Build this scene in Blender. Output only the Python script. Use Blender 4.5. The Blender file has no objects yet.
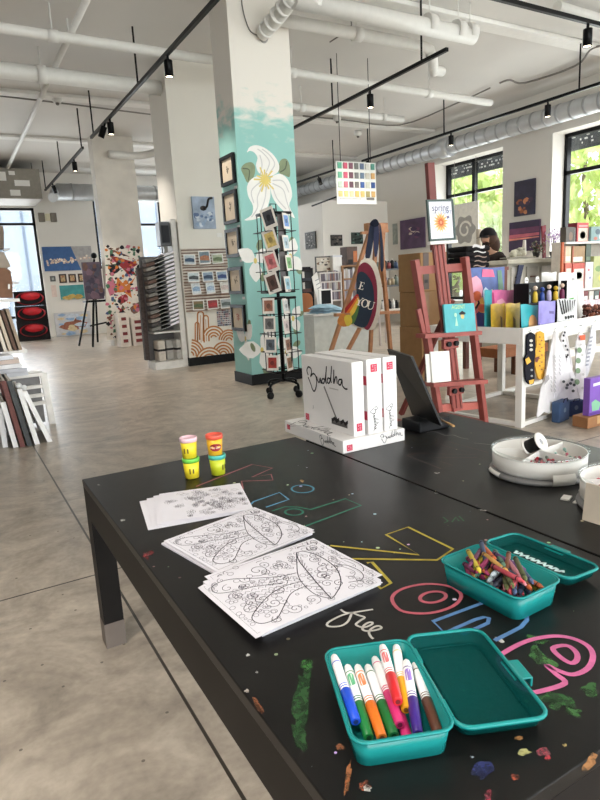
import bpy, bmesh, math, random
from mathutils import Vector, Matrix, Euler
random.seed(7)
SC = bpy.context.scene
COL = SC.collection
PI = math.pi
# ------------------------------------------------------------------ camera
H = 1.1                      # camera height above the floor
T = 0.54                     # height of the low activity tables
FPX = 605.0
RAX = Matrix(((0.86393594, 0.14334236, -0.48277081),
              (-0.50081831, 0.14389709, -0.85350726),
              (-0.05287443, 0.97915606, 0.19610635)))
CAMP = Vector((0, 0, H))
cd = bpy.data.cameras.new('camera')
cam = bpy.data.objects.new('camera', cd)
COL.objects.link(cam)
cam.matrix_world = Matrix.Translation(CAMP) @ RAX.to_4x4()
cd.sensor_fit = 'VERTICAL'; cd.sensor_height = 36; cd.sensor_width = 27
cd.lens = FPX / 800 * 36
cd.clip_start = 0.02; cd.clip_end = 200
SC.camera = cam

def at(x, y, z=None, X=None, Y=None):
    """the point of the room seen at a place of the photograph, on the plane z, X or Y"""
    d = RAX @ Vector((x - 300, 400 - y, -FPX))
    if z is not None: t = (z - H) / d.z
    elif X is not None: t = X / d.x
    else: t = Y / d.y
    return CAMP + d * t
def onp(x, y, p0, n):
    d = RAX @ Vector((x - 300, 400 - y, -FPX))
    n = Vector(n)
    return CAMP + d * ((Vector(p0) - CAMP).dot(n) / d.dot(n))

# ------------------------------------------------------------------ materials
def lin(c):
    return tuple(((v / 255) / 12.92 if v / 255 <= 0.04045 else ((v / 255 + 0.055) / 1.055) ** 2.4) for v in c)
MATS = {}
def mat(col, rough=0.6, metal=0.0, var=0.08, scale=14.0, alpha=1.0, emit=0.0, trans=0.0, bump=0.0, coat=0.0):
    key = (col, rough, metal, var, scale, alpha, emit, trans, bump, coat)
    if key in MATS: return MATS[key]
    m = bpy.data.materials.new('m_%d_%d_%d' % col)
    m.use_nodes = True
    nt = m.node_tree; b = nt.nodes['Principled BSDF']
    c = lin(col)
    if var > 0:
        tc = nt.nodes.new('ShaderNodeTexCoord')
        n = nt.nodes.new('ShaderNodeTexNoise'); n.inputs['Scale'].default_value = scale; n.inputs['Detail'].default_value = 4
        r = nt.nodes.new('ShaderNodeMapRange')
        r.inputs['From Min'].default_value = 0.3; r.inputs['From Max'].default_value = 0.7
        r.inputs['To Min'].default_value = 1 - var; r.inputs['To Max'].default_value = 1 + var
        mx = nt.nodes.new('ShaderNodeVectorMath'); mx.operation = 'SCALE'
        mx.inputs[0].default_value = c
        nt.links.new(tc.outputs['Object'], n.inputs['Vector'])
        nt.links.new(n.outputs['Fac'], r.inputs['Value'])
        nt.links.new(r.outputs['Result'], mx.inputs['Scale'])
        nt.links.new(mx.outputs['Vector'], b.inputs['Base Color'])
        if bump > 0:
            bp = nt.nodes.new('ShaderNodeBump'); bp.inputs['Strength'].default_value = bump; bp.inputs['Distance'].default_value = 0.01
            nt.links.new(n.outputs['Fac'], bp.inputs['Height']); nt.links.new(bp.outputs['Normal'], b.inputs['Normal'])
    else:
        b.inputs['Base Color'].default_value = (*c, 1)
    if max(col) < 60: b.inputs['Specular IOR Level'].default_value = .18
    b.inputs['Roughness'].default_value = rough; b.inputs['Metallic'].default_value = metal
    b.inputs['Alpha'].default_value = alpha
    b.inputs['Coat Weight'].default_value = coat
    b.inputs['Transmission Weight'].default_value = trans
    if emit:
        b.inputs['Emission Color'].default_value = (*c, 1); b.inputs['Emission Strength'].default_value = emit
    MATS[key] = m
    return m
def glassy(col, tint=0.85, gloss=0.08, name='clear_glass'):
    m = bpy.data.materials.new(name); m.use_nodes = True
    nt = m.node_tree; nt.nodes.remove(nt.nodes['Principled BSDF'])
    out = nt.nodes['Material Output']
    t = nt.nodes.new('ShaderNodeBsdfTransparent'); t.inputs['Color'].default_value = (*[v for v in col], 1)
    g = nt.nodes.new('ShaderNodeBsdfGlossy'); g.inputs['Roughness'].default_value = 0.05
    mx = nt.nodes.new('ShaderNodeMixShader'); mx.inputs['Fac'].default_value = gloss
    nt.links.new(t.outputs[0], mx.inputs[1]); nt.links.new(g.outputs[0], mx.inputs[2]); nt.links.new(mx.outputs[0], out.inputs['Surface'])
    return m
def plastic_tint(col, body=0.5, name='teal_plastic'):
    """see-through coloured plastic: part clear, part a coloured body with gloss"""
    m = bpy.data.materials.new(name); m.use_nodes = True
    nt = m.node_tree; b = nt.nodes['Principled BSDF']; out = nt.nodes['Material Output']
    c = lin(col)
    n = nt.nodes.new('ShaderNodeTexNoise'); n.inputs['Scale'].default_value = 30
    b.inputs['Base Color'].default_value = (*c, 1); b.inputs['Roughness'].default_value = 0.25
    t = nt.nodes.new('ShaderNodeBsdfTransparent'); t.inputs['Color'].default_value = (*[0.25 + 0.75 * v for v in c], 1)
    r = nt.nodes.new('ShaderNodeMapRange'); r.inputs['To Min'].default_value = body - 0.06; r.inputs['To Max'].default_value = body + 0.06
    nt.links.new(n.outputs['Fac'], r.inputs['Value'])
    mx = nt.nodes.new('ShaderNodeMixShader')
    nt.links.new(r.outputs['Result'], mx.inputs['Fac'])
    nt.links.new(t.outputs[0], mx.inputs[1]); nt.links.new(b.outputs[0], mx.inputs[2]); nt.links.new(mx.outputs[0], out.inputs['Surface'])
    return m
WHITE = mat((236, 233, 228), 0.55, var=0.02)
PAPER = mat((224, 221, 228), 0.7, var=0.015)
BLACK = mat((24, 24, 25), 0.45)
BLKMETAL = mat((20, 20, 21), 0.4, 0.3)
DARK = mat((46, 44, 44), 0.6)
STEEL = mat((196, 198, 200), 0.5, 0.6, 0.08, 6)
CARD = mat((150, 112, 72), 0.8, var=0.08)
INK = mat((30, 28, 32), 0.7, var=0)
PIPEW = mat((222, 220, 215), 0.5, var=0.03)
def C(r, g, b): return mat((r, g, b), 0.6)

# ------------------------------------------------------------------ mesh building
class MB:
    def __init__(s): s.v = []; s.f = []; s.sm = []; s.mi = []; s.cur = 0
    def add(s, vs, fs, smooth=False, M=None):
        o = len(s.v)
        for p in vs:
            p = Vector(p)
            s.v.append(M @ p if M else p)
        for f in fs: s.f.append([o + i for i in f]); s.sm.append(smooth); s.mi.append(s.cur)
        return s
    def box(s, c, d, M=None, rz=0):
        x, y, z = d[0] / 2, d[1] / 2, d[2] / 2
        L = Matrix.Translation(Vector(c)) @ Matrix.Rotation(rz, 4, 'Z')
        if M: L = M @ L
        vs = [(-x, -y, -z), (x, -y, -z), (x, y, -z), (-x, y, -z), (-x, -y, z), (x, -y, z), (x, y, z), (-x, y, z)]
        return s.add(vs, [(3, 2, 1, 0), (4, 5, 6, 7), (0, 1, 5, 4), (1, 2, 6, 5), (2, 3, 7, 6), (3, 0, 4, 7)], M=L)
    def bb(s, a, b, M=None):
        a, b = Vector(a), Vector(b)
        return s.box((a + b) / 2, [abs(q) for q in (b - a)], M)
    def beam(s, p0, p1, w, h, up=(0, 0, 1), M=None):
        p0, p1 = Vector(p0), Vector(p1); d = (p1 - p0).normalized()
        u = Vector(up)
        if abs(d.dot(u)) > 0.98: u = Vector((0, 1, 0))
        x = d.cross(u).normalized(); z = x.cross(d)
        vs = [p + x * (a * w / 2) + z * (b * h / 2) for p in (p0, p1) for a, b in ((-1, -1), (1, -1), (1, 1), (-1, 1))]
        return s.add(vs, [(3, 2, 1, 0), (4, 5, 6, 7), (0, 1, 5, 4), (1, 2, 6, 5), (2, 3, 7, 6), (3, 0, 4, 7)], M=M)
    def tube(s, pts, r, n=8, caps=True, M=None, closed=False):
        pts = [Vector(p) for p in pts]; N = len(pts); vs = []; fs = []
        ref = None
        for i, p in enumerate(pts):
            a = pts[i - 1] if (i > 0 or closed) else p
            b = pts[(i + 1) % N] if (i < N - 1 or closed) else p
            d = (b - a).normalized() if (b - a).length > 0 else Vector((0, 0, 1))
            if ref is None: ref = d.orthogonal().normalized()
            ref = (ref - d * ref.dot(d)); ref = ref.normalized() if ref.length > 1e-6 else d.orthogonal().normalized()
            w = d.cross(ref)
            rr = r[i] if isinstance(r, (list, tuple)) else r
            for k in range(n):
                q = 2 * PI * k / n
                vs.append(p + (ref * math.cos(q) + w * math.sin(q)) * rr)
        for i in range(N if closed else N - 1):
            j = (i + 1) % N
            for k in range(n):
                l = (k + 1) % n
                fs.append((i * n + k, i * n + l, j * n + l, j * n + k))
        s.add(vs, fs, True, M)
        if caps and not closed:
            o = len(s.v) - len(vs)
            s.f.append([o + k for k in range(n)][::-1]); s.sm.append(False); s.mi.append(s.cur)
            s.f.append([o + (N - 1) * n + k for k in range(n)]); s.sm.append(False); s.mi.append(s.cur)
        return s
    def lathe(s, prof, M=None, n=24, cap=True):
        vs = []; fs = []
        for r, z in prof:
            for k in range(n):
                q = 2 * PI * k / n; vs.append((r * math.cos(q), r * math.sin(q), z))
        for i in range(len(prof) - 1):
            for k in range(n):
                l = (k + 1) % n; fs.append((i * n + k, i * n + l, (i + 1) * n + l, (i + 1) * n + k))
        m = len(prof) - 1
        s.add(vs, fs, True, M)
        if cap:
            o = len(s.v) - len(vs)
            if prof[0][0] > 0.0005: s.f.append([o + k for k in range(n)][::-1]); s.sm.append(False); s.mi.append(s.cur)
            if prof[m][0] > 0.0005: s.f.append([o + m * n + k for k in range(n)]); s.sm.append(False); s.mi.append(s.cur)
        return s
    def prism(s, poly, h, M=None):
        n = len(poly)
        vs = [(x, y, 0) for x, y in poly] + [(x, y, h) for x, y in poly]
        fs = [tuple(range(n))[::-1], tuple(range(n, 2 * n))] + [(i, (i + 1) % n, n + (i + 1) % n, n + i) for i in range(n)]
        return s.add(vs, fs, M=M)
    def slab(s, pts, th, n):
        """a polygon of 3-D points given thickness th against direction n"""
        n = Vector(n).normalized() * th; k = len(pts); pts = [Vector(p) for p in pts]
        return s.add(pts + [p + n for p in pts], [tuple(range(k)), tuple(range(k, 2 * k))[::-1]] + [(i, (i + 1) % k, k + (i + 1) % k, k + i) for i in range(k)])
    def grid(s, fn, nu, nv, smooth=True, M=None):
        vs = [fn(i / nu, j / nv) for j in range(nv + 1) for i in range(nu + 1)]
        fs = [(j * (nu + 1) + i, j * (nu + 1) + i + 1, (j + 1) * (nu + 1) + i + 1, (j + 1) * (nu + 1) + i) for j in range(nv) for i in range(nu)]
        return s.add(vs, fs, smooth, M)
    def ball(s, c, r, nu=12, nv=8, M=None):
        c = Vector(c); r = (r, r, r) if not isinstance(r, (list, tuple)) else r
        def fn(u, v):
            a = 2 * PI * u; b = PI * v
            return c + Vector((r[0] * math.cos(a) * math.sin(b), r[1] * math.sin(a) * math.sin(b), r[2] * math.cos(b)))
        return s.grid(fn, nu, nv, True, M)
    def ribbon(s, pts, w, n=(0, 0, 1), closed=False, M=None):
        pts = [Vector(p) for p in pts]; n = Vector(n); N = len(pts); vs = []; fs = []
        for i, p in enumerate(pts):
            a = pts[i - 1] if (i > 0 or closed) else p
            b = pts[(i + 1) % N] if (i < N - 1 or closed) else p
            d = b - a
            if d.length < 1e-7: d = Vector((1, 0, 0))
            x = n.cross(d).normalized() * (w / 2)
            vs += [p - x, p + x]
        for i in range(N if closed else N - 1):
            j = (i + 1) % N; fs.append((2 * i, 2 * j, 2 * j + 1, 2 * i + 1))
        return s.add(vs, fs, M=M)
    def text(s, body, size, M, ext=0.0005, fn=None):
        cu = bpy.data.curves.new('t', 'FONT'); cu.body = body; cu.size = size; cu.align_x = 'CENTER'; cu.align_y = 'CENTER'; cu.resolution_u = 3
        o = bpy.data.objects.new('t', cu); COL.objects.link(o)
        me = o.to_mesh()
        vs = [Vector((v.co.x, v.co.y, ext)) for v in me.vertices]; fs = [tuple(p.vertices) for p in me.polygons]
        o.to_mesh_clear(); bpy.data.objects.remove(o); bpy.data.curves.remove(cu)
        if fn: vs = [fn(v) for v in vs]
        return s.add(vs, fs, M=M)
    def build(s, name, m, parent=None, world=True, bevel=0.0, seg=2):
        """links ONE mesh object; vertices are given in room coordinates unless world=False (then in the thing's own)"""
        vs = s.v
        if parent is not None and world:
            inv = ROOT[parent.name].inverted(); vs = [inv @ v for v in vs]
        me = bpy.data.meshes.new(name); me.from_pydata([tuple(v) for v in vs], [], s.f)
        for x in (m if isinstance(m, (list, tuple)) else [m]): me.materials.append(x)
        me.polygons.foreach_set('use_smooth', s.sm); me.polygons.foreach_set('material_index', s.mi)
        bm = bmesh.new(); bm.from_mesh(me); bmesh.ops.recalc_face_normals(bm, faces=bm.faces); bm.to_mesh(me); bm.free()
        o = bpy.data.objects.new(name, me); COL.objects.link(o)
        if parent is not None:
            o.parent = parent; ROOT[o.name] = ROOT[parent.name]
        else: ROOT[o.name] = Matrix.Identity(4)
        if bevel:
            b = o.modifiers.new('bevel', 'BEVEL'); b.width = bevel; b.segments = seg; b.limit_method = 'ANGLE'; b.angle_limit = 0.6
        return o
ROOT = {}
def tag(o, label, cat, group=None, kind=None):
    o['label'] = label; o['category'] = cat
    if group: o['group'] = group
    if kind: o['kind'] = kind
    return o
def thing(name, label, cat, loc=(0, 0, 0), rz=0, group=None, rot=None):
    o = bpy.data.objects.new(name, None); COL.objects.link(o); o.empty_display_size = 0.1
    o.location = loc; o.rotation_euler = rot if rot else (0, 0, rz)
    ROOT[o.name] = Matrix.Translation(Vector(loc)) @ Euler(o.rotation_euler).to_matrix().to_4x4()
    return tag(o, label, cat, group)
def solo(mb, name, m, label, cat, group=None, bevel=0.0, kind=None):
    """a thing that is one mesh, with its origin at its base"""
    xs = [v.x for v in mb.v]; ys = [v.y for v in mb.v]; zs = [v.z for v in mb.v]
    b = Vector(((min(xs) + max(xs)) / 2, (min(ys) + max(ys)) / 2, min(zs)))
    mb.v = [v - b for v in mb.v]
    o = mb.build(name, m, None, bevel=bevel); o.location = b
    ROOT[o.name] = Matrix.Translation(b)
    return tag(o, label, cat, group, kind)
def struct(mb, name, m, bevel=0.0):
    o = mb.build(name, m, None, bevel=bevel); o['kind'] = 'structure'; return o
def copy_tree(o, parent=None):
    c = o.copy(); COL.objects.link(c)
    ROOT[c.name] = ROOT[o.name]
    if parent: c.parent = parent
    for ch in list(o.children): copy_tree(ch, c)
    return c
def place(o, loc, rot=None):
    o.location = loc
    if rot is not None: o.rotation_euler = rot
    ROOT[o.name] = Matrix.Translation(Vector(loc)) @ Euler(o.rotation_euler).to_matrix().to_4x4()
def smooth(pts, k=6, closed=False):
    """a Catmull-Rom curve through the points"""
    P = [Vector(p) for p in pts]; n = len(P); out = []
    for i in range(n if closed else n - 1):
        a = P[i - 1] if (i > 0 or closed) else P[i]; b = P[i]; c = P[(i + 1) % n]; d = P[(i + 2) % n] if (i + 2 < n or closed) else P[(i + 1) % n]
        for j in range(k):
            t = j / k
            out.append(0.5 * ((2 * b) + (c - a) * t + (2 * a - 5 * b + 4 * c - d) * t * t + (3 * b - a - 3 * c + d) * t ** 3))
    if not closed: out.append(P[-1])
    return out
def frame(o, u, v, n=None):
    """matrix whose x, y, z axes are u, v, u x v at origin o"""
    u = Vector(u).normalized(); v = Vector(v); v = (v - u * v.dot(u)).normalized(); w = u.cross(v)
    M = Matrix.Identity(4)
    for i in range(3): M[i][0], M[i][1], M[i][2], M[i][3] = u[i], v[i], w[i], o[i]
    return M
def rrect(w, h, r, k=4):
    out = []
    for cx, cy, a in ((w / 2 - r, h / 2 - r, 0), (-w / 2 + r, h / 2 - r, PI / 2), (-w / 2 + r, -h / 2 + r, PI), (w / 2 - r, -h / 2 + r, 1.5 * PI)):
        for i in range(k + 1):
            q = a + PI / 2 * i / k; out.append((cx + r * math.cos(q), cy + r * math.sin(q)))
    return out
def ell(cx, cy, rx, ry, n=28, rot=0):
    return [(cx + rx * math.cos(2 * PI * i / n) * math.cos(rot) - ry * math.sin(2 * PI * i / n) * math.sin(rot),
             cy + rx * math.cos(2 * PI * i / n) * math.sin(rot) + ry * math.sin(2 * PI * i / n) * math.cos(rot)) for i in range(n)]
# ================================================================== THE ROOM
CEIL = 3.9
def floor_material():
    m = bpy.data.materials.new('polished_concrete'); m.use_nodes = True
    nt = m.node_tree; b = nt.nodes['Principled BSDF']; N = nt.nodes; L = nt.links
    g = N.new('ShaderNodeNewGeometry')
    n0 = N.new('ShaderNodeTexNoise'); n0.inputs['Scale'].default_value = 1.3; n0.inputs['Detail'].default_value = 2; L.new(g.outputs['Position'], n0.inputs['Vector'])
    wv = N.new('ShaderNodeVectorMath'); wv.operation = 'MULTIPLY_ADD'; L.new(n0.outputs['Color'], wv.inputs[0]); wv.inputs[1].default_value = (.9, .9, 0); L.new(g.outputs['Position'], wv.inputs[2])
    n1 = N.new('ShaderNodeTexNoise'); n1.inputs['Scale'].default_value = 0.7; n1.inputs['Detail'].default_value = 4
    n2 = N.new('ShaderNodeTexNoise'); n2.inputs['Scale'].default_value = 7; n2.inputs['Detail'].default_value = 5; n2.inputs['Roughness'].default_value = 0.6
    n3 = N.new('ShaderNodeTexNoise'); n3.inputs['Scale'].default_value = 40; n3.inputs['Detail'].default_value = 4
    L.new(g.outputs['Position'], n1.inputs['Vector']); L.new(wv.outputs['Vector'], n2.inputs['Vector']); L.new(g.outputs['Position'], n3.inputs['Vector'])
    def math(op, a, c, d=None):
        q = N.new('ShaderNodeMath'); q.operation = op
        for i, v in enumerate((a, c, d)):
            if v is None: continue
            if isinstance(v, (int, float)): q.inputs[i].default_value = v
            else: L.new(v, q.inputs[i])
        return q.outputs[0]
    s = math('MULTIPLY', n1.outputs['Fac'], 0.34)
    s = math('MULTIPLY_ADD', n2.outputs['Fac'], 0.50, s)
    s = math('MULTIPLY_ADD', n3.outputs['Fac'], 0.16, s)
    r = N.new('ShaderNodeValToRGB'); L.new(s, r.inputs['Fac'])
    e = r.color_ramp.elements
    e[0].position = 0.36; e[0].color = (*lin((126, 117, 107)), 1)
    e[1].position = 0.64; e[1].color = (*lin((196, 184, 168)), 1)
    k = e.new(0.5); k.color = (*lin((166, 154, 140)), 1)
    sx = N.new('ShaderNodeSeparateXYZ'); L.new(g.outputs['Position'], sx.inputs[0])
    def joint(out, off, step):
        a = math('SUBTRACT', out, off); a = math('DIVIDE', a, step); a = math('ADD', a, 100.5); a = math('FRACT', a, 0)
        a = math('SUBTRACT', a, 0.5); a = math('ABSOLUTE', a, 0); a = math('MULTIPLY', a, step)
        return math('LESS_THAN', a, 0.0045)
    j = math('MAXIMUM', joint(sx.outputs['X'], 0.405, 3.66), joint(sx.outputs['Y'], 2.341, 3.66))
    # dark specks and stains
    v = N.new('ShaderNodeTexVoronoi'); v.voronoi_dimensions = '2D'; v.inputs['Scale'].default_value = 4.5; L.new(g.outputs['Position'], v.inputs['Vector'])
    sp = math('LESS_THAN', v.outputs['Distance'], 0.02)
    sp = math('MULTIPLY', sp, 0.7)
    j = math('MAXIMUM', j, sp)
    mx = N.new('ShaderNodeMix'); mx.data_type = 'RGBA'; L.new(j, mx.inputs['Factor']); L.new(r.outputs['Color'], mx.inputs['A']); mx.inputs['B'].default_value = (*lin((60, 54, 48)), 1)
    L.new(mx.outputs['Result'], b.inputs['Base Color'])
    rr = N.new('ShaderNodeMapRange'); L.new(s, rr.inputs['Value']); rr.inputs['From Min'].default_value = 0.35; rr.inputs['From Max'].default_value = 0.65
    rr.inputs['To Min'].default_value = 0.28; rr.inputs['To Max'].default_value = 0.36; L.new(rr.outputs['Result'], b.inputs['Roughness'])
    b.inputs['Specular IOR Level'].default_value = 0.5
    return m
XL, XR, YB, YF = -3.6, 9.0, -5.0, 16.1
f = MB().bb((XL - .3, YB - .4, -.15), (XR + .5, YF + .4, 0)); struct(f, 'floor', floor_material())
CEILM = mat((214, 211, 206), 0.8, var=0.05, scale=0.6)
c = MB().bb((XL - .3, YB - .4, CEIL), (XR + .5, YF + .4, CEIL + .2)); struct(c, 'ceiling', CEILM)
# shallow formwork ridges of the concrete slab
for i, yy in enumerate((5.55, 9.9, 12.6)):
    struct(MB().bb((XL, yy - .11, CEIL - .05), (XR, yy + .11, CEIL - .001)), 'trim_%d' % (i + 1), mat((230, 228, 223), 0.7, var=0.03), bevel=0.01)
WALL = mat((226, 223, 218), 0.75, var=0.02, scale=1.5)
WALLW = mat((232, 228, 221), 0.75, var=0.02, scale=1.5)
FR = mat((28, 28, 29), 0.4, 0.2, 0.03)
GLASS = glassy((0.96, 0.98, 0.98), gloss=0.05)
WHEAD = 3.22
def wall_y(name, y0, y1, x0, x1, holes, m):
    """a wall along X with window holes (xa, xb, sill, head)"""
    w = MB(); x = x0
    for xa, xb, s, h in sorted(holes):
        if xa > x: w.bb((x, y0, 0), (xa, y1, CEIL))
        if s > 0: w.bb((xa, y0, 0), (xb, y1, s))
        w.bb((xa, y0, h), (xb, y1, CEIL)); x = xb
    if x < x1: w.bb((x, y0, 0), (x1, y1, CEIL))
    return struct(w, name, m)
far_holes = [(-2.2, 2.13, 0.0, 3.09), (3.5, 7.0, 1.62, 3.38)]
wall_y('wall_far', YF, YF + .3, XL, XR + .4, far_holes, WALLW)
back_holes = [(-3.2, -0.2, 0.3, 3.3), (0.2, 4.2, 0.3, 3.3), (4.6, 8.6, 0.3, 3.3)]
wall_y('wall_back', YB - .3, YB, XL, XR + .4, back_holes, WALL)
struct(MB().bb((XL - .3, YB - .3, 0), (XL, YF + .3, CEIL)), 'wall_left', mat((112, 108, 104), .8, var=.05))
right_holes = [(-3.5, -1.0, .5, WHEAD), (-0.2, 2.0, .5, WHEAD), (2.6, 4.4, .5, WHEAD), (4.9, 7.02, .5, WHEAD), (8.06, 9.82, .5, WHEAD)]
w = MB(); y = YB
for ya, yb, s, h in right_holes:
    w.bb((XR, y, 0), (XR + .4, ya, CEIL)); w.bb((XR, ya, 0), (XR + .4, yb, s)); w.bb((XR, ya, h), (XR + .4, yb, CEIL)); y = yb
w.bb((XR, y, 0), (XR + .4, YF, CEIL)); struct(w, 'wall_right', mat((214, 209, 201), 0.75, var=0.02, scale=1.5))
# low partition block in the far right corner
struct(MB().bb((7.24, 11.4, 0), (XR, YF, 2.72)), 'wall_partition', WALLW)
nwin = 0
def win_x(ya, yb, s, h, mulls, trans, X=9.35, fw=.06):
    global nwin; nwin += 1
    m = MB(); d = .05
    m.bb((X - d, ya, s), (X + d, ya + fw, h)); m.bb((X - d, yb - fw, s), (X + d, yb, h)); m.bb((X - d, ya, s), (X + d, yb, s + fw)); m.bb((X - d, ya, h - fw), (X + d, yb, h))
    for q in mulls: m.bb((X - d, q - fw / 2, s), (X + d, q + fw / 2, h))
    for q in trans: m.bb((X - d, ya, q - fw / 2), (X + d, yb, q + fw / 2))
    o = struct(m, 'window_%d' % nwin, FR)
    MB().bb((X - .006, ya + .02, s + .02), (X + .006, yb - .02, h - .02)).build('pane', GLASS, o)
def win_y(xa, xb, s, h, mulls, trans, Y, fw=.06):
    global nwin; nwin += 1
    m = MB(); d = .05
    m.bb((xa, Y - d, s), (xa + fw, Y + d, h)); m.bb((xb - fw, Y - d, s), (xb, Y + d, h)); m.bb((xa, Y - d, s), (xb, Y + d, s + fw)); m.bb((xa, Y - d, h - fw), (xb, Y + d, h))
    for q in mulls: m.bb((q - fw / 2, Y - d, s), (q + fw / 2, Y + d, h))
    for q in trans: m.bb((xa, Y - d, q - fw / 2), (xb, Y + d, q + fw / 2))
    o = struct(m, 'window_%d' % nwin, FR)
    MB().bb((xa + .02, Y - .006, s + .02), (xb - .02, Y + .006, h - .02)).build('pane', GLASS, o)
win_y(-2.2, 2.13, 0.0, 3.09, [-0.7, 0.7], [0.55, 2.72], YF + .12)
win_y(3.5, 7.0, 1.62, 3.38, [5.2], [2.70], YF + .12)
for (ya, yb, s, h) in right_holes:
    win_x(ya, yb, s, h, [(ya + yb) / 2 + (.13 if ya > 8 else 0)], [2.6])
for (xa, xb, s, h) in back_holes: win_y(xa, xb, s, h, [(xa + xb) / 2], [2.6], YB - .15)
# ------------------------------------------------------------------ columns
def paint_material():
    m = bpy.data.materials.new('teal_mural_paint'); m.use_nodes = True
    nt = m.node_tree; b = nt.nodes['Principled BSDF']; N = nt.nodes; L = nt.links
    g = N.new('ShaderNodeNewGeometry'); sx = N.new('ShaderNodeSeparateXYZ'); L.new(g.outputs['Position'], sx.inputs[0])
    n = N.new('ShaderNodeTexNoise'); n.inputs['Scale'].default_value = 5; n.inputs['Detail'].default_value = 5; n.inputs['Distortion'].default_value = 0.4
    mp = N.new('ShaderNodeMapping'); mp.inputs['Scale'].default_value = (1, 1, 2.2); L.new(g.outputs['Position'], mp.inputs[0]); L.new(mp.outputs[0], n.inputs['Vector'])
    a = N.new('ShaderNodeMath'); a.operation = 'MULTIPLY_ADD'; L.new(n.outputs['Fac'], a.inputs[0]); a.inputs[1].default_value = 1.1; L.new(sx.outputs['Z'], a.inputs[2])
    r = N.new('ShaderNodeMapRange'); r.interpolation_type = 'SMOOTHSTEP'; L.new(a.outputs[0], r.inputs['Value']); r.inputs['From Min'].default_value = 3.12; r.inputs['From Max'].default_value = 3.5
    n2 = N.new('ShaderNodeTexNoise'); n2.inputs['Scale'].default_value = 2.5; L.new(g.outputs['Position'], n2.inputs['Vector'])
    t = N.new('ShaderNodeMix'); t.data_type = 'RGBA'; L.new(n2.outputs['Fac'], t.inputs['Factor'])
    t.inputs['A'].default_value = (*lin((134, 190, 182)), 1); t.inputs['B'].default_value = (*lin((156, 204, 196)), 1)
    x = N.new('ShaderNodeMix'); x.data_type = 'RGBA'; L.new(r.outputs['Result'], x.inputs['Factor']); L.new(t.outputs['Result'], x.inputs['A']); x.inputs['B'].default_value = (*lin((228, 223, 214)), 1)
    L.new(x.outputs['Result'], b.inputs['Base Color']); b.inputs['Roughness'].default_value = 0.6
    return m
C1 = (2.735, 3.41, 5.85, 6.28); C2 = (2.79, 3.5, 7.95, 8.65); C3 = (2.74, 3.5, 12.1, 12.42)
def column(c, m, label, base=0.115):
    o = MB().bb((c[0], c[2], 0), (c[1], c[3], CEIL)).build('column', m, None); tag(o, label, 'column', kind='structure')
    if base: MB().bb((c[0] - .012, c[2] - .012, 0), (c[1] + .012, c[3] + .012, base)).build('column_base', BLACK, o)
    return o
col1 = column(C1, paint_material(), 'square column painted teal with large white flowers, nearest of the columns')
col2 = column(C2, mat((230, 225, 215), 0.7, var=0.02, scale=2), 'white square column with orange cactus and arch mural behind the teal column')
col3 = column(C3, mat((214, 208, 198), 0.8, var=0.08, scale=3), 'off-white column with crowded colourful doodle mural, farthest left', base=0)
PET = mat((238, 236, 230), 0.6, var=0.03); PETL = mat((206, 204, 202), 0.6, var=0); LEAFG = mat((128, 142, 108), 0.6, var=0.15); LEAFL = mat((84, 92, 74), 0.6, var=0); YEL = mat((222, 200, 110), 0.6)
F1 = lambda x, y, d=0: at(x, y, Y=C1[2] - .001 - d)
def paintpoly(mb, pts, fn, d=0.0, k=3):
    P = smooth([fn(x, y, d) for x, y in pts], k, True); mb.add(P, [tuple(range(len(P)))])
z1 = lambda l: [(235 + x / 6.67, 140 + y / 6.67) for x, y in l]
petals = [z1(l) for l in ([(80, 82), (100, 45), (150, 35), (210, 60), (265, 110), (295, 170), (285, 215), (240, 240), (200, 235), (160, 220), (140, 170), (150, 120), (130, 85), (100, 72)],
    [(165, 240), (110, 260), (80, 310), (90, 380), (120, 440), (110, 500), (62, 535), (130, 530), (190, 500), (215, 450), (235, 380), (235, 320), (225, 270)],
    [(240, 250), (300, 225), (350, 260), (375, 320), (380, 380), (362, 440), (400, 520), (345, 490), (290, 440), (250, 380), (235, 310)])]
m = MB()
for p in petals: paintpoly(m, p, F1)
fl = m.build('painted_flower', PET, col1)
m = MB()
for l in ([(200, 230), (230, 150), (190, 90), (150, 60)], [(230, 220), (265, 160), (230, 100), (180, 60)], [(170, 230), (180, 160), (165, 100)], [(190, 290), (150, 380), (150, 450), (110, 515)], [(210, 290), (200, 390), (170, 480)], [(170, 280), (110, 340), (125, 420)],
          [(250, 290), (320, 330), (345, 410), (370, 480)], [(250, 270), (320, 275), (360, 350)], [(250, 310), (280, 390), (340, 460)]):
    m.ribbon(smooth([F1(x, y, .0012) for x, y in z1(l)], 5), .012, (0, -1, 0))
m.build('petal_shading', PETL, fl)
m = MB()
for l in ([(40, 190), (70, 155), (115, 150), (135, 185), (125, 245), (85, 285), (60, 240)], [(300, 140), (340, 125), (365, 170), (365, 245), (330, 235), (290, 215)]): paintpoly(m, z1(l), lambda x, y, d: F1(x, y, -.0004))
lf = m.build('painted_leaf', LEAFG, fl)
m = MB()
for l in ([(50, 190), (95, 200), (90, 270)], [(345, 140), (335, 190), (300, 215)]): m.ribbon(smooth([F1(x, y, .001) for x, y in z1(l)], 4), .012, (0, -1, 0))
m.build('leaf_vein', LEAFL, fl)
m = MB()
for i in range(16):
    a = 2 * PI * i / 16; c0 = Vector(F1(235 + 200 / 6.67, 140 + 265 / 6.67, .002)); r = .07 + .03 * (i % 3)
    m.ribbon([c0, c0 + Vector((math.cos(a) * r, -.0003 * i, math.sin(a) * r))], .016, (0, -1, 0))
m.build('flower_centre', YEL, fl)
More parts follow.
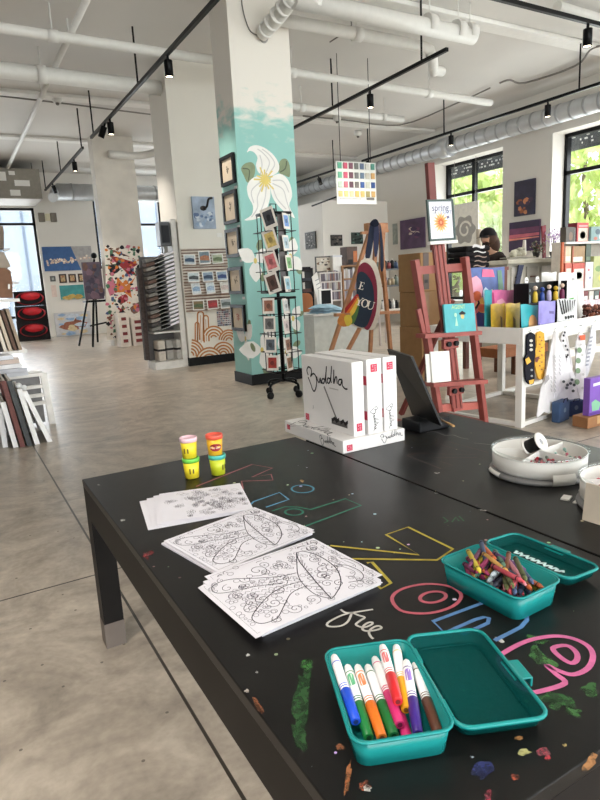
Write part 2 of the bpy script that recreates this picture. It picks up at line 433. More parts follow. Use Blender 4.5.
def small_flower(cx, cz, s, seed, plane, leaves):
    """three wavy petals with leaves on a plane of the column: plane maps (a, z, lift) to the room"""
    rd = random.Random(seed); m = MB(); base = rd.random() * 2
    for i in range(3):
        a = base + i * 2.1; P = []
        for q in range(14):
            t = 2 * PI * q / 14; x = .5 + .5 * math.cos(t); y = .32 * math.sin(t) * (0.5 + .6 * math.sin(PI * min(1, x * 1.05)))
            P.append(plane(cx + s * (x * math.cos(a) - y * math.sin(a)), cz + s * (x * math.sin(a) + y * math.cos(a)), .0012 + .0002 * i))
        m.add(P, [tuple(range(14))])
    o = m.build('painted_flower', PET, col1); m = MB()
    for (a, r0) in leaves:
        P = []
        for q in range(12):
            t = 2 * PI * q / 12; x = .5 + .5 * math.cos(t); y = .3 * math.sin(t)
            P.append(plane(cx + s * r0 * math.cos(a) + s * .55 * (x * math.cos(a) - y * math.sin(a)), cz + s * r0 * math.sin(a) + s * .55 * (x * math.sin(a) + y * math.cos(a)), .0006))
        m.add(P, [tuple(range(12))])
    m.build('painted_leaf', LEAFG, o)
    m = MB(); m.add([plane(cx + .02 * math.cos(2 * PI * q / 10), cz + .03 * math.sin(2 * PI * q / 10), .0025) for q in range(10)], [tuple(range(10))]); m.build('flower_centre', YEL, o)
pf = lambda a, z, d: Vector((a, C1[2] - d, z)); pl = lambda a, z, d: Vector((C1[0] - d, a, z))
p = F1(251, 261); small_flower(p.x + .05, p.z, .22, 3, pf, [(1.2, .5), (-1.2, .5)])
p = F1(300, 256); small_flower(p.x - .12, p.z, .2, 5, pf, [(-1.0, .6), (1.4, .5)])
p = F1(262, 350); small_flower(p.x - .0, p.z, .27, 9, pf, [(1.0, .5), (-1.4, .6)])
p = F1(297, 318); small_flower(p.x - .05, p.z, .16, 12, pf, [(0.4, .4), (-1.4, .6)])
p = F1(302, 350); small_flower(p.x - .2, p.z, .2, 15, pf, [(0.5, .5)])
small_flower(5.95, .5, .24, 21, pl, [(2.2, .5), (3.6, .5)])
# mural of column 2 : orange arches and cacti
F2 = lambda x, y, d=.0015: at(180 + x / 8, 280 + y / 8, Y=C2[2] - d)
m = MB(); ORG = mat((184, 120, 66), 0.7, var=0.1)
def arcs(cx, cy, radii, a0=0, a1=PI, lift=.0015):
    for r in radii:
        m.ribbon([F2(cx + r * math.cos(a0 + (a1 - a0) * i / 16), cy - r * 1.12 * math.sin(a0 + (a1 - a0) * i / 16), lift) for i in range(17)], .022, (0, -1, 0))
CREAM = mat((230, 224, 212), .7, var=.02)
mf = MB()
for (x0, x1, yt, yb) in ((122, 152, 340, 480), (140, 188, 252, 500), (186, 226, 284, 490)):
    r = (x1 - x0) / 2
    m.ribbon([F2(x0, yb)] + [F2((x0 + x1) / 2 - r * math.cos(PI * i / 8), yt + r - r * math.sin(PI * i / 8)) for i in range(9)] + [F2(x1 + 6, yb)], .02, (0, -1, 0))
    m.ribbon([F2((x0 + x1) / 2, yt + 30), F2((x0 + x1) / 2 + 5, yb)], .009, (0, -1, 0))
for n_, (cx, cy, radii, a0, a1) in enumerate(((270, 470, (24, 44, 66, 88), .5, 2.8), (392, 490, (24, 44, 62, 80), .3, 3.0), (86, 600, (22, 44, 66, 88, 108), -.2, 1.5), (348, 600, (26, 46, 68, 90), -.2, 3.0), (237, 668, (22, 44, 66, 90, 112), 0, PI))):
    l0 = .0022 + .0012 * n_; R_ = radii[-1]
    mf.add([F2(cx, cy, l0)] + [F2(cx + R_ * math.cos(a0 + (a1 - a0) * i / 20), cy - R_ * 1.12 * math.sin(a0 + (a1 - a0) * i / 20), l0) for i in range(21)], [(0, i, i + 1) for i in range(1, 21)])
    arcs(cx, cy, radii, a0, a1, l0 + .0006)
am = m.build('arch_mural', ORG, col2); mf.build('arch_fill', CREAM, am)
# doodle mural of column 3
F3 = lambda x, y, d=.0015: at(70 + x / 5, 180 + y / 5, Y=C3[2] - d)
dood = {(150, 42, 46): MB(), (40, 40, 44): MB(), (206, 120, 50): MB(), (70, 90, 130): MB(), (196, 110, 130): MB(), (70, 110, 84): MB(), (120, 86, 70): MB()}
rd = random.Random(4); keys = list(dood)
big = [((150, 42, 46), [(200, 380), (285, 400), (340, 420), (310, 440), (300, 480), (270, 450)]), ((206, 120, 50), [(240, 490), (280, 530), (330, 480), (300, 540), (310, 590), (270, 560), (230, 560)]), ((196, 110, 130), [(185, 510), (220, 500), (230, 550), (200, 580)]),
       ((40, 40, 44), [(195, 430), (230, 420), (250, 450), (220, 470), (200, 460)]), ((70, 90, 130), [(285, 450), (320, 440), (310, 480)]), ((120, 86, 70), [(190, 340), (270, 370), (300, 385), (240, 370)]), ((120, 86, 70), [(300, 640), (345, 610), (350, 650), (320, 670)]), ((150, 42, 46), [(240, 590), (280, 570), (290, 600), (250, 620)])]
for k, l in big: paintpoly(dood[k], l, F3, .002, 2)
for i in range(250):
    x = rd.uniform(180, 350); y = rd.uniform(330, 790); k = rd.choice(keys); s_ = rd.uniform(5, 16); a = rd.uniform(0, 6.3); n = rd.choice((3, 4, 5, 6)); e = rd.uniform(.35, 1)
    dood[k].add([F3(x + s_ * math.cos(a + 2 * PI * j / n) * (1 if j % 2 else .6), y + e * s_ * math.sin(a + 2 * PI * j / n), .0016 + i * 1e-5) for j in range(n)], [tuple(range(n))])
mw = MB(); mw.add([F3(175, 330, .0006), F3(360, 360, .0006), F3(360, 800, .0006), F3(185, 800, .0006)], [(0, 1, 2, 3)])
mural = mw.build('doodle_mural', mat((226, 218, 206), .8), col3)
for k in keys: dood[k].build('painted_doodle', mat(k, .7), mural)
# ------------------------------------------------------------------ ceiling services
def pipe(name, pts, r, label, coll=(), m=PIPEW, cat='pipe'):
    o = thing(name, label, cat, pts[0])
    MB().tube(smooth(pts, 4) if len(pts) > 2 else pts, r, 14).build('pipe_run', m, o)
    for p, d in coll:
        p = Vector(p); d = Vector(d).normalized()
        MB().tube([p - d * .05, p + d * .05], r * 1.18, 14).build('coupling', m, o)
        if r > .03: MB().tube([p + Vector((0, 0, r)), Vector((p.x, p.y, CEIL - .001))], .008, 6).build('hanger', m, o)
    return o
X1 = (1, 0, 0)
pipe('ceiling_pipe', [(-3.59, 6.75, 3.6), (2.0, 6.92, 3.6), (7.7, 7.15, 3.6)], .05, 'long white pipe crossing the ceiling behind the teal column', [((1.3, 6.9, 3.6), X1), ((4.1, 7.01, 3.6), X1), ((6.4, 7.1, 3.6), X1)])
pipe('ceiling_pipe', [(-3.59, 7.98, 3.6), (2.78, 8.14, 3.6)], .088, 'thick white pipe running from the left into the cactus mural column', [((1.35, 8.1, 3.6), X1)])
pipe('ceiling_pipe', [(3.51, 8.25, 3.6), (7.0, 8.4, 3.6)], .05, 'thin white ceiling pipe behind the teal column, third row back', [((5.0, 8.32, 3.6), X1), ((6.6, 8.38, 3.6), X1)])
pipe('ceiling_pipe', [(3.1, 5.2, 3.57), (5.35, 5.22, 3.57)], .082, 'thick white capped pipe in front of the teal column top', [((3.3, 5.2, 3.6), X1), ((5.12, 5.21, 3.6), X1), ((5.3, 5.22, 3.6), X1), ((4.72, 5.21, 3.6), X1)])
pipe('ceiling_pipe', [(3.2, 5.75, 3.62), (5.0, 5.77, 3.62), (5.25, 5.78, 3.55), (5.35, 5.85, 3.42), (5.55, 6.05, 3.5), (5.9, 6.3, 3.6)], .06, 'white pipe with a bent elbow end beside the capped thick pipe', [((4.2, 5.76, 3.62), X1)])
p0 = at(262, 34, Y=5.8); p1 = at(300, 2, z=3.6)
o = pipe('ribbed_hose', [p0, (p0 + Vector((3.15, 5.2, 3.6))) / 2, (3.1, 5.2, 3.6)], .068, 'short ribbed white pipe elbow at the top of the teal column')
for i in range(5):
    a = p0.lerp(Vector((3.1, 5.2, 3.6)), .12 + i * .19); b = (Vector((3.1, 5.2, 3.6)) - p0).normalized()
    MB().tube([a - b * .012, a + b * .012], .08, 14).build('rib', PIPEW, o)
q = at(264, 38, Y=5.84)
o = thing('round_junction_box', 'small grey round junction box with cable on teal column top', 'junction box', q)
MB().tube([q, q + Vector((0, .05, 0))], .045, 14).build('box_body', mat((160, 158, 154), .5), o)
MB().tube(smooth([q + Vector((-.04, 0, .01)), q + Vector((-.16, 0, .06)), q + Vector((-.22, 0, .3)), q + Vector((-.14, .02, .5))], 6), .006, 6).build('cable', mat((120, 118, 114), .5), o)
pipe('ceiling_conduit', [(1.52, 6.2, 3.72), (1.54, 15.2, 3.72)], .032, 'thin white conduit running away along the ceiling at left', [((1.52, 7.2, 3.72), (0, 1, 0)), ((1.53, 9.4, 3.72), (0, 1, 0))])
pipe('ceiling_pipe', [(3.0, 12.0, 3.55), (3.6, 12.0, 3.55), (3.95, 11.6, 3.62), (4.1, 11.2, 3.8), (4.1, 11.1, 3.89)], .07, 'bent white pipe at the head of the doodle mural column', m=PIPEW)
pipe('ceiling_pipe', [(6.1, 4.75, 3.8), (8.99, 4.85, 3.8)], .06, 'white pipe close under the ceiling at far right', [((8.0, 4.82, 3.8), X1)])
GREYC = mat((118, 114, 108), .5)
pts = [at(500, 83, z=3.85), at(510, 80, z=3.85), at(525, 83, z=3.85), at(575, 66, z=3.85), at(590, 50, z=3.85), at(600, 46, z=3.85)]
pipe('electrical_conduit', pts, .014, 'thin dark grey conduit snaking over the right ceiling', m=GREYC, cat='conduit')
pts = [at(330, 42, z=3.86), at(350, 28, z=3.86), at(350, 18, z=3.88)]
pipe('hanging_cable', pts, .008, 'loose grey cable drooping by the white ceiling pipes', m=GREYC, cat='cable')
pts = [at(0, 96, z=3.86), at(60, 103, z=3.86), at(155, 115, z=3.86)]
pipe('electrical_conduit', pts, .012, 'thin grey conduit crossing the left ceiling', m=GREYC, cat='conduit')
pts = [at(303, 116, z=3.86), at(345, 120, z=3.86), at(400, 125, z=3.86), at(455, 104, z=3.86), at(490, 88, z=3.86)]
pipe('electrical_conduit', pts, .012, 'thin grey conduit bending across the centre ceiling', m=GREYC, cat='conduit')
for i, (x, y) in enumerate(((57, 100), (337, 119), (358, 134))):
    a = at(x, y, z=3.84); o = thing('smoke_detector', ('round white ceiling fitting on the conduit above the left track', 'round white ceiling fitting near the centre track rods', 'small white ceiling fitting before the swatch sign')[i], 'ceiling fitting', (a.x, a.y, 3.8))
    MB().lathe([(.05, 3.8), (.07, 3.83), (.07, 3.899)], Matrix.Translation((a.x, a.y, 0)), 14).build('fitting_body', PIPEW, o)
    MB().lathe([(.02, 3.77), (.03, 3.8)], Matrix.Translation((a.x, a.y, 0)), 10).build('sensor', GREYC, o)
# tracks with rods and spotlights
LENS = mat((255, 236, 205), .4, var=0.02, emit=9.0)
def track(p0, p1, rods, spots, label):
    o = thing('lighting_track', label, 'light track', p0)
    MB().beam(p0, p1, .036, .036).build('track_rail', BLKMETAL, o)
    p0, p1 = Vector(p0), Vector(p1)
    for t in rods:
        p = p0.lerp(p1, t); MB().tube([p, Vector((p.x, p.y, CEIL - .001))], .011, 8).build('rod', BLKMETAL, o)
    return o
def spot(p, label, tilt=(0, 0), r=.042, h=.15, group=None):
    p = Vector(p)
    o = thing('spotlight', label, 'spotlight', p, rot=(tilt[0], tilt[1], 0))
    MB().tube([(0, 0, -.019), (0, 0, -.06)], .014, 8).build('stem', BLKMETAL, o, world=False)
    MB().lathe([(r * .96, -.06), (r, -.065), (r, -.06 - h), (r * .85, -.06 - h), (r * .8, -.05 - h)], n=16).build('spotlight_body', BLKMETAL, o, world=False)
    MB().lathe([(.0001, -.055 - h), (r * .8, -.055 - h)], n=16, cap=False).build('lens', LENS, o, world=False)
    return o
TZ = 3.3
track((2.19, 4.4, TZ), (2.2, 9.7, TZ), (.02, .52, .97), 0, 'black lighting track on rods, over the left aisle near the teal column')
track((2.21, 10.4, TZ), (2.24, 14.8, TZ), (.02, .5, .98), 0, 'black lighting track at far left near the art wall')
track((4.76, 5.0, TZ), (4.86, 9.4, TZ), (.09, .5, .95), 0, 'black lighting track right of the teal column')
track((7.48, 5.15, TZ), (7.46, 10.2, TZ), (.06, .55, .96), 0, 'black lighting track in front of the right windows')
track((3.4, 3.95, TZ), (6.9, 3.98, TZ), (.1, .9), 0, 'black lighting track across the top right corner')
track((7.46, 11.1, TZ), (7.46, 13.5, TZ), (.05, .95), 0, 'short black lighting track above the back partition')
pipe('hanging_rail', [at(312, 206, Y=11.0), at(360, 188, Y=9.6)], .016, 'thin dark rail above the back pictures', m=BLKMETAL, cat='rail')
for (x, y, X, lab, tl) in ((168, 62, 2.195, 'black spotlight on the left track, nearest to the cactus mural column', (0, 0)), (110, 122, 2.2, 'black spotlight at the far end of the near left track, hanging straight', (0, 0)), (106, 126, 2.2, 'tilted black spotlight at the far end of the near left track', (.3, .35)),
        (74, 160, 2.22, 'black spotlight in the middle of the far left track', (0, 0)), (52, 182, 2.235, 'black spotlight at the far end of the far left track', (.3, -.3)), (370, 90, 4.8, 'black spotlight on the centre track', (0, 0)),
        (548, 101, 7.475, 'black spotlight over the pier between the right windows', (0, 0)), (451, 132, 7.46, 'black spotlight on the window track left of the first window', (0, 0)), (369, 158, 7.46, 'black spotlight at the far end of the window track', (0, .4)), (318, 176, 7.46, 'black spotlight above the back partition', (.2, -.5))):
    p = at(x, y, X=X); p.z = TZ; spot((X, p.y, TZ), lab, tl)
p = at(588, 25, Y=3.97); spot((p.x, 3.97, TZ), 'black spotlight in the top right corner of the picture')
track((-1.05, -3.5, TZ), (-1.05, 2.2, TZ), (.05, .5, .95), 0, 'black lighting track left of the front table, above the picture')
for i, y_ in enumerate((-.6, .75)): spot((-1.05, y_, TZ), ('black spotlight left of the front table, nearer the camera', 'black spotlight left of the front table, farther along')[i])
# ducts
def duct(pts, r, label, name='air_duct', ribs=0, m=STEEL):
    o = thing(name, label, 'air duct', pts[0])
    MB().tube(pts, r, 20).build('duct_run', m, o)
    P = [Vector(p) for p in pts]
    for i in range(ribs):
        t = (i + .5) / ribs; a = P[0].lerp(P[-1], t); d = (P[-1] - P[0]).normalized()
        MB().tube([a - d * .02, a + d * .02], r * 1.05, 20).build('duct_seam', mat((168, 170, 172), .5, .6), o)
    return o
d = duct([(8.66, 1.5, 3.40), (8.66, 15.8, 3.40)], .135, 'long round silver duct above the right windows', ribs=60)
MB().tube([(8.66, 9.0, 3.40), (8.66, 9.25, 3.40)], .18, 20).build('duct_collar', STEEL, d)
d2 = duct([(2.6, 15.55, 3.38), (7.9, 15.55, 3.38)], .19, 'silver duct along the far wall above the art', ribs=8)
MB().tube([(2.55, 15.55, 3.38), (2.42, 14.9, 3.2), (2.3, 14.3, 3.08)], .1, 12).build('branch_duct', STEEL, d2)
o = thing('air_handler', 'large grey ceiling unit with white labels above the far left window', 'air handler', (1.0, 15.0, 3.02))
MB().bb((-1.6, 14.7, 3.1), (2.15, 15.9, 3.72)).build('unit_casing', mat((140, 134, 124), .6, .1), o, bevel=.01)
for (x, z, w_, h_) in ((1.35, 3.55, .26, .18), (1.78, 3.42, .3, .12), (1.62, 3.22, .2, .12), (1.6, 3.62, .12, .08)):
    MB().bb((x - w_ / 2, 14.694, z - h_ / 2), (x + w_ / 2, 14.699, z + h_ / 2)).build('rating_label', WHITE, o)
for xx in (-1.3, .6, 2.05): MB().tube([(xx, 15, 3.72), (xx, 15, CEIL - .001)], .012, 6).build('rod', GREYC, o)
o = thing('emergency_light', 'grey twin emergency light box high on the far art wall', 'emergency light', (2.36, 16.0, 2.72))
for (x0, x1) in ((2.2, 2.34), (2.47, 2.61)): MB().bb((x0, 16.03, 2.76), (x1, 16.098, 2.97)).build('lamp_head', mat((120, 112, 100), .5), o, bevel=.01)
MB().bb((2.35, 16.05, 2.79), (2.46, 16.098, 2.95)).build('control_box', mat((216, 210, 180), .5), o)
# ------------------------------------------------------------------ outside
struct(MB().bb((-40, -40, -.4), (60, 60, -.16)), 'ground', mat((150, 150, 140), .9, var=.1, scale=1))
o = thing('neighbouring_building', 'pale panelled building seen through the far windows', 'building', (2, 24, -.16))
MB().bb((-14, 23, -.16), (16, 28, 9)).build('wall', mat((150, 160, 176), .6, var=.03, scale=2), o)
for i in range(38): MB().bb((-13.8 + i * .78, 22.95, -.1), (-13.74 + i * .78, 23.0, 9)).build('panel_seam', mat((104, 116, 134), .6), o)
MB().bb((1.75, 22.93, 3.55), (1.95, 22.99, 3.75)).build('vent', DARK, o)
MB().bb((4.6, 22.9, 2.2), (5.6, 22.99, 3.8)).build('window', mat((110, 130, 160), .2), o)
o.location.z = -.16
def tree(x, y, h, r, seed, label, col):
    rd = random.Random(seed)
    o = thing('tree', label, 'tree', (x, y, -.16), group='trees outside the right windows')
    MB().tube([(x, y, -.16), (x + .1, y, h * .3), (x - .1, y + .1, h * .6), (x, y, h * .85)], [.16, .10, .05, .02], 10).build('trunk', mat((120, 106, 88), .9, var=.2, bump=.4), o)
    m = MB(); m2 = MB()
    for i in range(3000):
        a = rd.uniform(0, 2 * PI); cz = rd.uniform(-1, 1); q = rd.uniform(.55, 1.05); s = math.sqrt(1 - cz * cz)
        c = Vector((x + r * q * s * math.cos(a), y + r * q * s * math.sin(a), h * .55 + h * .45 * cz * q)); L = rd.uniform(.12, .24)
        R_ = Euler((rd.uniform(0, 6), rd.uniform(0, 6), rd.uniform(0, 6))).to_matrix().to_4x4(); R_.translation = c
        (m if i % 3 else m2).add([(-L, 0, 0), (0, -L * .5, L * .1), (L, 0, 0), (0, L * .5, L * .1)], [(0, 1, 2, 3)], M=R_)
    cr = m.build('foliage', leafmat(col), o); m2.build('young_leaves', leafmat((222, 228, 186)), cr)
def leafmat(c):
    k = ('leaf', c)
    if k in MATS: return MATS[k]
    m = bpy.data.materials.new('leaf'); m.use_nodes = True; nt = m.node_tree; b = nt.nodes['Principled BSDF']
    n = nt.nodes.new('ShaderNodeTexNoise'); n.inputs['Scale'].default_value = 1.6; r = nt.nodes.new('ShaderNodeMix'); r.data_type = 'RGBA'
    q = lin(c); r.inputs['A'].default_value = (q[0] * .8, q[1] * .85, q[2] * .7, 1); r.inputs['B'].default_value = (min(1, q[0] * 1.15), min(1, q[1] * 1.1), q[2], 1)
    nt.links.new(n.outputs['Fac'], r.inputs['Factor']); nt.links.new(r.outputs['Result'], b.inputs['Base Color']); b.inputs['Roughness'].default_value = .6
    tr = nt.nodes.new('ShaderNodeBsdfTranslucent'); nt.links.new(r.outputs['Result'], tr.inputs['Color'])
    mx = nt.nodes.new('ShaderNodeMixShader'); mx.inputs['Fac'].default_value = .45; out = nt.nodes['Material Output']
    nt.links.new(b.outputs[0], mx.inputs[1]); nt.links.new(tr.outputs[0], mx.inputs[2]); nt.links.new(mx.outputs[0], out.inputs['Surface'])
    MATS[k] = m; return m
tree(15.5, 10.9, 5.6, 2.3, 1, 'leafy bright green tree outside the nearer right window', (200, 214, 146))
tree(15.3, 15.75, 5.0, 2.25, 2, 'leafy bright green tree outside the farther right window', (196, 210, 150))
tree(19.8, 20.6, 6.5, 2.5, 3, 'taller green tree behind the farther right window', (202, 214, 152))
AWN = mat((60, 62, 66), .5)
for (ya, yb, lab) in ((4.7, 7.6, 'dark awning edge with white lettering specks outside the nearer right window'), (8.3, 11.2, 'dark awning edge with white lettering specks outside the farther right window')):
    o = thing('awning', lab, 'awning', (9.9, (ya + yb) / 2, 2.9)); MB().bb((9.75, ya, 3.02), (9.8, yb, 3.5)).build('valance', AWN, o)
    m = MB(); rd = random.Random(int(ya * 10))
    for i in range(90):
        y_ = rd.uniform(ya + .05, yb - .05); z_ = rd.choice((3.1, 3.16, 3.22)) ; m.bb((9.742, y_, z_), (9.749, y_ + rd.uniform(.015, .05), z_ + .03))
    m.build('valance_dots', WHITE, o)
# ------------------------------------------------------------------ light
w = bpy.data.worlds.new('sky'); SC.world = w; w.use_nodes = True
bg = w.node_tree.nodes['Background']
tc = w.node_tree.nodes.new('ShaderNodeTexCoord'); sp = w.node_tree.nodes.new('ShaderNodeSeparateXYZ'); rp = w.node_tree.nodes.new('ShaderNodeValToRGB')
w.node_tree.links.new(tc.outputs['Generated'], sp.inputs[0]); w.node_tree.links.new(sp.outputs['Z'], rp.inputs['Fac']); w.node_tree.links.new(rp.outputs['Color'], bg.inputs['Color'])
rp.color_ramp.elements[0].color = (.95, .97, 1, 1); rp.color_ramp.elements[1].color = (.72, .84, 1, 1)
bg.inputs['Strength'].default_value = 3.6
s = bpy.data.lights.new('sun', 'SUN'); s.energy = 7; s.angle = .05; s.color = (1, .95, .87)
so = bpy.data.objects.new('sun', s); COL.objects.link(so); so.rotation_euler = Vector((.45, .75, -1.3)).to_track_quat('-Z', 'Y').to_euler()
def area(name, loc, d, sx, sy, e, col=(1, 1, 1)):
    l = bpy.data.lights.new(name, 'AREA'); l.shape = 'RECTANGLE'; l.size = sx; l.size_y = sy; l.energy = e; l.color = col
    o = bpy.data.objects.new(name, l); COL.objects.link(o); o.location = loc; o.rotation_euler = Vector(d).to_track_quat('-Z', 'Z').to_euler()
for (xa, xb, s_, h_) in back_holes: area('daylight', ((xa + xb) / 2, YB - .4, 1.8), (0, 1, 0), xb - xa, 3.0, 240, (1, 1, 1))
for (ya, yb, s_, h_) in right_holes: area('daylight', (XR + .6, (ya + yb) / 2, 1.85), (-1, 0, 0), yb - ya, 2.7, 100, (1, 1, 1))
area('daylight', (0, YF + .6, 1.6), (0, -1, 0), 4.3, 3.0, 260, (.97, .98, 1)); area('daylight', (5.2, YF + .6, 2.5), (0, -1, 0), 3.5, 1.7, 160, (.97, .98, 1))
for o_ in [q for q in SC.objects if q.get('category') == 'spotlight']:
    l = bpy.data.lights.new('spot_lamp', 'SPOT'); l.energy = 200 if o_.location.x < 0 else 110; l.spot_size = 1.9; l.spot_blend = .9; l.shadow_soft_size = .05; l.color = (1, .93, .84)
    q = bpy.data.objects.new('spot_lamp', l); COL.objects.link(q); q.parent = o_; q.location = (0, 0, -.225)
SC.view_settings.view_transform = 'Standard'; SC.view_settings.look = 'None'; SC.view_settings.gamma = 1; SC.view_settings.use_curve_mapping = False
SC.view_settings.exposure = 0.06
# ================================================================== FOREGROUND: THE TWO LOW TABLES
def table_material():
    m = bpy.data.materials.new('black_painted_wood'); m.use_nodes = True
    nt = m.node_tree; b = nt.nodes['Principled BSDF']; N = nt.nodes; L = nt.links
    g = N.new('ShaderNodeNewGeometry')
    n = N.new('ShaderNodeTexNoise'); n.inputs['Scale'].default_value = 7; n.inputs['Detail'].default_value = 8; n.inputs['Roughness'].default_value = .65; L.new(g.outputs['Position'], n.inputs['Vector'])
    r = N.new('ShaderNodeValToRGB'); L.new(n.outputs['Fac'], r.inputs['Fac']); e = r.color_ramp.elements
    e[0].position = .35; e[0].color = (*lin((17, 16, 16)), 1); e[1].position = .72; e[1].color = (*lin((28, 26, 25)), 1)
    v = N.new('ShaderNodeTexVoronoi'); v.inputs['Scale'].default_value = 26; L.new(g.outputs['Position'], v.inputs['Vector'])
    q = N.new('ShaderNodeTexNoise'); q.inputs['Scale'].default_value = 9; L.new(g.outputs['Position'], q.inputs['Vector'])
    a = N.new('ShaderNodeMapRange'); L.new(q.outputs['Fac'], a.inputs['Value']); a.inputs['From Min'].default_value = .44; a.inputs['From Max'].default_value = .75; a.inputs['To Min'].default_value = 0; a.inputs['To Max'].default_value = .16
    c = N.new('ShaderNodeMath'); c.operation = 'LESS_THAN'; L.new(v.outputs['Distance'], c.inputs[0]); L.new(a.outputs[0], c.inputs[1])
    h = N.new('ShaderNodeHueSaturation'); h.inputs['Saturation'].default_value = .5; h.inputs['Value'].default_value = .7; L.new(v.outputs['Color'], h.inputs['Color'])
    mx = N.new('ShaderNodeMix'); mx.data_type = 'RGBA'; L.new(c.outputs[0], mx.inputs['Factor']); L.new(r.outputs['Color'], mx.inputs['A']); L.new(h.outputs['Color'], mx.inputs['B'])
    L.new(mx.outputs['Result'], b.inputs['Base Color'])
    rr = N.new('ShaderNodeMapRange'); L.new(n.outputs['Fac'], rr.inputs['Value']); rr.inputs['To Min'].default_value = .28; rr.inputs['To Max'].default_value = .4; L.new(rr.outputs[0], b.inputs['Roughness'])
    b.inputs['Specular IOR Level'].default_value = .26
    return m
TAB = table_material(); TABS = mat((24, 21, 20), .5, var=.2, scale=9)
def activity_table(x0, x1, y0, y1, label):
    o = thing('activity_table', label, 'table', ((x0 + x1) / 2, (y0 + y1) / 2, 0))
    MB().bb((x0, y0, T - .022), (x1, y1, T)).build('tabletop', TAB, o, bevel=.002)
    m = MB(); t = .03; za, zb = T - .115, T - .0225
    m.bb((x0 + .001, y0 + .001, za), (x0 + t, y1 - .001, zb)); m.bb((x1 - t, y0 + .001, za), (x1 - .001, y1 - .001, zb)); m.bb((x0 + t, y0 + .001, za), (x1 - t, y0 + t, zb)); m.bb((x0 + t, y1 - t, za), (x1 - t, y1 - .001, zb))
    m.build('apron', TABS, o)
    for sx, sy in ((0, 0), (1, 0), (0, 1), (1, 1)):
        xa = x0 + .001 if not sx else x1 - .061; ya = y0 + .001 if not sy else y1 - .061
        l = MB().bb((xa, ya, .082), (xa + .06, ya + .06, za)).build('leg', TABS, o)
        MB().bb((xa - .001, ya - .001, 0.0), (xa + .061, ya + .061, .082)).build('foot_cap', mat((120, 110, 103), .5, .4, .06), l)
    return o
tab1 = activity_table(.28, 1.026, .37, 1.862, 'low black activity table in front, with coloured outline letters and paper stacks')
tab2 = activity_table(1.032, 1.68, .37, 1.80, 'low black activity table pushed against the far side, holding white boxes and trays')
LIFT = T + .0007
def stroke(group, pts, w, closed=False, k=4, curved=True):
    P = [at(x, y, z=LIFT) for x, y in pts]
    group.ribbon(smooth(P, k, closed) if curved else P, w, (0, 0, 1), closed)
def letter(pts_list, w, col, label, parent=tab1, name='painted_letter', curved=False):
    m = MB()
    for pts, cl in pts_list: stroke(m, pts, w * .82, cl, curved=curved)
    col = tuple(int(v * .9) for v in col)
    o = m.build(name, mat(col, .75, var=.15, scale=60), parent); o['label'] = label
letter([([(196, 486.5), (252, 464.4), (272.4, 468), (252, 477), (271, 474.2), (273, 480), (241.5, 481.2), (243, 489)], False)], .007, (176, 112, 118), 'pink outlined letter K')
letter([([(250, 505), (253.5, 501.6), (279.5, 492.4), (288.7, 499.4), (266, 507.2)], False)], .007, (98, 158, 196), 'blue outlined letter i')
letter([(ell(302.6, 488.8, 11, 3.9, 20), True)], .006, (84, 150, 178), 'blue dot of the i', name='painted_dot', curved=True)
letter([([(272, 511), (285, 506.7), (298, 507), (310.7, 509.5), (345.5, 498.7), (361, 505.3), (330, 517), (303, 527)], False), (ell(294, 512, 9, 3.2, 18), True)], .007, (62, 132, 110), 'green outlined letter d')
letter([([(330, 545.5), (419, 554.8), (386, 534.6), (408, 527), (453, 549), (437, 560), (352, 558.7)], False), ([(367, 563), (372, 562), (391, 583), (381, 588.5), (371, 580)], False)], .008, (190, 172, 62), 'yellow outlined letter Z')
letter([([(392, 598), (402, 589), (425, 584), (448, 586), (461, 594), (456, 604), (440, 611), (420, 613.5), (400, 610)], True), (ell(433, 597, 13, 5.4, 20, -.12), True)], .008, (196, 96, 110), 'rose outlined letter o', curved=True)
letter([([(485, 602), (433, 621.3), (444.7, 632.8), (475.4, 619.4), (484, 617), (489, 618), (488, 623), (462, 634.7)], False), ([(494.5, 640.5), (521, 627), (527, 620), (526, 612)], False)], .009, (92, 136, 190), 'blue outlined letter n')
letter([([(499, 658), (510, 649), (530, 640), (554, 636), (573, 638.5), (588, 646), (593, 656), (588, 668), (573, 674.5), (557, 670), (546.7, 665), (556, 674), (565, 683), (543, 690.5), (530, 691.7), (517, 684), (505, 671)], True), ([(553, 648), (566.7, 645.5), (576, 652), (577, 659.5), (571, 663), (560, 656.7)], True)], .010, (222, 112, 164), 'pink outlined letter e', curved=True)
fz = lambda l: [(320 + x / 7.5, 600 + y / 7.5) for x, y in l]
letter([(fz([(155, 70), (185, 92), (235, 95), (320, 82), (398, 70)]), False), (fz([(238, 92), (228, 125), (205, 165), (160, 193), (95, 200), (55, 192), (60, 170), (100, 145), (170, 112), (240, 98), (290, 115), (335, 130), (300, 155), (270, 180), (285, 195), (330, 205), (385, 185), (392, 168), (360, 170), (325, 195), (320, 220), (350, 232), (420, 225), (460, 210), (445, 195), (410, 200), (375, 225), (368, 250), (385, 280), (402, 290)]), False)], .005, (214, 210, 204), 'white cursive word free', curved=True, name='painted_word')
letter([([(264, 553), (268, 549.5), (272, 551.5), (267, 555), (274, 554)], False)], .005, (200, 196, 190), 'white cursive stroke between the paper stacks', name='painted_word', curved=True)
sz = lambda l: [(395 + x / 6, 425 + y / 6) for x, y in l]
letter([(sz([(70, 182), (275, 262), (345, 242), (200, 195), (495, 195)]), False), (sz([(70, 182), (130, 170), (490, 178), (275, 118), (320, 100), (560, 165)]), False)], .005, (112, 98, 96), 'faint grey outlined letter', tab2)
letter([(ell(395 + 150 / 6, 425 + 92 / 6, 17, 5.5, 24), True), (ell(395 + 150 / 6, 425 + 92 / 6, 7, 2, 16), True)], .004, (96, 92, 78), 'faint chalk ring letter', tab2, curved=True)
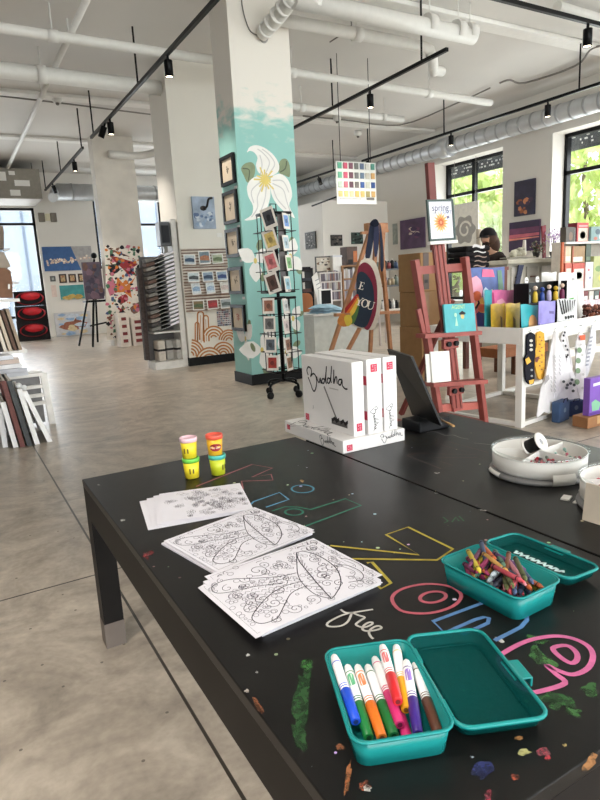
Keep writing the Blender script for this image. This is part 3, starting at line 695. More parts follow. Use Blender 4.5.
letter([(sz([(190, 45), (240, 40), (300, 62), (350, 60), (390, 75), (440, 85)]), False), (sz([(475, 108), (520, 112), (575, 118)]), False)], .006, (150, 148, 146), 'white chalk smear', tab2, 'chalk_smear', curved=True)
letter([([(443, 517), (448, 521), (444, 523)], False), ([(452, 522), (456, 517), (459, 521)], False), ([(459, 516), (464, 521)], False)], .004, (70, 112, 84), 'small green chalk letters JAY', tab1, 'painted_word')
def brush_mat(col):
    k = ('brush', col)
    if k in MATS: return MATS[k]
    m = bpy.data.materials.new('brushed_paint'); m.use_nodes = True; nt = m.node_tree; b = nt.nodes['Principled BSDF']; b.inputs['Base Color'].default_value = (*[v * .7 for v in lin(col)], 1); b.inputs['Roughness'].default_value = .7
    g = nt.nodes.new('ShaderNodeNewGeometry'); n = nt.nodes.new('ShaderNodeTexNoise'); n.inputs['Scale'].default_value = 70; n.inputs['Detail'].default_value = 6; n.inputs['Roughness'].default_value = .7
    r = nt.nodes.new('ShaderNodeMapRange'); r.inputs['From Min'].default_value = .34; r.inputs['From Max'].default_value = .58; nt.links.new(g.outputs['Position'], n.inputs['Vector']); nt.links.new(n.outputs['Fac'], r.inputs['Value']); nt.links.new(r.outputs['Result'], b.inputs['Alpha'])
    MATS[k] = m; return m
def blot(px, py, rx, ry, col, seed, n=14, parent=tab1, name='paint_blot', rot=0, lift=.0004):
    rd = random.Random(seed); P = []
    for i in range(n):
        a = 2 * PI * i / n; s_ = rd.uniform(.55, 1.15); x = rx * s_ * math.cos(a); y = ry * s_ * math.sin(a)
        P.append(at(px + x * math.cos(rot) - y * math.sin(rot), py + x * math.sin(rot) + y * math.cos(rot), z=T + lift))
    P = smooth(P, 3, True)
    return MB().add(P, [tuple(range(len(P)))]).build(name, brush_mat(col), parent)
GP = (52, 104, 50)
for i, (x, y, a, b, c, r) in enumerate(((302, 697, 10, 36, (42, 88, 42), .08), (299, 735, 9, 16, (40, 84, 40), -.2), (306, 665, 8, 6, (60, 118, 54), 0), (537, 655, 11, 9, (62, 110, 54), .3), (548, 662, 10, 5, (74, 124, 62), .3), (536, 639, 14, 4, (66, 116, 56), .2), (556, 700, 20, 9, (48, 96, 46), .2), (590, 690, 9, 8, (54, 104, 48), 0), (572, 712, 10, 5, (60, 110, 52), .2),
        (348, 778, 3, 20, (176, 110, 66), .12), (364, 786, 7, 6, (170, 90, 62), 0), (367, 788, 5, 4, (220, 216, 210), 0), (340, 747, 6, 3, (150, 96, 64), 0), (258, 705, 3, 12, (140, 84, 52), -.5), (247, 691, 3, 2, (214, 200, 190), 0),
        (525, 752, 7, 4, (200, 196, 130), 0), (543, 752, 8, 5, (170, 84, 96), .2), (548, 758, 4, 3, (190, 60, 70), 0), (483, 770, 12, 10, (44, 52, 108), 0), (515, 777, 5, 3, (196, 96, 70), 0), (488, 795, 4, 6, (176, 60, 84), 0), (519, 738, 5, 2, (214, 150, 90), 0), (590, 762, 12, 5, (196, 140, 88), -.9), (565, 745, 3, 2, (214, 190, 120), 0), (472, 757, 2, 1.5, (200, 210, 224), 0),
        (150, 553, 4, 3, (120, 44, 44), 0), (146, 556, 2, 5, (110, 38, 40), -.6), (123, 520, 3, 1.2, (214, 214, 210), -.3), (99, 485, 2, 1, (206, 206, 200), 0), (145, 555, 3, 2, (140, 50, 54), 0), (302, 481, 2.2, 1.6, (200, 160, 110), 0), (248, 655, 2.5, 1.5, (225, 224, 220), 0), (257, 672, 1.5, 1.2, (225, 224, 220), 0), (500, 640, 6, 2, (216, 212, 205), .4), (483, 510, 5, 1, (205, 200, 196), .1), (436, 493, 2.2, .8, (200, 200, 198), 0), (437, 473, 3, .8, (220, 218, 214), 0))):
    blot(x, y, a, b, c, 100 + i, rot=r, lift=.0003 + .00001 * i, parent=tab2 if i in () else tab1)
# ---------------------------------------------------------------- colouring sheets
LINE = mat((58, 56, 66), .8, var=0); LINEF = mat((112, 108, 118), .8, var=0)
def mushroom_art(fn):
    """line drawing of a patterned mushroom; fn maps page (u along, v across, both 0..1) to the room"""
    bold = MB(); fine = MB()
    def st(m, pts, w, cl=False, k=5): w *= 1.25; m.ribbon(smooth([fn(u, v) for u, v in pts], k, cl), w, (0, 0, 1), cl)
    cap = [(.60, .06), (.66, .10), (.78, .22), (.88, .45), (.90, .72), (.86, .90), (.80, .93)]
    st(bold, cap, .0016); st(bold, [(.60, .06), (.64, .3), (.69, .55), (.74, .78), (.80, .93)], .0016); st(bold, [(.60, .06), (.55, .2), (.57, .42), (.62, .58), (.70, .74), (.80, .93)], .0013)
    for i in range(12):
        t = (i + .5) / 12; st(bold if i % 3 == 0 else fine, [(.61 + .18 * t, .12 + .74 * t), (.555 + .16 * t + .04 * abs(t - .3), .2 + .55 * t)], .0009)
    st(bold, [(.59, .44), (.45, .47), (.30, .42), (.14, .30), (.08, .22), (.10, .12), (.2, .10), (.32, .22), (.44, .34), (.58, .36)], .0014)
    st(bold, [(.62, .60), (.5, .64), (.36, .74), (.2, .88), (.08, .90), (.05, .8), (.12, .70), (.3, .62), (.46, .52)], .0014)
    st(bold, [(.9, .5), (.97, .42), (.98, .25), (.92, .15), (.82, .18)], .0012); st(fine, [(.93, .44), (.95, .3), (.9, .24), (.86, .28)], .0009)
    rd = random.Random(11)
    def spiral(cu, cv, r, turns, m, w): st(m, [(cu + .75 * r * (1 - i / 14) * math.cos(turns * 6.28 * i / 14 + cu * 9), cv + r * (1 - i / 14) * math.sin(turns * 6.28 * i / 14 + cu * 9)) for i in range(14)], w, k=3)
    for (u, v, r) in ((.42, .86, .11), (.28, .3, .07), (.5, .15, .08), (.35, .12, .07), (.93, .9, .06), (.70, .28, .06), (.80, .50, .07), (.76, .38, .05), (.84, .7, .06), (.6, .82, .07), (.5, .92, .06), (.22, .5, .06), (.95, .6, .05), (.15, .6, .06), (.93, .08, .05)): spiral(u, v, r, 1.6, bold if r > .08 else fine, .001)
    for i in range(34):
        spiral(rd.uniform(.06, .95), rd.uniform(.07, .93), rd.uniform(.03, .075), rd.uniform(1.1, 2), bold if i % 2 else fine, .0009)
    for i in range(140):
        u = rd.uniform(.04, .97); v = rd.uniform(.04, .96); r = rd.uniform(.012, .03)
        st(fine, [(u + r * .75 * math.cos(6.28 * j / 7), v + r * math.sin(6.28 * j / 7)) for j in range(7)], .0007, True, 2)
    for row in range(6):
        for j in range(9):
            u = .16 + j * .05; v = .36 + row * .055 + .05 * math.sin(u * 7)
            st(fine, [(u - .02, v), (u, v + .03), (u + .02, v)], .0007, k=2)
    st(fine, [(.03, .04), (.03, .96), (.97, .97), (.97, .03)], .0006, True, 1)
    return bold, fine
def flower_art(fn):
    bold = MB(); fine = MB(); rd = random.Random(5)
    def st(m, pts, w, cl=False, k=2): m.ribbon(smooth([fn(u, v) for u, v in pts], k, cl), w, (0, 0, 1), cl)
    for i in range(60):
        u = min(.94, max(.1, rd.gauss(.56, .2))); v = min(.92, max(.08, rd.gauss(.42, .2))); r = rd.uniform(.03, .07)
        for k_ in range(5):
            a = 1.257 * k_ + i
            st(fine if i % 3 else bold, [(u, v), (u + r * .75 * math.cos(a - .35), v + r * math.sin(a - .35)), (u + r * .8 * math.cos(a), v + r * 1.15 * math.sin(a)), (u + r * .75 * math.cos(a + .35), v + r * math.sin(a + .35))], .0007, True)
    for i in range(14):
        u = rd.uniform(.06, .9); v = rd.uniform(.6, .95); st(fine, [(u, v), (u + .05, v - .03), (u + .1, v), (u + .05, v + .03)], .0008, True)
    return bold, fine
def page(c, ang, L, W, z, curl=0.0, skew=0.0):
    """maps page coordinates to the room: c = page centre, L along, W across"""
    ca, sa = math.cos(ang), math.sin(ang)
    def fn(u, v, d=0):
        x = (u - .5) * L; y = (v - .5) * W
        zz = z + d - curl * max(0, (.28 - u)) ** 2 * (1 + 1.2 * v) * 1.6 + .0
        return Vector((c[0] + x * ca - y * sa, c[1] + x * sa + y * ca, zz))
    return fn
def sheet(fn, label, group, art=None, name='colouring_sheet', th=.0006):
    m = MB()
    m.grid(lambda u, v: fn(u, v), 8, 2); m.grid(lambda u, v: fn(u, v) - Vector((0, 0, th)), 8, 2)
    m.add([fn(0, 0), fn(1, 0), fn(1, 1), fn(0, 1), fn(0, 0) - Vector((0, 0, th)), fn(1, 0) - Vector((0, 0, th)), fn(1, 1) - Vector((0, 0, th)), fn(0, 1) - Vector((0, 0, th))], [(0, 1, 5, 4), (1, 2, 6, 5), (2, 3, 7, 6), (3, 0, 4, 7)])
    c = fn(.5, .5); o = thing(name, label, 'paper', (c.x, c.y, c.z - th), group=group)
    m.build('page', PAPER, o)
    if art:
        b, f = art(lambda u, v: fn(u, v, .0004)); b.build('line_drawing', LINE, o); f.build('fine_line_drawing', LINEF, o)
    return o
def stack(cor, z0, n, top, off, art, where, curl=0.0):
    """cor: page corners in the photo in the order (u0v0, u1v0, u1v1, u0v1) of the top sheet"""
    P = [at(x, y, z=z0 + n * .0012) for x, y in cor]
    c = (P[0] + P[1] + P[2] + P[3]) / 4; ex = ((P[1] - P[0]) + (P[2] - P[3])) / 2; ey = ((P[3] - P[0]) + (P[2] - P[1])) / 2
    L = ex.length; W = ey.length; a = math.atan2(ex.y, ex.x)
    a = (a + math.atan2(ey.y, ey.x) - PI / 2) / 2
    return (c, a, L, W)
G = 'colouring sheets on the black table'
# stack 1 (flowers) : back left
c1, a1, L1, W1 = stack([(166, 523.5), (250, 509), (243, 484), (156, 494)], T, 4, 0, 0, None, '')
for i, (dx, dy, da) in enumerate(((-.046, -.002, .09), (-.030, -.001, .05), (-.014, 0, .02), (0, 0, 0))):
    f = page((c1.x + dx, c1.y + dy), a1 + da, L1, W1, T + .0016 + .0016 * i)
    sheet(f, ('lowest of the fanned flower sheets beside the dough cans', 'second lowest of the fanned flower sheets beside the dough cans', 'sheet just below the top flower drawing beside the dough cans', 'top flower colouring sheet beside the dough cans')[i], G, flower_art if i == 3 else None)
# stack 2 (mushroom) : middle
c2, a2, L2, W2 = stack([(225, 573), (308, 534), (262, 508), (158, 543)], T, 5, 0, 0, None, '')
def pile(c, a, L, W, z0, z1, label, g):
    m = MB().box((c[0], c[1], (z0 + z1) / 2), (L, W, z1 - z0), rz=a); return solo(m, 'paper_pile', PAPER, label, 'paper pile', kind='stuff')
pile((c2.x - .004, c2.y + .004), a2 + .015, L2, W2, T + .0005, T + .0045, 'thin pile of mushroom sheets under the middle top sheet', G)
f = page((c2.x + .006, c2.y + .012), a2 + .03, L2, W2, T + .0058); sheet(f, 'sheet peeping out under the top sheet of the middle stack', G, mushroom_art)
f = page((c2.x, c2.y), a2, L2, W2, T + .0085); sheet(f, 'top mushroom colouring sheet of the middle stack', G, mushroom_art)
# stack 3 (mushroom) : nearest
c3, a3, L3, W3 = stack([(252, 636), (383, 588), (311, 541), (203, 589)], T + .006, 5, 0, 0, None, '')
pile((c3.x + .012, c3.y + .014), a3 + .02, L3 * .97, W3 * .98, T + .0005, T + .011, 'thick pile of paper under the nearest mushroom sheet', G)
f = page((c3.x + .022, c3.y + .026), a3 + .02, L3 * .98, W3, T + .0128); sheet(f, 'mushroom sheet sticking out behind the nearest top sheet', G, mushroom_art)
f = page((c3.x, c3.y), a3, L3, W3, T + .0165, curl=.035); sheet(f, 'nearest mushroom colouring sheet with its corner curling down', G, mushroom_art)
# ---------------------------------------------------------------- dough cans
def dough_can(x, y, z, lid, label, r=.0245, h=.062, logo=False, tint=(240, 216, 52), mark=0):
    o = thing('dough_can', label, 'dough can', (x, y, z), group='dough cans stacked in two pairs')
    MB().lathe([(r * .80, z + .001), (r * .84, z + .001), (r * .98, z + h * .82)], Matrix.Translation((x, y, 0)), 28).build('can_body', mat(tint, .4, var=.03), o)
    MB().lathe([(r * .99, z + h * .80), (r * 1.04, z + h * .80), (r * 1.06, z + h - .003), (r * 1.02, z + h), (r * .94, z + h), (r * .9, z + h - .004), (.0001, z + h - .004)], Matrix.Translation((x, y, 0)), 28, cap=False).build('lid', mat(lid, .35, var=.03), o)
    view = math.atan2(-y, -x)
    def wrap(ang0, zc):
        def fn(p):
            rr = r * (.84 + .14 * (zc + p.y - z) / (h * .82)) + .0012 + p.z
            a = ang0 + p.x / r
            return Vector((x + rr * math.cos(a), y + rr * math.sin(a), zc + p.y))
        return fn
    if logo:
        fn = wrap(view + .1, z + h * .42)
        m = MB(); P = [(.0, .0)] + ell(0, 0, .0195, .0115, 24)
        m.add([fn(Vector((px, py, 0))) for px, py in P], [(0, i, i % 24 + 1) for i in range(1, 25)])
        lg = m.build('logo_oval', mat((150, 38, 44), .4), o)
        MB().text('Play-Doh', .0092, Matrix.Identity(4), .0006, fn).build('logo_lettering', WHITE, lg)
    else:
        fn = wrap(view - .35 + mark, z + h * .40); m = MB()
        for dx, hh in ((-.004, .016), (.0065, .014)): m.add([fn(Vector((dx + a, b, 0))) for a, b in ((-.0022, -hh / 2), (.0022, -hh / 2), (.0022, hh / 2), (-.0022, hh / 2))], [(0, 1, 2, 3)])
        m.build('label_print', mat((96, 84, 40), .5), o)
    return o
dough_can(.558, 1.66, T, (118, 206, 84), 'yellow dough can with green lid, bottom of the left pair', mark=.3)
dough_can(.556, 1.66, T + .062, (236, 196, 206), 'yellow dough can with pale pink lid, on top of the left pair', mark=-.1)
dough_can(.633, 1.64, T, (84, 188, 176), 'lime dough can with teal lid, bottom of the right pair', tint=(196, 206, 46), mark=1.2)
dough_can(.629, 1.64, T + .062, (238, 98, 78), 'dough can with red lid and oval logo, on top of the right pair', logo=True, tint=(242, 186, 50))
# ---------------------------------------------------------------- pencil boxes
TEAL = plastic_tint((38, 166, 164), .62); TEALD = plastic_tint((30, 150, 148), .16, 'teal_plastic_thin')
def pencil_box(c, ang, W, D, Ht, label, lidc, lidang, lw, ld, lidtilt, latch_far=True, sticker=False):
    """tray W x D (long side D) with rounded corners; lid hinged along the right long side, lying open"""
    o = thing('pencil_box', label, 'pencil box', (c[0], c[1], T))
    M = Matrix.Translation((c[0], c[1], T + .0006)) @ Matrix.Rotation(ang, 4, 'Z')
    def shell(w_, d_, h_, M, th=.0022, draft=.93, r=.018, floor=True):
        m = MB(); R0 = rrect(w_ * draft, d_ * draft, r * .9); R1 = rrect(w_, d_, r); Ri1 = rrect(w_ - 2 * th, d_ - 2 * th, r - th); Ri0 = rrect(w_ * draft - 2 * th, d_ * draft - 2 * th, r * .9 - th); n = len(R0)
        rings = [(R0, 0), (R1, h_), (Ri1, h_), (Ri0, th)]; vs = [(x, y, z) for R_, z in rings for x, y in R_]; fs = []
        for a in range(3):
            for i in range(n): j = (i + 1) % n; fs.append((a * n + i, a * n + j, (a + 1) * n + j, (a + 1) * n + i))
        fs.append(tuple(range(n))[::-1]); fs.append(tuple(range(3 * n, 4 * n)))
        m.add(vs, fs, True, M); m.sm = [len(f) == 4 for f in m.f]
        return m
    shell(W, D, Ht, M).build('tray', TEAL, o)
    mr = MB(); R1 = rrect(W + .004, D + .004, .019); mr.tube([M @ Vector((x, y, Ht)) for x, y in R1], .0021, 6, closed=True); mr.build('tray_rim', TEAL, o)
    ML = Matrix.Translation(lidc) @ Matrix.Rotation(lidang, 4, 'Z') @ Matrix.Rotation(lidtilt, 4, 'Y')
    l = shell(lw, ld, .016, ML, draft=.95).build('lid', TEALD, o)
    MB().tube([ML @ Vector((x, y, .016)) for x, y in rrect(lw + .004, ld + .004, .019)], .003, 6, closed=True).build('lid_rim', TEAL, l)
    MB().tube([ML @ Vector((x, y, .003)) for x, y in rrect(lw * .80, ld * .86, .012)], .0014, 5, closed=True).build('panel_ridge', TEALD, l)
    m = MB(); m.box((lw / 2 + .009, 0, .012), (.026, .04, .003), ML); m.box((lw / 2 + .021, 0, .006), (.003, .04, .014), ML); m.build('latch', TEAL, l, bevel=.001)
    if sticker:
        m = MB()
        m.ribbon([ML @ Vector((-.006 + .007 * math.sin(i * 1.7), -.055 + i * .0035, .0036)) for i in range(32)], .006, ML.to_3x3() @ Vector((0, 0, 1)))
        m.build('moulded_mark', mat((208, 232, 232), .4), l)
    m = MB()
    for t in (-.3, .3): m.box((W / 2 + .003, D * t, Ht - .006), (.008, .03, .010), M)
    m.build('hinge', TEAL, o)
    return o, M
c_ = at(390, 687, z=T + .045); 
mb_c = (0.4185, 0.561); mb_a = math.atan2(.618 - .461, .505 - .442) - PI / 2
pencil_box(mb_c, mb_a, .120, .180, .038, 'open teal pencil box full of felt markers, nearest the camera', (.541, .530, T + .010), mb_a + .02, .115, .19, .04)
MK = Matrix.Translation((mb_c[0], mb_c[1], T)) @ Matrix.Rotation(mb_a, 4, 'Z')
def marker(pa, pb, za, zb, col, label, patch=None):
    """pa: white end, pb: cap end, both as places in the photo"""
    A = at(*pa, z=T + za); B = at(*pb, z=T + zb); d = (B - A).normalized(); L = (B - A).length; r = .0064
    o = thing('felt_marker', label, 'marker', (A + B) / 2, group='felt markers in the teal box')
    cap = .40 * L
    m = MB(); prof = [(.0, r * .3), (.004, r * .75), (.010, r * .9), (.014, r), (L - cap, r)]
    m.tube([A + d * t for t, _ in prof], [q for _, q in prof], 14); m.build('barrel', mat((238, 236, 236), .35, var=.02), o)
    m = MB(); prof = [(L - cap - .004, r * 1.0), (L - cap - .003, r * 1.13), (L - .001, r * .98), (L, r * .85)]
    m.tube([A + d * t for t, _ in prof], [q for _, q in prof], 14); cp = m.build('cap', mat(col, .35, var=.04), o)
    MB().tube([B - d * .0005, B + d * .0004], r * .5, 10).build('cap_hole', mat(tuple(int(v * .5) for v in col), .6), cp)
    for t in (.018, L - cap - .012, L - cap - .008): MB().tube([A + d * t, A + d * (t + .0016)], r * 1.02, 14, caps=False).build('stripe', mat(col, .4), o)
    if patch:
        up = (CAMP - A).normalized(); up = (up - d * up.dot(d)).normalized(); x = d.cross(up); P = []
        for (u, v) in rrect(.022, .0085, .004, 3):
            P.append(A + d * (.034 + u) + (up * math.cos(v / r) + x * math.sin(v / r)) * (r * 1.04))
        MB().add(P, [tuple(range(len(P)))]).build('label_patch', mat(patch, .4), o)
BL, GR, OR, RD, YE, PU, BR, MG = (30, 78, 206), (28, 122, 58), (232, 118, 32), (206, 38, 44), (238, 172, 30), (62, 34, 132), (96, 58, 42), (206, 44, 112)
marker((333.5, 655), (356, 722), .043, .030, BL, 'white marker with blue cap at the left edge of the box')
marker((347, 665), (369, 738), .034, .022, GR, 'white marker with green cap, second from the left', (96, 176, 130))
marker((357, 665), (382, 738), .036, .024, OR, 'white marker with orange cap', (238, 140, 90))
marker((367, 665), (394, 736), .032, .022, (22, 110, 50), 'white marker with dark green cap right of the orange one')
marker((374, 657), (400, 725), .030, .026, MG, 'white marker with magenta cap lying low in the middle')
marker((382, 662), (409, 742), .018, .014, (214, 50, 120), 'pink capped marker lowest at the front of the box')
marker((396, 645), (406, 710), .036, .028, YE, 'white marker with yellow cap behind the red one')
marker((382, 645), (398, 702), .048, .043, RD, 'white marker with red cap lying on top', (226, 120, 122))
marker((414, 663), (438, 733), .028, .021, BR, 'white marker with brown cap at the hinge side')
marker((406, 660), (418, 734), .039, .026, PU, 'white marker with purple cap near the hinge', (150, 120, 200))
cb_c = (.768, .688); cb_a = math.atan2(.782 - .607, .816 - .829) - PI / 2
cb_a = .03
pencil_box(cb_c, cb_a, .108, .176, .043, 'open teal pencil box full of crayons, farther from the camera', (.898, .705, T + .012), .02, .088, .186, .05, sticker=True)
CK = Matrix.Translation((cb_c[0], cb_c[1], T)) @ Matrix.Rotation(cb_a, 4, 'Z')
CRC = [((222, 196, 60), 'yellow'), ((120, 60, 96), 'plum'), ((206, 104, 60), 'orange'), ((70, 86, 120), 'slate blue'), ((196, 70, 84), 'red'), ((96, 100, 60), 'olive'), ((228, 150, 160), 'pink'), ((60, 64, 84), 'dark grey blue'), ((178, 190, 196), 'silver grey'), ((150, 90, 60), 'brown'), ((110, 66, 120), 'violet'), ((232, 176, 90), 'apricot'), ((90, 130, 110), 'green'), ((176, 60, 110), 'magenta')]
rdc = random.Random(23)
for i in range(62):
    col, nm = CRC[i % len(CRC)]
    lay = i // 15; L = rdc.uniform(.070, .082)
    cx = rdc.uniform(-.036, .036); cy = -.060 + .120 * ((i % 15) + rdc.random()) / 15
    a = rdc.gauss(PI * .31, .38); tilt = rdc.uniform(-.12, .12)
    hx = abs(math.cos(a)) * L / 2; hy = abs(math.sin(a)) * L / 2
    cx = max(-.044 + hx, min(.044 - hx, cx)); cy = max(-.077 + hy, min(.077 - hy, cy))
    z = .020 + lay * .0098 + rdc.uniform(0, .004)
    d = Vector((math.cos(a) * math.cos(tilt), math.sin(a) * math.cos(tilt), math.sin(tilt)))
    d = (CK.to_3x3() @ d); ctr = CK @ Vector((cx, cy, z)); A = ctr - d * L / 2
    where = ('at the bottom', 'low in the middle', 'high in the middle', 'on top', 'on top')[min(4, lay)]
    o = thing('wax_crayon', '%s crayon %s of the heap, %s' % (nm, where, 'toward its far end' if cy > .02 else ('toward its near end' if cy < -.02 else 'half way along')), 'crayon', ctr, group='crayons in the teal box')
    m = MB(); r = .0043; m.tube([A + d * t for t in (.009, L - .002)], [r, r], 9); m.build('paper_wrap', mat(tuple(int(v * .82) for v in col), .7, var=.1, scale=90), o)
    m = MB(); m.tube([A + d * t for t in (0, .001, .007, .0075, .0095)], [r * .45, r * .5, r * .75, r * .95, r * .95], 9); m.build('wax_tip', mat(col, .4, var=.05), o)
    for t in (.013, L - .008): MB().tube([A + d * t, A + d * (t + .0022)], r * 1.03, 9, caps=False).build('wrap_band', INK, o)
# ---------------------------------------------------------------- round bead organisers
CLEAR = glassy((.93, .95, .95), gloss=.12, name='clear_plastic'); SUSW = mat((226, 222, 216), .3, var=.02)
def organiser(cx, cy, R_, label, ang, h=.062, base=True):
    o = thing('bead_organiser', label, 'organiser tray', (cx, cy, T))
    MT = Matrix.Translation((cx, cy, T))
    if base:
        MB().lathe([(R_ * .8, .0006), (R_ * 1.04, .001), (R_ * 1.06, .006), (R_ * 1.04, .012), (.001, .012)], MT, 40, cap=False).build('base_ring', mat((126, 124, 124), .4), o)
        for k in range(4):
            a = ang + .55 + k * PI / 2; f = MB()
            f.grid(lambda u, v: MT @ Vector(((R_ * (1.045 + .05 * math.sin(PI * v))) * math.cos(a - .24 + .48 * u), (R_ * (1.045 + .05 * math.sin(PI * v))) * math.sin(a - .24 + .48 * u), .002 + .030 * v * (1 if k == 1 else .5))), 8, 4); f.build('foot', WHITE, o)
    MB().lathe([(.001, .014), (R_ * .93, .014), (R_ * .99, .022), (R_, h), (R_ * .975, h), (R_ * .96, .02), (.001, .018)], MT, 48, cap=False).build('tray_shell', SUSW, o)
    MB().lathe([(R_ * .992, h - .004), (R_ * 1.035, h), (R_ * 1.035, h + .008), (R_ * 1.01, h + .010), (R_ * .985, h + .004)], MT, 48, cap=False).build('clear_rim', CLEAR, o)
    for k in range(4):
        a = ang + (0, 1.25, 2.6, 4.2)[k]
        MB().beam(MT @ Vector((0, 0, .040)), MT @ Vector((R_ * .965 * math.cos(a), R_ * .965 * math.sin(a), .040)), .003, .042).build('divider', WHITE, o)
    return o
def beads(cx, cy, R_, a0, a1, n, cols, label, seed):
    rd = random.Random(seed); b = MB(); ms = [mat(c, .3, var=0) for c in cols]
    for i in range(n):
        a = rd.uniform(a0, a1); r = R_ * math.sqrt(rd.uniform(.05, .85)); b.cur = rd.randrange(len(cols)); q = rd.uniform(.003, .0055)
        b.ball((cx + r * math.cos(a), cy + r * math.sin(a), T + .030 + q + rd.uniform(0, .016)), q, 6, 4)
    solo(b, 'beads', ms, label, 'beads', kind='stuff')
oc = at(539, 450, z=T + .062); OR_ = .124
organiser(oc.x, oc.y, OR_, 'round white divided bead tray on a swivel base holding a black spool', 2.2)
beads(oc.x, oc.y, OR_ * .92, 3.3, 4.7, 120, [(200, 60, 80), (60, 56, 60), (232, 226, 216), (110, 120, 110), (176, 40, 56), (90, 84, 90)], 'loose mixed beads, red and dark, in the round tray', 3)
beads(oc.x, oc.y, OR_ * .92, 5.0, 6.2, 24, [(190, 90, 110), (130, 160, 150), (230, 226, 220)], 'few scattered pastel beads in the right part of the round tray', 4)
sp_ = at(535, 444, z=T + .080); o = thing('ribbon_spool', 'black ribbon spool with white paper end lying in the round tray', 'spool', sp_)
ax = Vector((.16, -.74, .46)).normalized()
MB().tube([sp_ - ax * .022, sp_ + ax * .018], .019, 20).build('ribbon', mat((18, 18, 20), .6), o)
m = MB(); Mx = frame(sp_ + ax * .018, ax.orthogonal(), ax.cross(ax.orthogonal()))
m.lathe([(.009, 0), (.026, 0), (.026, .003), (.009, .003), (.009, 0)], Mx, 24, cap=False); m.build('spool_end', WHITE, o)
m = MB(); m.lathe([(.0001, .0005), (.009, .0005)], Mx, 16, cap=False); m.build('spool_core', mat((150, 150, 152), .5), o)
MB().lathe([(.0001, -.043), (.026, -.043), (.026, -.040), (.0001, -.040)], Mx, 24, cap=False).build('spool_back', WHITE, o)
o2c = (1.318, .775); organiser(o2c[0], o2c[1], .120, 'second round bead tray cut by the right edge, behind a beige card', 1.0, h=.066)
beads(o2c[0], o2c[1], .105, 1.6, 3.8, 120, [(176, 28, 66), (206, 60, 96), (150, 20, 50)], 'dark red beads in the second round tray', 8)
P0 = at(582, 520, z=T); o = thing('card_stand', 'beige folded card standing at the right edge of the table', 'card', (P0.x, P0.y, T))
BEI = mat((206, 192, 174), .8)
u = (at(600, 527, z=T) - P0).normalized(); u = Vector((.06, -1, 0)).normalized()
m = MB(); q = P0 + u * .16; n_ = Vector((-u.y, u.x, 0)) * .5; 
m.slab([P0 + Vector((0, 0, .001)), q + Vector((0, 0, .001)), q + Vector((0, 0, .085)) + n_ * .02, P0 + Vector((0, 0, .085)) + n_ * .02], .002, n_); m.build('front_panel', BEI, o)
m = MB(); m.slab([P0 + Vector((0, 0, .001)) + n_ * .05, q + Vector((0, 0, .001)) + n_ * .05, q + Vector((0, 0, .085)) + n_ * .023, P0 + Vector((0, 0, .085)) + n_ * .023], .002, n_); m.build('back_panel', BEI, o)
MB().box((1.24, .9, T + .0025), (.03, .02, .004), rz=.4).build('offcut', WHITE, solo(MB().box((1.25, .865, T + .0012), (.04, .03, .002), rz=.3), 'paper_scrap', WHITE, 'small white paper scrap between the two round trays', 'paper scrap'))
# ---------------------------------------------------------------- white drawing-board boxes
BOXW = mat((236, 232, 230), .5, var=.015); REDL = mat((196, 42, 72), .5)
BUD = [[(60, 215), (48, 175), (65, 138), (92, 148), (98, 185), (85, 225), (110, 195), (135, 200), (148, 245), (140, 310), (120, 355), (100, 345), (85, 300), (58, 235)], [(150, 210), (160, 250), (175, 262), (187, 220), (192, 262), (200, 262)], [(240, 225), (212, 222), (200, 250), (218, 262), (240, 205), (256, 100), (242, 230), (252, 258)], [(292, 210), (266, 205), (257, 240), (276, 247), (296, 180), (306, 90), (293, 215), (300, 240)], [(326, 120), (320, 242), (336, 190), (350, 182), (353, 238)], [(398, 192), (372, 200), (364, 235), (384, 242), (400, 195), (402, 245), (428, 268), (446, 263)]]
def script(M, w, wd, parent, name='script_lettering', lift=.0008):
    """the hand-lettered word in a frame: M has its origin at the word's left, x along the word"""
    m = MB(); s_ = w / 400
    for l in BUD: m.ribbon(smooth([M @ Vector(((x - 48) * s_, (225 - y) * s_ * .6, lift)) for x, y in l], 5), wd, M.to_3x3() @ Vector((0, 0, 1)))
    return m.build(name, INK, parent)
def quad(M, x, y, w, h, lift=.0006): return MB().add([M @ Vector((x + a * w / 2, y + b * h / 2, lift)) for a, b in ((-1, -1), (1, -1), (1, 1), (-1, 1))], [(0, 1, 2, 3)])
def seal(M, x, y, w, h, parent):
    o = quad(M, x, y, w, h).build('red_seal', REDL, parent)
    m = MB()
    for dx, dy, ww, hh in ((-.2, .25, .12, .3), (.15, .25, .35, .1), (.15, .0, .35, .08), (-.2, -.2, .3, .1), (.2, -.25, .12, .3)): m.add([M @ Vector((x + (dx + a * ww / 2) * w, y + (dy + b * hh / 2) * h, .0012)) for a, b in ((-1, -1), (1, -1), (1, 1), (-1, 1))], [(0, 1, 2, 3)])
    m.build('seal_mark', mat((226, 150, 164), .5), o)
bx0, bx1, by0, by1 = 1.035, 1.288, 1.566, 1.985; bt = .043
o = thing('drawing_board_box', 'white drawing board box lying flat under three standing ones', 'box', ((bx0 + bx1) / 2, (by0 + by1) / 2, T), group='white boxes with brush lettering')
by1 = 1.955
MB().bb((bx0, by0, T + .0006), (bx1, by1, T + bt)).build('carton', BOXW, o, bevel=.0015)
ML = frame(Vector((bx0 - .0004, by1, T)), (0, -1, 0), (0, 0, 1)); MR = frame(Vector((bx0, by0 - .0004, T)), (1, 0, 0), (0, 0, 1))
seal(ML, .03, bt * .55, .022, .018, o); seal(MR, .025, bt * .40, .022, .020, o)
script(Matrix(ML) @ Matrix.Translation((by1 - by0 - .14, bt * .55, 0)), .1, .0018, o); script(Matrix(MR) @ Matrix.Translation((.15, bt * .62, 0)), .095, .0016, o)
script(frame(Vector((bx0 + .02, by1 - .05, T + bt + .0004)), (0, -1, 0), (1, 0, 0)), .26, .003, o)
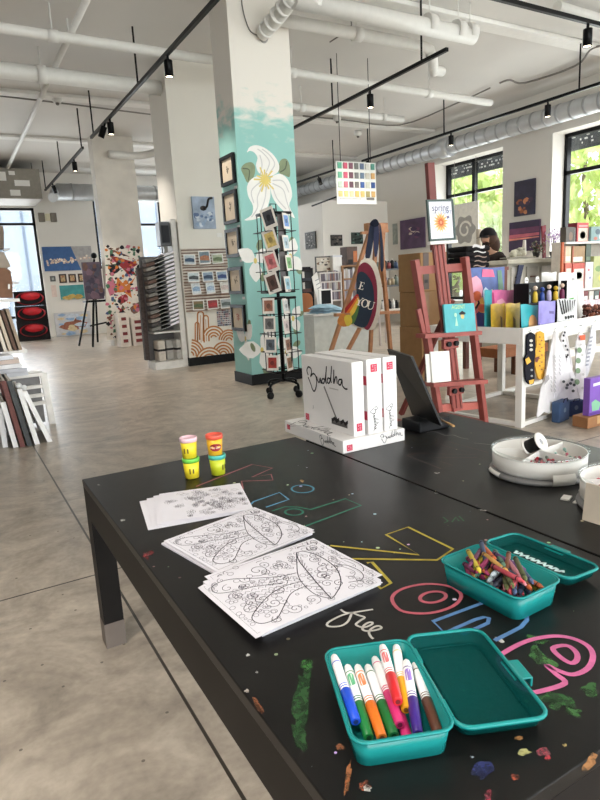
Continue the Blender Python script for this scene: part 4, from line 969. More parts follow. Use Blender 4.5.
zb = T + bt + .0005; zt = .829
GREYI = mat((120, 116, 112), .6); DK = mat((40, 38, 38), .6)
def upright(x0, x1, y0, y1, z1, label, first):
    o = thing('drawing_board_box', label, 'box', ((x0 + x1) / 2, (y0 + y1) / 2, zb), group='white boxes with brush lettering')
    MB().bb((x0, y0, zb), (x1, y1, z1)).build('carton', BOXW, o, bevel=.0015)
    W_ = y1 - y0; Hh = z1 - zb
    MS = frame(Vector((x0 - .0004, y1, zb)), (0, -1, 0), (0, 0, 1)); ME = frame(Vector((x0, y0 - .0004, zb)), (1, 0, 0), (0, 0, 1)); w_ = x1 - x0
    if first:
        script(Matrix(MS) @ Matrix.Translation((W_ * .12, Hh * .70, 0)), W_ * .80, .0055, o)
        quad(MS, W_ * .66, Hh * .595, W_ * .17, .004).build('fine_print', mat((190, 184, 180), .6), o)
        m = MB(); a = MS @ Vector((W_ * .47, Hh * .60, .0012)); b = MS @ Vector((W_ * .68, Hh * .2, .0012)); m.ribbon([a, b], .008, (-1, 0, 0)); br = m.build('brush_picture', GREYI, o)
        MB().ribbon([MS @ Vector((W_ * .675, Hh * .2, .0014)), MS @ Vector((W_ * .70, Hh * .16, .0014))], .011, (-1, 0, 0)).build('brush_tip', DK, br)
        quad(MS, W_ * .74, Hh * .13, W_ * .30, Hh * .08, .0008).build('tray_picture', mat((90, 86, 84), .5), o)
        m = MB(); m.add([MS @ Vector((W_ * .6 + i * W_ * .3 / 11 + (.001 if i % 2 else 0), Hh * (.165 + .02 * (i % 3)) - (Hh * .05 if k else 0), .001)) for k in (0, 1) for i in range(12)], [(i, i + 1, 13 + i, 12 + i) for i in range(0, 11, 1) if i not in (5,)]); m.build('tray_shadow_print', DK, o)
        seal(MS, W_ * .08, Hh * .075, .024, .024, o); seal(ME, w_ * .5, Hh * .12, .022, .026, o)
        m = MB(); m.ribbon(smooth([MS @ Vector((W_ * (.215 + .01 * math.sin(i)), Hh * (.22 + .02 * i), .001)) for i in range(4)], 4), .0015, (-1, 0, 0)); m.build('signature_print', INK, o)
    else:
        seal(ME, w_ * .48, Hh * .88, .026, .026, o)
        script(frame(Vector((x0 + w_ * .45, y0 - .0004, zb + Hh * .36)), (0, 0, -1), (1, 0, 0)), .085, .0016, o)
        for zc in (.72, .25): MB().bb((x0 - .001, y0 + .004, zb + Hh * (zc - .06)), (x0 + .0008, y0 + .02, zb + Hh * (zc + .06))).build('tape_edge', REDL, o)
upright(1.092, 1.136, 1.584, 1.905, zt, 'foremost upright white box with brush lettered front and brush picture', True)
upright(1.146, 1.205, 1.578, 1.90, zt + .004, 'middle upright white box, second from the front of the row', False)
upright(1.213, 1.268, 1.578, 1.90, zt + .004, 'rearmost upright white box beside the black board', False)
# ---------------------------------------------------------------- black water board on its block
o = thing('water_drawing_board', 'black drawing board leaning on a black block beside white boxes', 'drawing board', (1.46, 1.64, T))
MB().bb((1.385, 1.60, T + .0006), (1.53, 1.70, T + .04)).build('block', mat((26, 26, 28), .4), o, bevel=.004)
BLp = at(414, 414, z=T + .035); BRp = at(443, 425, z=T + .041); TLp = at(389, 348.5, Y=BLp.y + .06); TRp = at(413, 356, Y=BRp.y + .06)
m = MB(); nn = (BRp - BLp).cross(TLp - BLp).normalized(); m.slab([BLp, BRp, TRp, TLp], .008, nn); m.build('board_panel', mat((24, 22, 22), .35), o)
MB().tube([at(441, 420, z=T + .035), at(454, 426, z=T + .035)], .004, 8).build('brush_handle', mat((190, 150, 100), .5), o)
# ================================================================== MIDDLE GROUND AND BACKGROUND
def pxr(x0, y0, x1, y1, Y, depth=.1):
    """box whose front face at distance Y covers a rectangle of the photo"""
    xa = at(x0, (y0 + y1) / 2, Y=Y).x; xb = at(x1, (y0 + y1) / 2, Y=Y).x; za = at((x0 + x1) / 2, y1, Y=Y).z; zb = at((x0 + x1) / 2, y0, Y=Y).z
    return Vector((xa, Y, za)), Vector((xb, Y + depth, zb))
def flat(mb, M, pts, lift=.001):
    mb.add([M @ Vector((x, y, lift)) for x, y in pts], [tuple(range(len(pts)))]); return mb
def framed(M, w, h, fr, paper, label, cat='framed picture', name='framed_picture', bar=.02, th=.02, group=None, art=None, mount=0):
    """picture in a frame on a wall: M has its origin at the centre, z out of the wall"""
    o = thing(name, label, cat, M.translation, group=group)
    m = MB()
    for (cx, cy, a, b) in ((0, h / 2 - bar / 2, w, bar), (0, -h / 2 + bar / 2, w, bar), (-w / 2 + bar / 2, 0, bar, h - 2 * bar), (w / 2 - bar / 2, 0, bar, h - 2 * bar)): m.box((cx, cy, th / 2 + .001), (a, b, th), M)
    m.build('frame', fr, o)
    p = MB().box((0, 0, th * .3 + .001), (w - 2 * bar, h - 2 * bar, th * .4), M).build('picture', paper, o)
    if art: art(p, M, w - 2 * bar, h - 2 * bar, th * .5 + .002)
    return o
def canvas(M, w, h, m_, label, art=None, th=.035, name='canvas_painting', group=None):
    o = thing(name, label, 'painting', M.translation, group=group)
    p = MB().box((0, 0, th / 2 + .001), (w, h, th), M).build('canvas', m_, o)
    if art: art(p, M, w, h, th + .002)
    return o
def blob(rd, cx, cy, rx, ry, n=10, j=.4): return [(cx + rx * (1 - j * rd.random()) * math.cos(2 * PI * i / n), cy + ry * (1 - j * rd.random()) * math.sin(2 * PI * i / n)) for i in range(n)]
def splash(cols, n, seed, smin=.06, smax=.2, reg=(-.45, .45, -.45, .45), name='painted_shape'):
    """loose brush shapes of given colours"""
    def f(p, M, w, h, lift):
        rd = random.Random(seed); mbs = [MB() for c in cols]
        for i in range(n):
            k = i % len(cols); s_ = rd.uniform(smin, smax)
            flat(mbs[k], M, blob(rd, rd.uniform(reg[0], reg[1]) * w * .9, rd.uniform(reg[2], reg[3]) * h * .9, min(.09 * w + s_ * w * .5, s_ * w), s_ * h * .6), lift + i * .00012)
        for c, m in zip(cols, mbs): m.build(name, mat(c, .7, var=.15, scale=20), p)
    return f
NX = lambda o: frame(o, (1, 0, 0), (0, 0, 1))          # faces -Y
NL = lambda o: frame(o, (0, -1, 0), (0, 0, 1))         # faces -X
# ---------------------------------------------------------------- teal column : five framed prints on its left side
BEIGE = mat((206, 190, 168), .7, var=.03)
ycs = (C1[2] + C1[3]) / 2
def sprig(seed):
    def f(p, M, w, h, l):
        rd = random.Random(seed); m = MB()
        for i in range(5): m.ribbon([M @ Vector((0, -h * .15, l)), M @ Vector((rd.uniform(-.15, .15) * w, rd.uniform(0, .2) * h, l))], .006, M.to_3x3() @ Vector((0, 0, 1)))
        for i in range(6): flat(m, M, blob(rd, rd.uniform(-.16, .16) * w, rd.uniform(-.08, .2) * h, .05 * w, .04 * h), l)
        m.build('botanical_print', mat((112, 100, 84) if seed != 5 else (176, 84, 70), .7), p)
    return f
for i, (ya, yb) in enumerate(((155, 185.5), (191, 224), (228.5, 257.5), (267, 294), (304.5, 330.5))):
    xm = 229 + i * 2.4; za = at(xm, yb, X=C1[0]).z; zb = at(xm, ya, X=C1[0]).z
    framed(NL(Vector((C1[0] - .001, ycs, (za + zb) / 2))), .34, zb - za, BLKMETAL, BEIGE, ('topmost', 'second from the top', 'middle', 'second from the bottom', 'lowest')[i] + ' black framed botanical print on the teal column side', group='botanical prints on the teal column', art=sprig(i + 1), bar=.034, th=.03)
    tg = MB().bb((C1[0] - .004, ycs - .17, za - .055), (C1[0] - .0005, ycs - .11, za - .03)); solo(tg, 'price_label', WHITE, 'small white label under the %s botanical print' % ('topmost', 'second', 'middle', 'fourth', 'lowest')[i], 'label', group='labels under the botanical prints')
# ---------------------------------------------------------------- cactus mural column : canvas, postcards
M0 = pxr(192, 197, 214, 229, C2[2]); cc = (M0[0] + M0[1]) / 2; cc.y = C2[2] - .001
def heron(p, M, w, h, l):
    m = MB(); m.tube(smooth([M @ Vector(q) for q in ((.42 * w, .46 * h, l), (.25 * w, .42 * h, l), (.15 * w, .2 * h, l), (.0, .12 * h, l))], 4), .016, 6); flat(m, M, ell(-.02 * w, .14 * h, .15 * w, .08 * h, 12), l); m.build('painted_bird', DARK, p)
    splash([(150, 170, 196), (206, 214, 222), (96, 116, 150)], 24, 3, .06, .14, (-.45, .45, -.45, .05))(p, M, w, h, l - .0008)
canvas(NX(cc), M0[1].x - M0[0].x, M0[1].z - M0[0].z, mat((160, 174, 194), .7, var=.2, scale=9), 'blue grey canvas with a dark bird above the postcard rack', heron)
tg = MB(); a, b = pxr(217, 233, 222, 237, C2[2] - .004, .0035); tg.bb(a, b); solo(tg, 'price_label', WHITE, 'small white label below the bird canvas', 'label')
a, b = pxr(184.5, 248, 231, 311, C2[2] - .05, .045)
o = thing('postcard_rack', 'slatted brown postcard rack on the cactus mural column', 'postcard rack', ((a.x + b.x) / 2, C2[2] - .02, a.z))
MB().bb((a.x, C2[2] - .012, a.z), (b.x, C2[2] - .0005, b.z)).build('back_board', mat((210, 200, 188), .7), o)
m = MB(); rows = (264, 281.5, 294, 309.5); n = 0
for zz in range(22): z_ = a.z + (b.z - a.z) * (zz + .5) / 22; m.bb((a.x, C2[2] - .02, z_ - .008), (b.x, C2[2] - .012, z_ + .006))
m.build('slats', mat((112, 78, 60), .6), o)
zr = [at(208, y, Y=C2[2] - .04).z for y in rows]
for z_ in zr: MB().bb((a.x, C2[2] - .055, z_ - .012), (b.x, C2[2] - .0205, z_ - .002)).build('ledge', mat((150, 128, 112), .6), o)
pcs = [(0, (190, 263), (205, 263.5), (218, 262)), (1, (192.5, 281), (207, 281), (221, 280.5)), (2, (194, 294), (208.5, 294), (223, 293)), (3, (195, 309), (209.5, 308.5), (223, 307.5))]
pal = [[(60, 84, 110), (190, 200, 206)], [(176, 120, 90), (120, 140, 150)], [(110, 124, 90), (180, 186, 160)], [(70, 76, 80), (196, 206, 210)], [(56, 72, 96), (150, 170, 190)], [(60, 80, 130), (160, 180, 200)], [(150, 176, 204), (220, 226, 230)], [(170, 190, 214), (222, 230, 236)], [(214, 196, 190), (230, 226, 220)], [(90, 104, 72), (130, 110, 80)], [(176, 56, 60), (140, 60, 60)], [(100, 110, 108), (170, 176, 180)]]
k = 0
for r_, *ps in pcs:
    for j, (x, y) in enumerate(ps):
        w_ = .165; h_ = .135 if (r_ != 0 or j != 1) else .18
        if r_ == 2: h_ = .17; w_ = .13
        c_ = at(x, 264, Y=C2[2] - .036); M = NX(Vector((c_.x, C2[2] - .034, zr[r_] + h_ / 2))) @ Matrix.Rotation((-.03, .02, .04)[j] if r_ != 2 else .08, 4, 'Z') @ Matrix.Rotation(-.06, 4, 'X')
        o = thing('postcard', 'postcard in the %s row of the cactus column rack, %s' % (('top', 'second', 'third', 'bottom')[r_], ('left', 'middle', 'right')[j]), 'postcard', (c_.x, C2[2] - .04, zr[r_]), group='postcards on the cactus column')
        p = MB().box((0, 0, 0), (w_, h_, .003), M).build('card', WHITE, o); c0, c1_ = pal[k]
        q = MB(); flat(q, M, [(-w_ * .42, -h_ * .40), (w_ * .42, -h_ * .40), (w_ * .42, h_ * .40), (-w_ * .42, h_ * .40)], .0022); pp = q.build('card_picture', mat(c1_, .6, var=.2, scale=30), p)
        q = MB(); flat(q, M, [(-w_ * .40, -h_ * .2), (w_ * .4, -h_ * .25), (w_ * .4, h_ * .08), (0, h_ * .16), (-w_ * .40, h_ * .05)], .0028); q.build('card_scene', mat(c0, .6, var=.3, scale=40), o)
        k += 1
a, b = pxr(217, 309, 230.5, 326, C2[2] - .004, .0035); o = thing('sticker_sheet', 'dotted sticker sheet below the postcard rack', 'sticker sheet', ((a.x + b.x) / 2, C2[2], a.z))
MB().bb(a, b).build('backing', mat((206, 202, 204), .6), o); rd = random.Random(2); ms = [MB() for i in range(4)]
for i in range(8):
    for j in range(8):
        xx = a.x + (b.x - a.x) * (i + .5) / 8; zz = a.z + (b.z - a.z) * (j + .5) / 8; q = .008 + .004 * rd.random(); ms[rd.randrange(4)].add([(xx - q, a.y - .001, zz - q), (xx + q, a.y - .001, zz - q), (xx + q, a.y - .001, zz + q), (xx - q, a.y - .001, zz + q)], [(0, 1, 2, 3)])
for m, c in zip(ms, ((60, 62, 74), (120, 70, 80), (80, 96, 120), (150, 140, 130))): m.build('stickers', mat(c, .5), o)
# ---------------------------------------------------------------- sheet-paper rack beside it
rx0, rx1, ry0, ry1 = 2.34, 2.775, 7.98, 8.30
o = thing('paper_rack', 'tall white slotted rack of sheet paper beside the cactus mural column', 'paper rack', ((rx0 + rx1) / 2, ry0, 0))
RW = mat((222, 218, 212), .5)
MB().bb((rx1 - .07, ry0, 0), (rx1, ry1, 1.96)).build('side_panel', RW, o); MB().bb((rx0 - .03, ry0 - .03, 0), (rx1 - .071, ry1, .10)).build('base_tray', RW, o)
MB().bb((rx0 - .02, ry1 - .03, .1), (rx1 - .071, ry1, 1.5)).build('back_panel', mat((96, 92, 90), .6), o); MB().bb((rx0, ry0, .48), (rx1 - .071, ry1 - .031, .5)).build('lower_shelf', RW, o)
for i in range(19):
    z = .56 + i * .051; xa = rx0 + .0 - .004 * i * 0
    m = MB(); m.add([(rx0 + .1, ry0, z - .035), (rx1 - .071, ry0, z + .045), (rx1 - .071, ry1 - .031, z + .045), (rx0 + .1, ry1 - .031, z - .035), (rx0 + .1, ry0, z - .028), (rx1 - .071, ry0, z + .052), (rx1 - .071, ry1 - .031, z + .052), (rx0 + .1, ry1 - .031, z - .028)], [(0, 1, 2, 3), (7, 6, 5, 4), (0, 4, 5, 1), (1, 5, 6, 2), (2, 6, 7, 3), (3, 7, 4, 0)])
    m.build('slot_shelf', RW, o)
    for side in (0, 1):
        x0_, x1_ = ((rx0 + .105, rx0 + .23), (rx0 + .235, rx1 - .075))[side]; f = lambda x: z - .028 + .08 * (x - rx0 - .1) / (rx1 - .071 - rx0 - .1)
        m = MB(); h0 = .012 + .016 * side; m.add([(x0_, ry0 - .01, f(x0_)), (x1_, ry0 - .01, f(x1_)), (x1_, ry1 - .05, f(x1_)), (x0_, ry1 - .05, f(x0_)), (x0_, ry0 - .01, f(x0_) + h0), (x1_, ry0 - .01, f(x1_) + h0), (x1_, ry1 - .05, f(x1_) + h0), (x0_, ry1 - .05, f(x0_) + h0)], [(0, 1, 2, 3), (7, 6, 5, 4), (0, 4, 5, 1), (1, 5, 6, 2), (2, 6, 7, 3), (3, 7, 4, 0)])
        solo(m, 'paper_ream', (mat((34, 32, 32), .7) if side == 0 else PAPER), '%s paper pile in a slot of the white rack by the cactus column' % ('dark' if side == 0 else 'white'), 'paper pile', 'paper piles in the slotted rack' if side == 0 else 'white paper piles in the slotted rack')
# darker reams fanned out on the left of the rack
for i in range(17):
    z = .55 + i * .056; c_ = ((120, 116, 110), (70, 66, 64), (140, 132, 124), (96, 74, 64))[i % 4]
    m = MB().beam((rx0 - .02, ry0 + .07, z - .015), (rx0 + .098, ry0 + .07, z + .014), .16, .04)
    solo(m, 'paper_ream', mat(c_, .8, var=.25, scale=60), 'grey brown paper pile at the left of the slotted rack, seen edge on', 'paper pile', 'grey brown paper piles at the rack side')
m = MB().beam((rx0 - .06, ry0 + .25, .12), (rx0 - .05, ry0 + .25, 1.36), .06, .08); o = solo(m, 'portfolio_folder', mat((70, 58, 54), .8, var=.4, scale=30), 'dark reddish folders leaning at the left of the paper rack', 'folder')
o = thing('brochure_holder', 'dark grey holder with clear front on top of the paper rack', 'holder', (rx1 - .16, ry0 + .1, 1.5))
MB().bb((rx1 - .22, ry0 + .02, 1.62), (rx1 - .075, ry0 + .2, 1.93)).build('holder_body', mat((92, 92, 96), .4), o, bevel=.01); MB().bb((rx1 - .2, ry0 + .005, 1.66), (rx1 - .1, ry0 + .019, 1.88)).build('holder_pocket', mat((52, 52, 56), .3), o); MB().bb((rx1 - .17, ry0 + .06, 1.5), (rx1 - .12, ry0 + .12, 1.619)).build('holder_stem', mat((140, 136, 130), .4), o)
for i, (x, y, c_) in enumerate(((rx0 + .1, ry0 + .06, (200, 190, 178)), (rx0 + .22, ry0 + .12, (170, 166, 160)), (rx0 + .33, ry0 + .05, (190, 186, 180)))):
    o = thing('paper_bundle', ('wrapped', 'grey', 'folded')[i] + ' paper bundle on the bottom tray of the paper rack, ' + ('left', 'middle', 'right')[i], 'paper bundle', (x, y, .1))
    MB().box((x, y + .1, .24), (.1, .22, .277), rz=.1 * i).build('bundle', mat(c_, .7, var=.2), o, bevel=.015); MB().box((x, y + .1, .25), (.104, .224, .03), rz=.1 * i).build('bundle_band', DARK, o)
# ---------------------------------------------------------------- small white rack by the doodle column
for i, (x0_, x1_, ya, yb) in enumerate(((119, 130, 313, 343), (132, 145, 317, 342))):
    a, b = pxr(x0_, ya, x1_, yb, 11.7, .3); a.z = 0.0
    o = thing('card_rack', ('narrow white rack with dark red pockets, left of the pair below the doodle mural', 'narrow white rack with dark red pockets, right of the pair below the doodle mural')[i], 'card rack', ((a.x + b.x) / 2, 11.7, 0))
    MB().bb(a, b).build('rack_body', mat((222, 212, 200), .6), o, bevel=.01)
    for k_ in range(4): z = a.z + (b.z - a.z) * (k_ + .6) / 4.6; MB().bb((a.x + .06, 11.685, z), (b.x - .06, 11.699, z + .06)).build('pocket', mat((120, 40, 40), .6), o)
    for xx in (a.x + .05, b.x - .05): MB().ball((xx, 11.72, .0), .0, 4, 3) if False else None
# ---------------------------------------------------------------- far art wall
def on_far(x0, y0, x1, y1): 
    a, b = pxr(x0, y0, x1, y1, YF); return NX(Vector(((a.x + b.x) / 2, YF - .001, (a.z + b.z) / 2))), b.x - a.x, b.z - a.z
def blossoms(p, M, w, h, l):
    q = MB(); flat(q, M, [(.08 * w, h / 2), (w / 2, h / 2), (w / 2, -h / 2), (.24 * w, -h / 2)], l); q.build('painted_shape', mat((168, 166, 166), .7, var=.15), p)
    rd = random.Random(8); ms = [MB(), MB(), MB()]
    for i in range(60): t = rd.uniform(-.46, .45); flat(ms[i % 3], M, blob(rd, t * w, (-.1 + .25 * max(0, t) + rd.gauss(0, .05)) * h, .028 * w, .05 * h), l + .0005 + i * .00005)
    for m_, c in zip(ms, ((232, 220, 206), (214, 190, 170), (190, 170, 160))): m_.build('painted_blossom', mat(c, .7), p)
M, w_, h_ = on_far(43, 246.5, 92, 270.5); canvas(M, w_, h_, mat((58, 96, 148), .7, var=.1), 'wide blue and grey painting of a blossom branch on the far wall', blossoms)
for i, (x0_, y0_, x1_, y1_) in enumerate(((50, 276, 55.5, 281.5), (59, 274, 66.5, 283), (68.5, 274, 76, 282.5), (78, 273.5, 84.5, 282))):
    M, w_, h_ = on_far(x0_, y0_, x1_, y1_); framed(M, w_, h_, mat((62, 44, 38) if i else (90, 92, 92), .5), mat((190, 160, 120) if i else (160, 164, 160), .6, var=.3, scale=20), ('tiny grey framed print, first of the row under the blossom painting', 'small dark framed picture, second in the row under the blossom painting', 'small dark framed picture, third in the row under the blossom painting', 'small dark framed picture, rightmost in the row beside the far easel')[i], bar=.035, art=splash([(176, 60, 50), (120, 130, 90)], 6, i, .1, .2) if i else None, group='small frames on the far wall')
M, w_, h_ = on_far(60, 285, 84, 299); canvas(M, w_, h_, mat((70, 150, 152), .7, var=.2, scale=8), 'teal and sand seascape painting on the far wall', splash([(196, 170, 96), (180, 150, 80)], 8, 4, .2, .3, (-.3, .3, -.45, -.3)))
M, w_, h_ = on_far(51.5, 285, 56.5, 297); o = canvas(M, w_, h_, mat((226, 206, 196), .7, var=.1), 'pale pink paper note left of the seascape', None, th=.006, name='paper_note')
def fish(p, M, w, h, l):
    q = MB(); flat(q, M, [(-.42 * w, -.1 * h), (-.2 * w, .1 * h), (.1 * w, .12 * h), (.4 * w, .02 * h), (.3 * w, -.2 * h), (0, -.28 * h), (-.25 * w, -.22 * h)], l + .001); flat(q, M, [(.0, .1 * h), (.12 * w, .3 * h), (.25 * w, .08 * h)], l + .001); q.build('painted_fish', mat((160, 100, 80), .7, var=.3, scale=20), p)
    splash([(150, 180, 214), (220, 200, 160), (206, 214, 226)], 20, 6, .08, .2)(p, M, w, h, l)
M, w_, h_ = on_far(55, 312, 91, 335.5); canvas(M, w_, h_, mat((206, 206, 210), .7, var=.1), 'pale painting of a brown fish low on the far wall', fish)
# easel with dark painting in front of the doodle column
ey = 12.75; 
def E2(x, y, Y=ey): return at(x, y, Y=Y)
o = thing('display_easel', 'black tripod easel holding a dark purple painting by the far art wall', 'easel', (2.6, ey, 0))
tp = at(95, 258, Y=ey) + Vector((0, .08, 0))
for i, (x, y) in enumerate(((79, 346), (93, 347), (111, 341))): f = at(x, y, z=.01) if i < 2 else Vector((2.68, 13.35, .01)); f.y += .0; MB().beam(tp + Vector((0, .02 * i, -.02)), f, .035, .035).build('leg', BLKMETAL, o)
a_, b_ = E2(85, 300), E2(104, 299); MB().bb((a_.x - .05, ey - .32, a_.z - .05), (b_.x + .05, ey + .0, a_.z - .01)).build('tray', BLKMETAL, o); MB().beam(E2(90, 326), E2(108, 322), .03, .03).build('brace', BLKMETAL, o); MB().ball(tp + Vector((0, 0, .05)), .06, 10, 8).build('clamp_head', BLKMETAL, o)
a, b = pxr(83.5, 262, 102.5, 299.5, ey - .3, .04); canvas(NX(Vector(((a.x + b.x) / 2, ey - .26, (a.z + b.z) / 2))), b.x - a.x, b.z - a.z, mat((96, 82, 96), .7, var=.35, scale=7), 'dark mauve abstract painting on the black far easel', splash([(70, 62, 80), (120, 96, 110), (110, 84, 76), (84, 84, 100)], 30, 9, .1, .25), name='easel_painting')
# black and red panels by the far window
for i, yc in enumerate((298.5, 313.5, 327.5)):
    a, b = pxr(14 + i * 1.5, yc - 7.5, 45 + i * 2.2, yc + 7.3, 15.6, .12); a.z = max(a.z, .001)
    if i == 2: a.z = .001
    o = thing('red_disc_panel', ('uppermost', 'middle', 'lowest')[i] + ' black panel with a red disc, stacked by the far window', 'panel', ((a.x + b.x) / 2, 15.6, a.z), group='stack of black panels with red discs')
    MB().bb(a, b).build('panel_board', mat((20, 16, 18), .5), o); c_ = (a + b) / 2; M = NX(Vector((c_.x, 15.599, c_.z)))
    MB().lathe([(.25, 0), (.28, .0), (.28, .02), (.25, .03)], M @ Matrix.Diagonal((1.1, .55, 1, 1)), 28, cap=False).build('disc_rim', mat((150, 20, 32), .3, var=.1), o)
    MB().lathe([(.0001, .05), (.11, .045), (.17, .02), (.19, .0)], M @ Matrix.Translation((.02, .05, 0)) @ Matrix.Diagonal((1.1, .5, 1, 1)), 28, cap=False).build('disc', mat((206, 30, 44), .3, var=.1), o)
# ---------------------------------------------------------------- left edge : shelf, prints
SH = mat((232, 228, 222), .5)
sy = 5.75
zs = at(13, 351, Y=sy).z; xr = at(27, 350, Y=sy).x; zs2 = at(10, 299, Y=sy).z; xr2 = at(19.5, 299, Y=sy).x
o = thing('display_shelf', 'white display shelving at the left edge holding print bins', 'shelf', (-.2, sy + .3, 0))
MB().bb((-.7, sy, zs - .025), (xr, sy + .6, zs)).build('shelf_board', SH, o); MB().bb((-.7, sy, zs2 - .025), (xr2, sy + .5, zs2)).build('shelf_board', SH, o)
for xx, yy in ((-.7, sy), (-.7, sy + .55)): MB().bb((xx, yy, 0), (xx + .05, yy + .05, 1.5)).build('post', SH, o)
MB().bb((-.3, sy + .53, 0), (-.25, sy + .58, zs - .0255)).build('post', SH, o)
rd = random.Random(31)
nb = 13
for i in range(nb):
    x = .02 + (xr - .06 - .02) * i / (nb - 1); hgt = .36 + rd.uniform(-.015, .01)
    m = MB(); dx = -.06; m.add([(x, sy + .03, zs + .0005), (x + .026, sy + .03, zs + .0005), (x + .026 + dx, sy + .03, zs + hgt), (x + dx, sy + .03, zs + hgt), (x, sy + .4, zs + .0005), (x + .026, sy + .4, zs + .0005), (x + .026 + dx, sy + .4, zs + hgt), (x + dx, sy + .4, zs + hgt)], [(0, 1, 2, 3), (7, 6, 5, 4), (0, 4, 5, 1), (1, 5, 6, 2), (2, 6, 7, 3), (3, 7, 4, 0)])
    solo(m, 'matted_print', mat(((206, 190, 168), (96, 70, 56), (160, 140, 118), (60, 50, 46), (226, 214, 198))[i % 5], .7), 'matted print leaning on edge in the left shelf bin', 'print', 'matted prints in the left shelf bin')
for i in range(3):
    x = -.1 + i * .12; a = Vector((x, sy + .001, zs2 - .13)); b = Vector((x + .075, sy + .004, zs2 - .03))
    a.y = sy - .006; b.y = sy - .002; o = solo(MB().bb(a, b), 'shelf_tag', WHITE, 'white price card hanging from the left shelf edge, %s' % ('leftmost', 'middle', 'right')[i], 'price card', 'price cards on the left shelf edge')
# carved brown display on the shelf
KB = mat((122, 88, 66), .8, var=.2, scale=12); KG = mat((150, 138, 124), .7, var=.15)
o = thing('cutout_display', 'brown jagged cardboard display standing on the left shelf', 'display', (.2, sy + .2, zs2))
P = lambda x, y: at(x, y, Y=sy + .1)
def outline(name, pts, m_, th, dy, par):
    m = MB(); Q = [at(x, y, Y=sy + dy) for x, y in pts]; m.slab(Q, th, (0, 1, 0)); return m.build(name, m_, par)
outline('display_body', [(-20, 298), (13, 298), (12.5, 282), (10.5, 271), (5, 268), (-20, 266)], KB, .2, .06, o)
outline('upper_tier', [(-20, 266), (8, 268), (11, 266), (7, 258), (4, 252), (-20, 250)], KG, .16, .07, o)
outline('head_tier', [(-20, 250), (4, 249), (4, 232), (3, 226), (-20, 224)], mat((112, 98, 84), .8, var=.2), .14, .08, o)
for pts in ([(3, 249), (11, 247.5), (10, 249.5), (5, 251)], [(6, 266), (13, 273), (9, 273.5)], [(12, 280.5), (21, 283), (17, 284), (12, 284)]): outline('fin', pts, mat((206, 204, 204), .5), .1, .09, o)
MB().add([at(8, 284, Y=sy + .055), at(10, 284, Y=sy + .055), at(10, 289, Y=sy + .055), at(8, 289, Y=sy + .055)], [(0, 1, 2, 3)]).build('display_tag', WHITE, o)
# leaning frames on the floor
fr = [((2, 408), (8, 447), (232, 230, 230), 'white frame edge, leftmost of the leaning frames'), ((5.5, 402), (18.5, 447), (240, 238, 236), 'white frame edge, second of the leaning frames'), ((6, 381), (25.5, 446.5), (108, 60, 54), 'reddish brown leaning frame between the white ones'), ((12, 381), (32.5, 445.5), (64, 66, 66), 'dark grey leaning frame right of the reddish one'), ((22, 389), (40, 444), (240, 238, 236), 'white leaning frame in the middle of the row'), ((27, 391), (52.5, 441.5), (244, 242, 240), 'white leaning frame at the right end of the row')]
for i, (tp_, bt_, c_, lab) in enumerate(fr):
    B = at(*bt_, z=0.001); A = at(*tp_, Y=B.y); th = .034; dep = .5
    o = thing('leaning_frame', lab, 'picture frame', B, group='frames leaning on the floor at left')
    for yy in (0, dep - .03): MB().add([B + Vector((0, yy, 0)), B + Vector((-th, yy, 0)), A + Vector((-th, yy, 0)), A + Vector((0, yy, 0)), B + Vector((0, yy + .03, 0)), B + Vector((-th, yy + .03, 0)), A + Vector((-th, yy + .03, 0)), A + Vector((0, yy + .03, 0))], [(0, 1, 2, 3), (7, 6, 5, 4), (0, 4, 5, 1), (1, 5, 6, 2), (2, 6, 7, 3), (3, 7, 4, 0)]).build('frame_bar', mat(c_, .6, var=.12 if i in (2, 3) else .02, scale=60), o)
    t2 = .014; MB().add([B + Vector((-t2 * .3, .031, .01)), B + Vector((-t2 * 1.3, .031, .01)), A + Vector((-t2 * 1.3, .031, 0)), A + Vector((-t2 * .3, .031, 0)), B + Vector((-t2 * .3, dep - .031, .01)), B + Vector((-t2 * 1.3, dep - .031, .01)), A + Vector((-t2 * 1.3, dep - .031, 0)), A + Vector((-t2 * .3, dep - .031, 0))], [(0, 1, 2, 3), (7, 6, 5, 4), (0, 4, 5, 1), (1, 5, 6, 2), (2, 6, 7, 3), (3, 7, 4, 0)]).build('picture', mat((206, 200, 192), .6), o)
    if i in (4, 5):
        C0 = A.lerp(B, .02); m = MB(); m.ball(C0 + Vector((-.02, .0, .035)), .022, 8, 6); m.build('corner_guard', mat((214, 214, 212), .3), o)
# white slatted stand behind the frames
yb_ = 5.45; B = at(52, 434, Y=yb_ - .0); 
o = thing('slatted_stand', 'white slatted stand behind the leaning frames at left', 'stand', (.3, yb_, 0))
pr0 = at(43, 373, Y=yb_); zt_ = pr0.z
xR = pr0.x
MB().beam((xR + .02, yb_, 0), (xR, yb_, zt_), .05, .05).build('post', SH, o); MB().beam((-.5, yb_, 0), (-.5, yb_, zt_), .05, .05).build('post', SH, o)
for yy in (374, 386, 395, 403): z = at(35, yy, Y=yb_).z; MB().bb((-.5, yb_ - .02, z - .02), (xR, yb_ + .02, z + .008)).build('slat', SH, o)
MB().bb((-.5, yb_ + .03, .02), (xR - .03, yb_ + .05, zt_ - .03)).build('backing', mat((128, 126, 126), .6, var=.15), o)
MB().bb((-.5, yb_ + .051, zt_ - .03), (xR, yb_ + .25, zt_ - .001)).build('stand_top', SH, o)
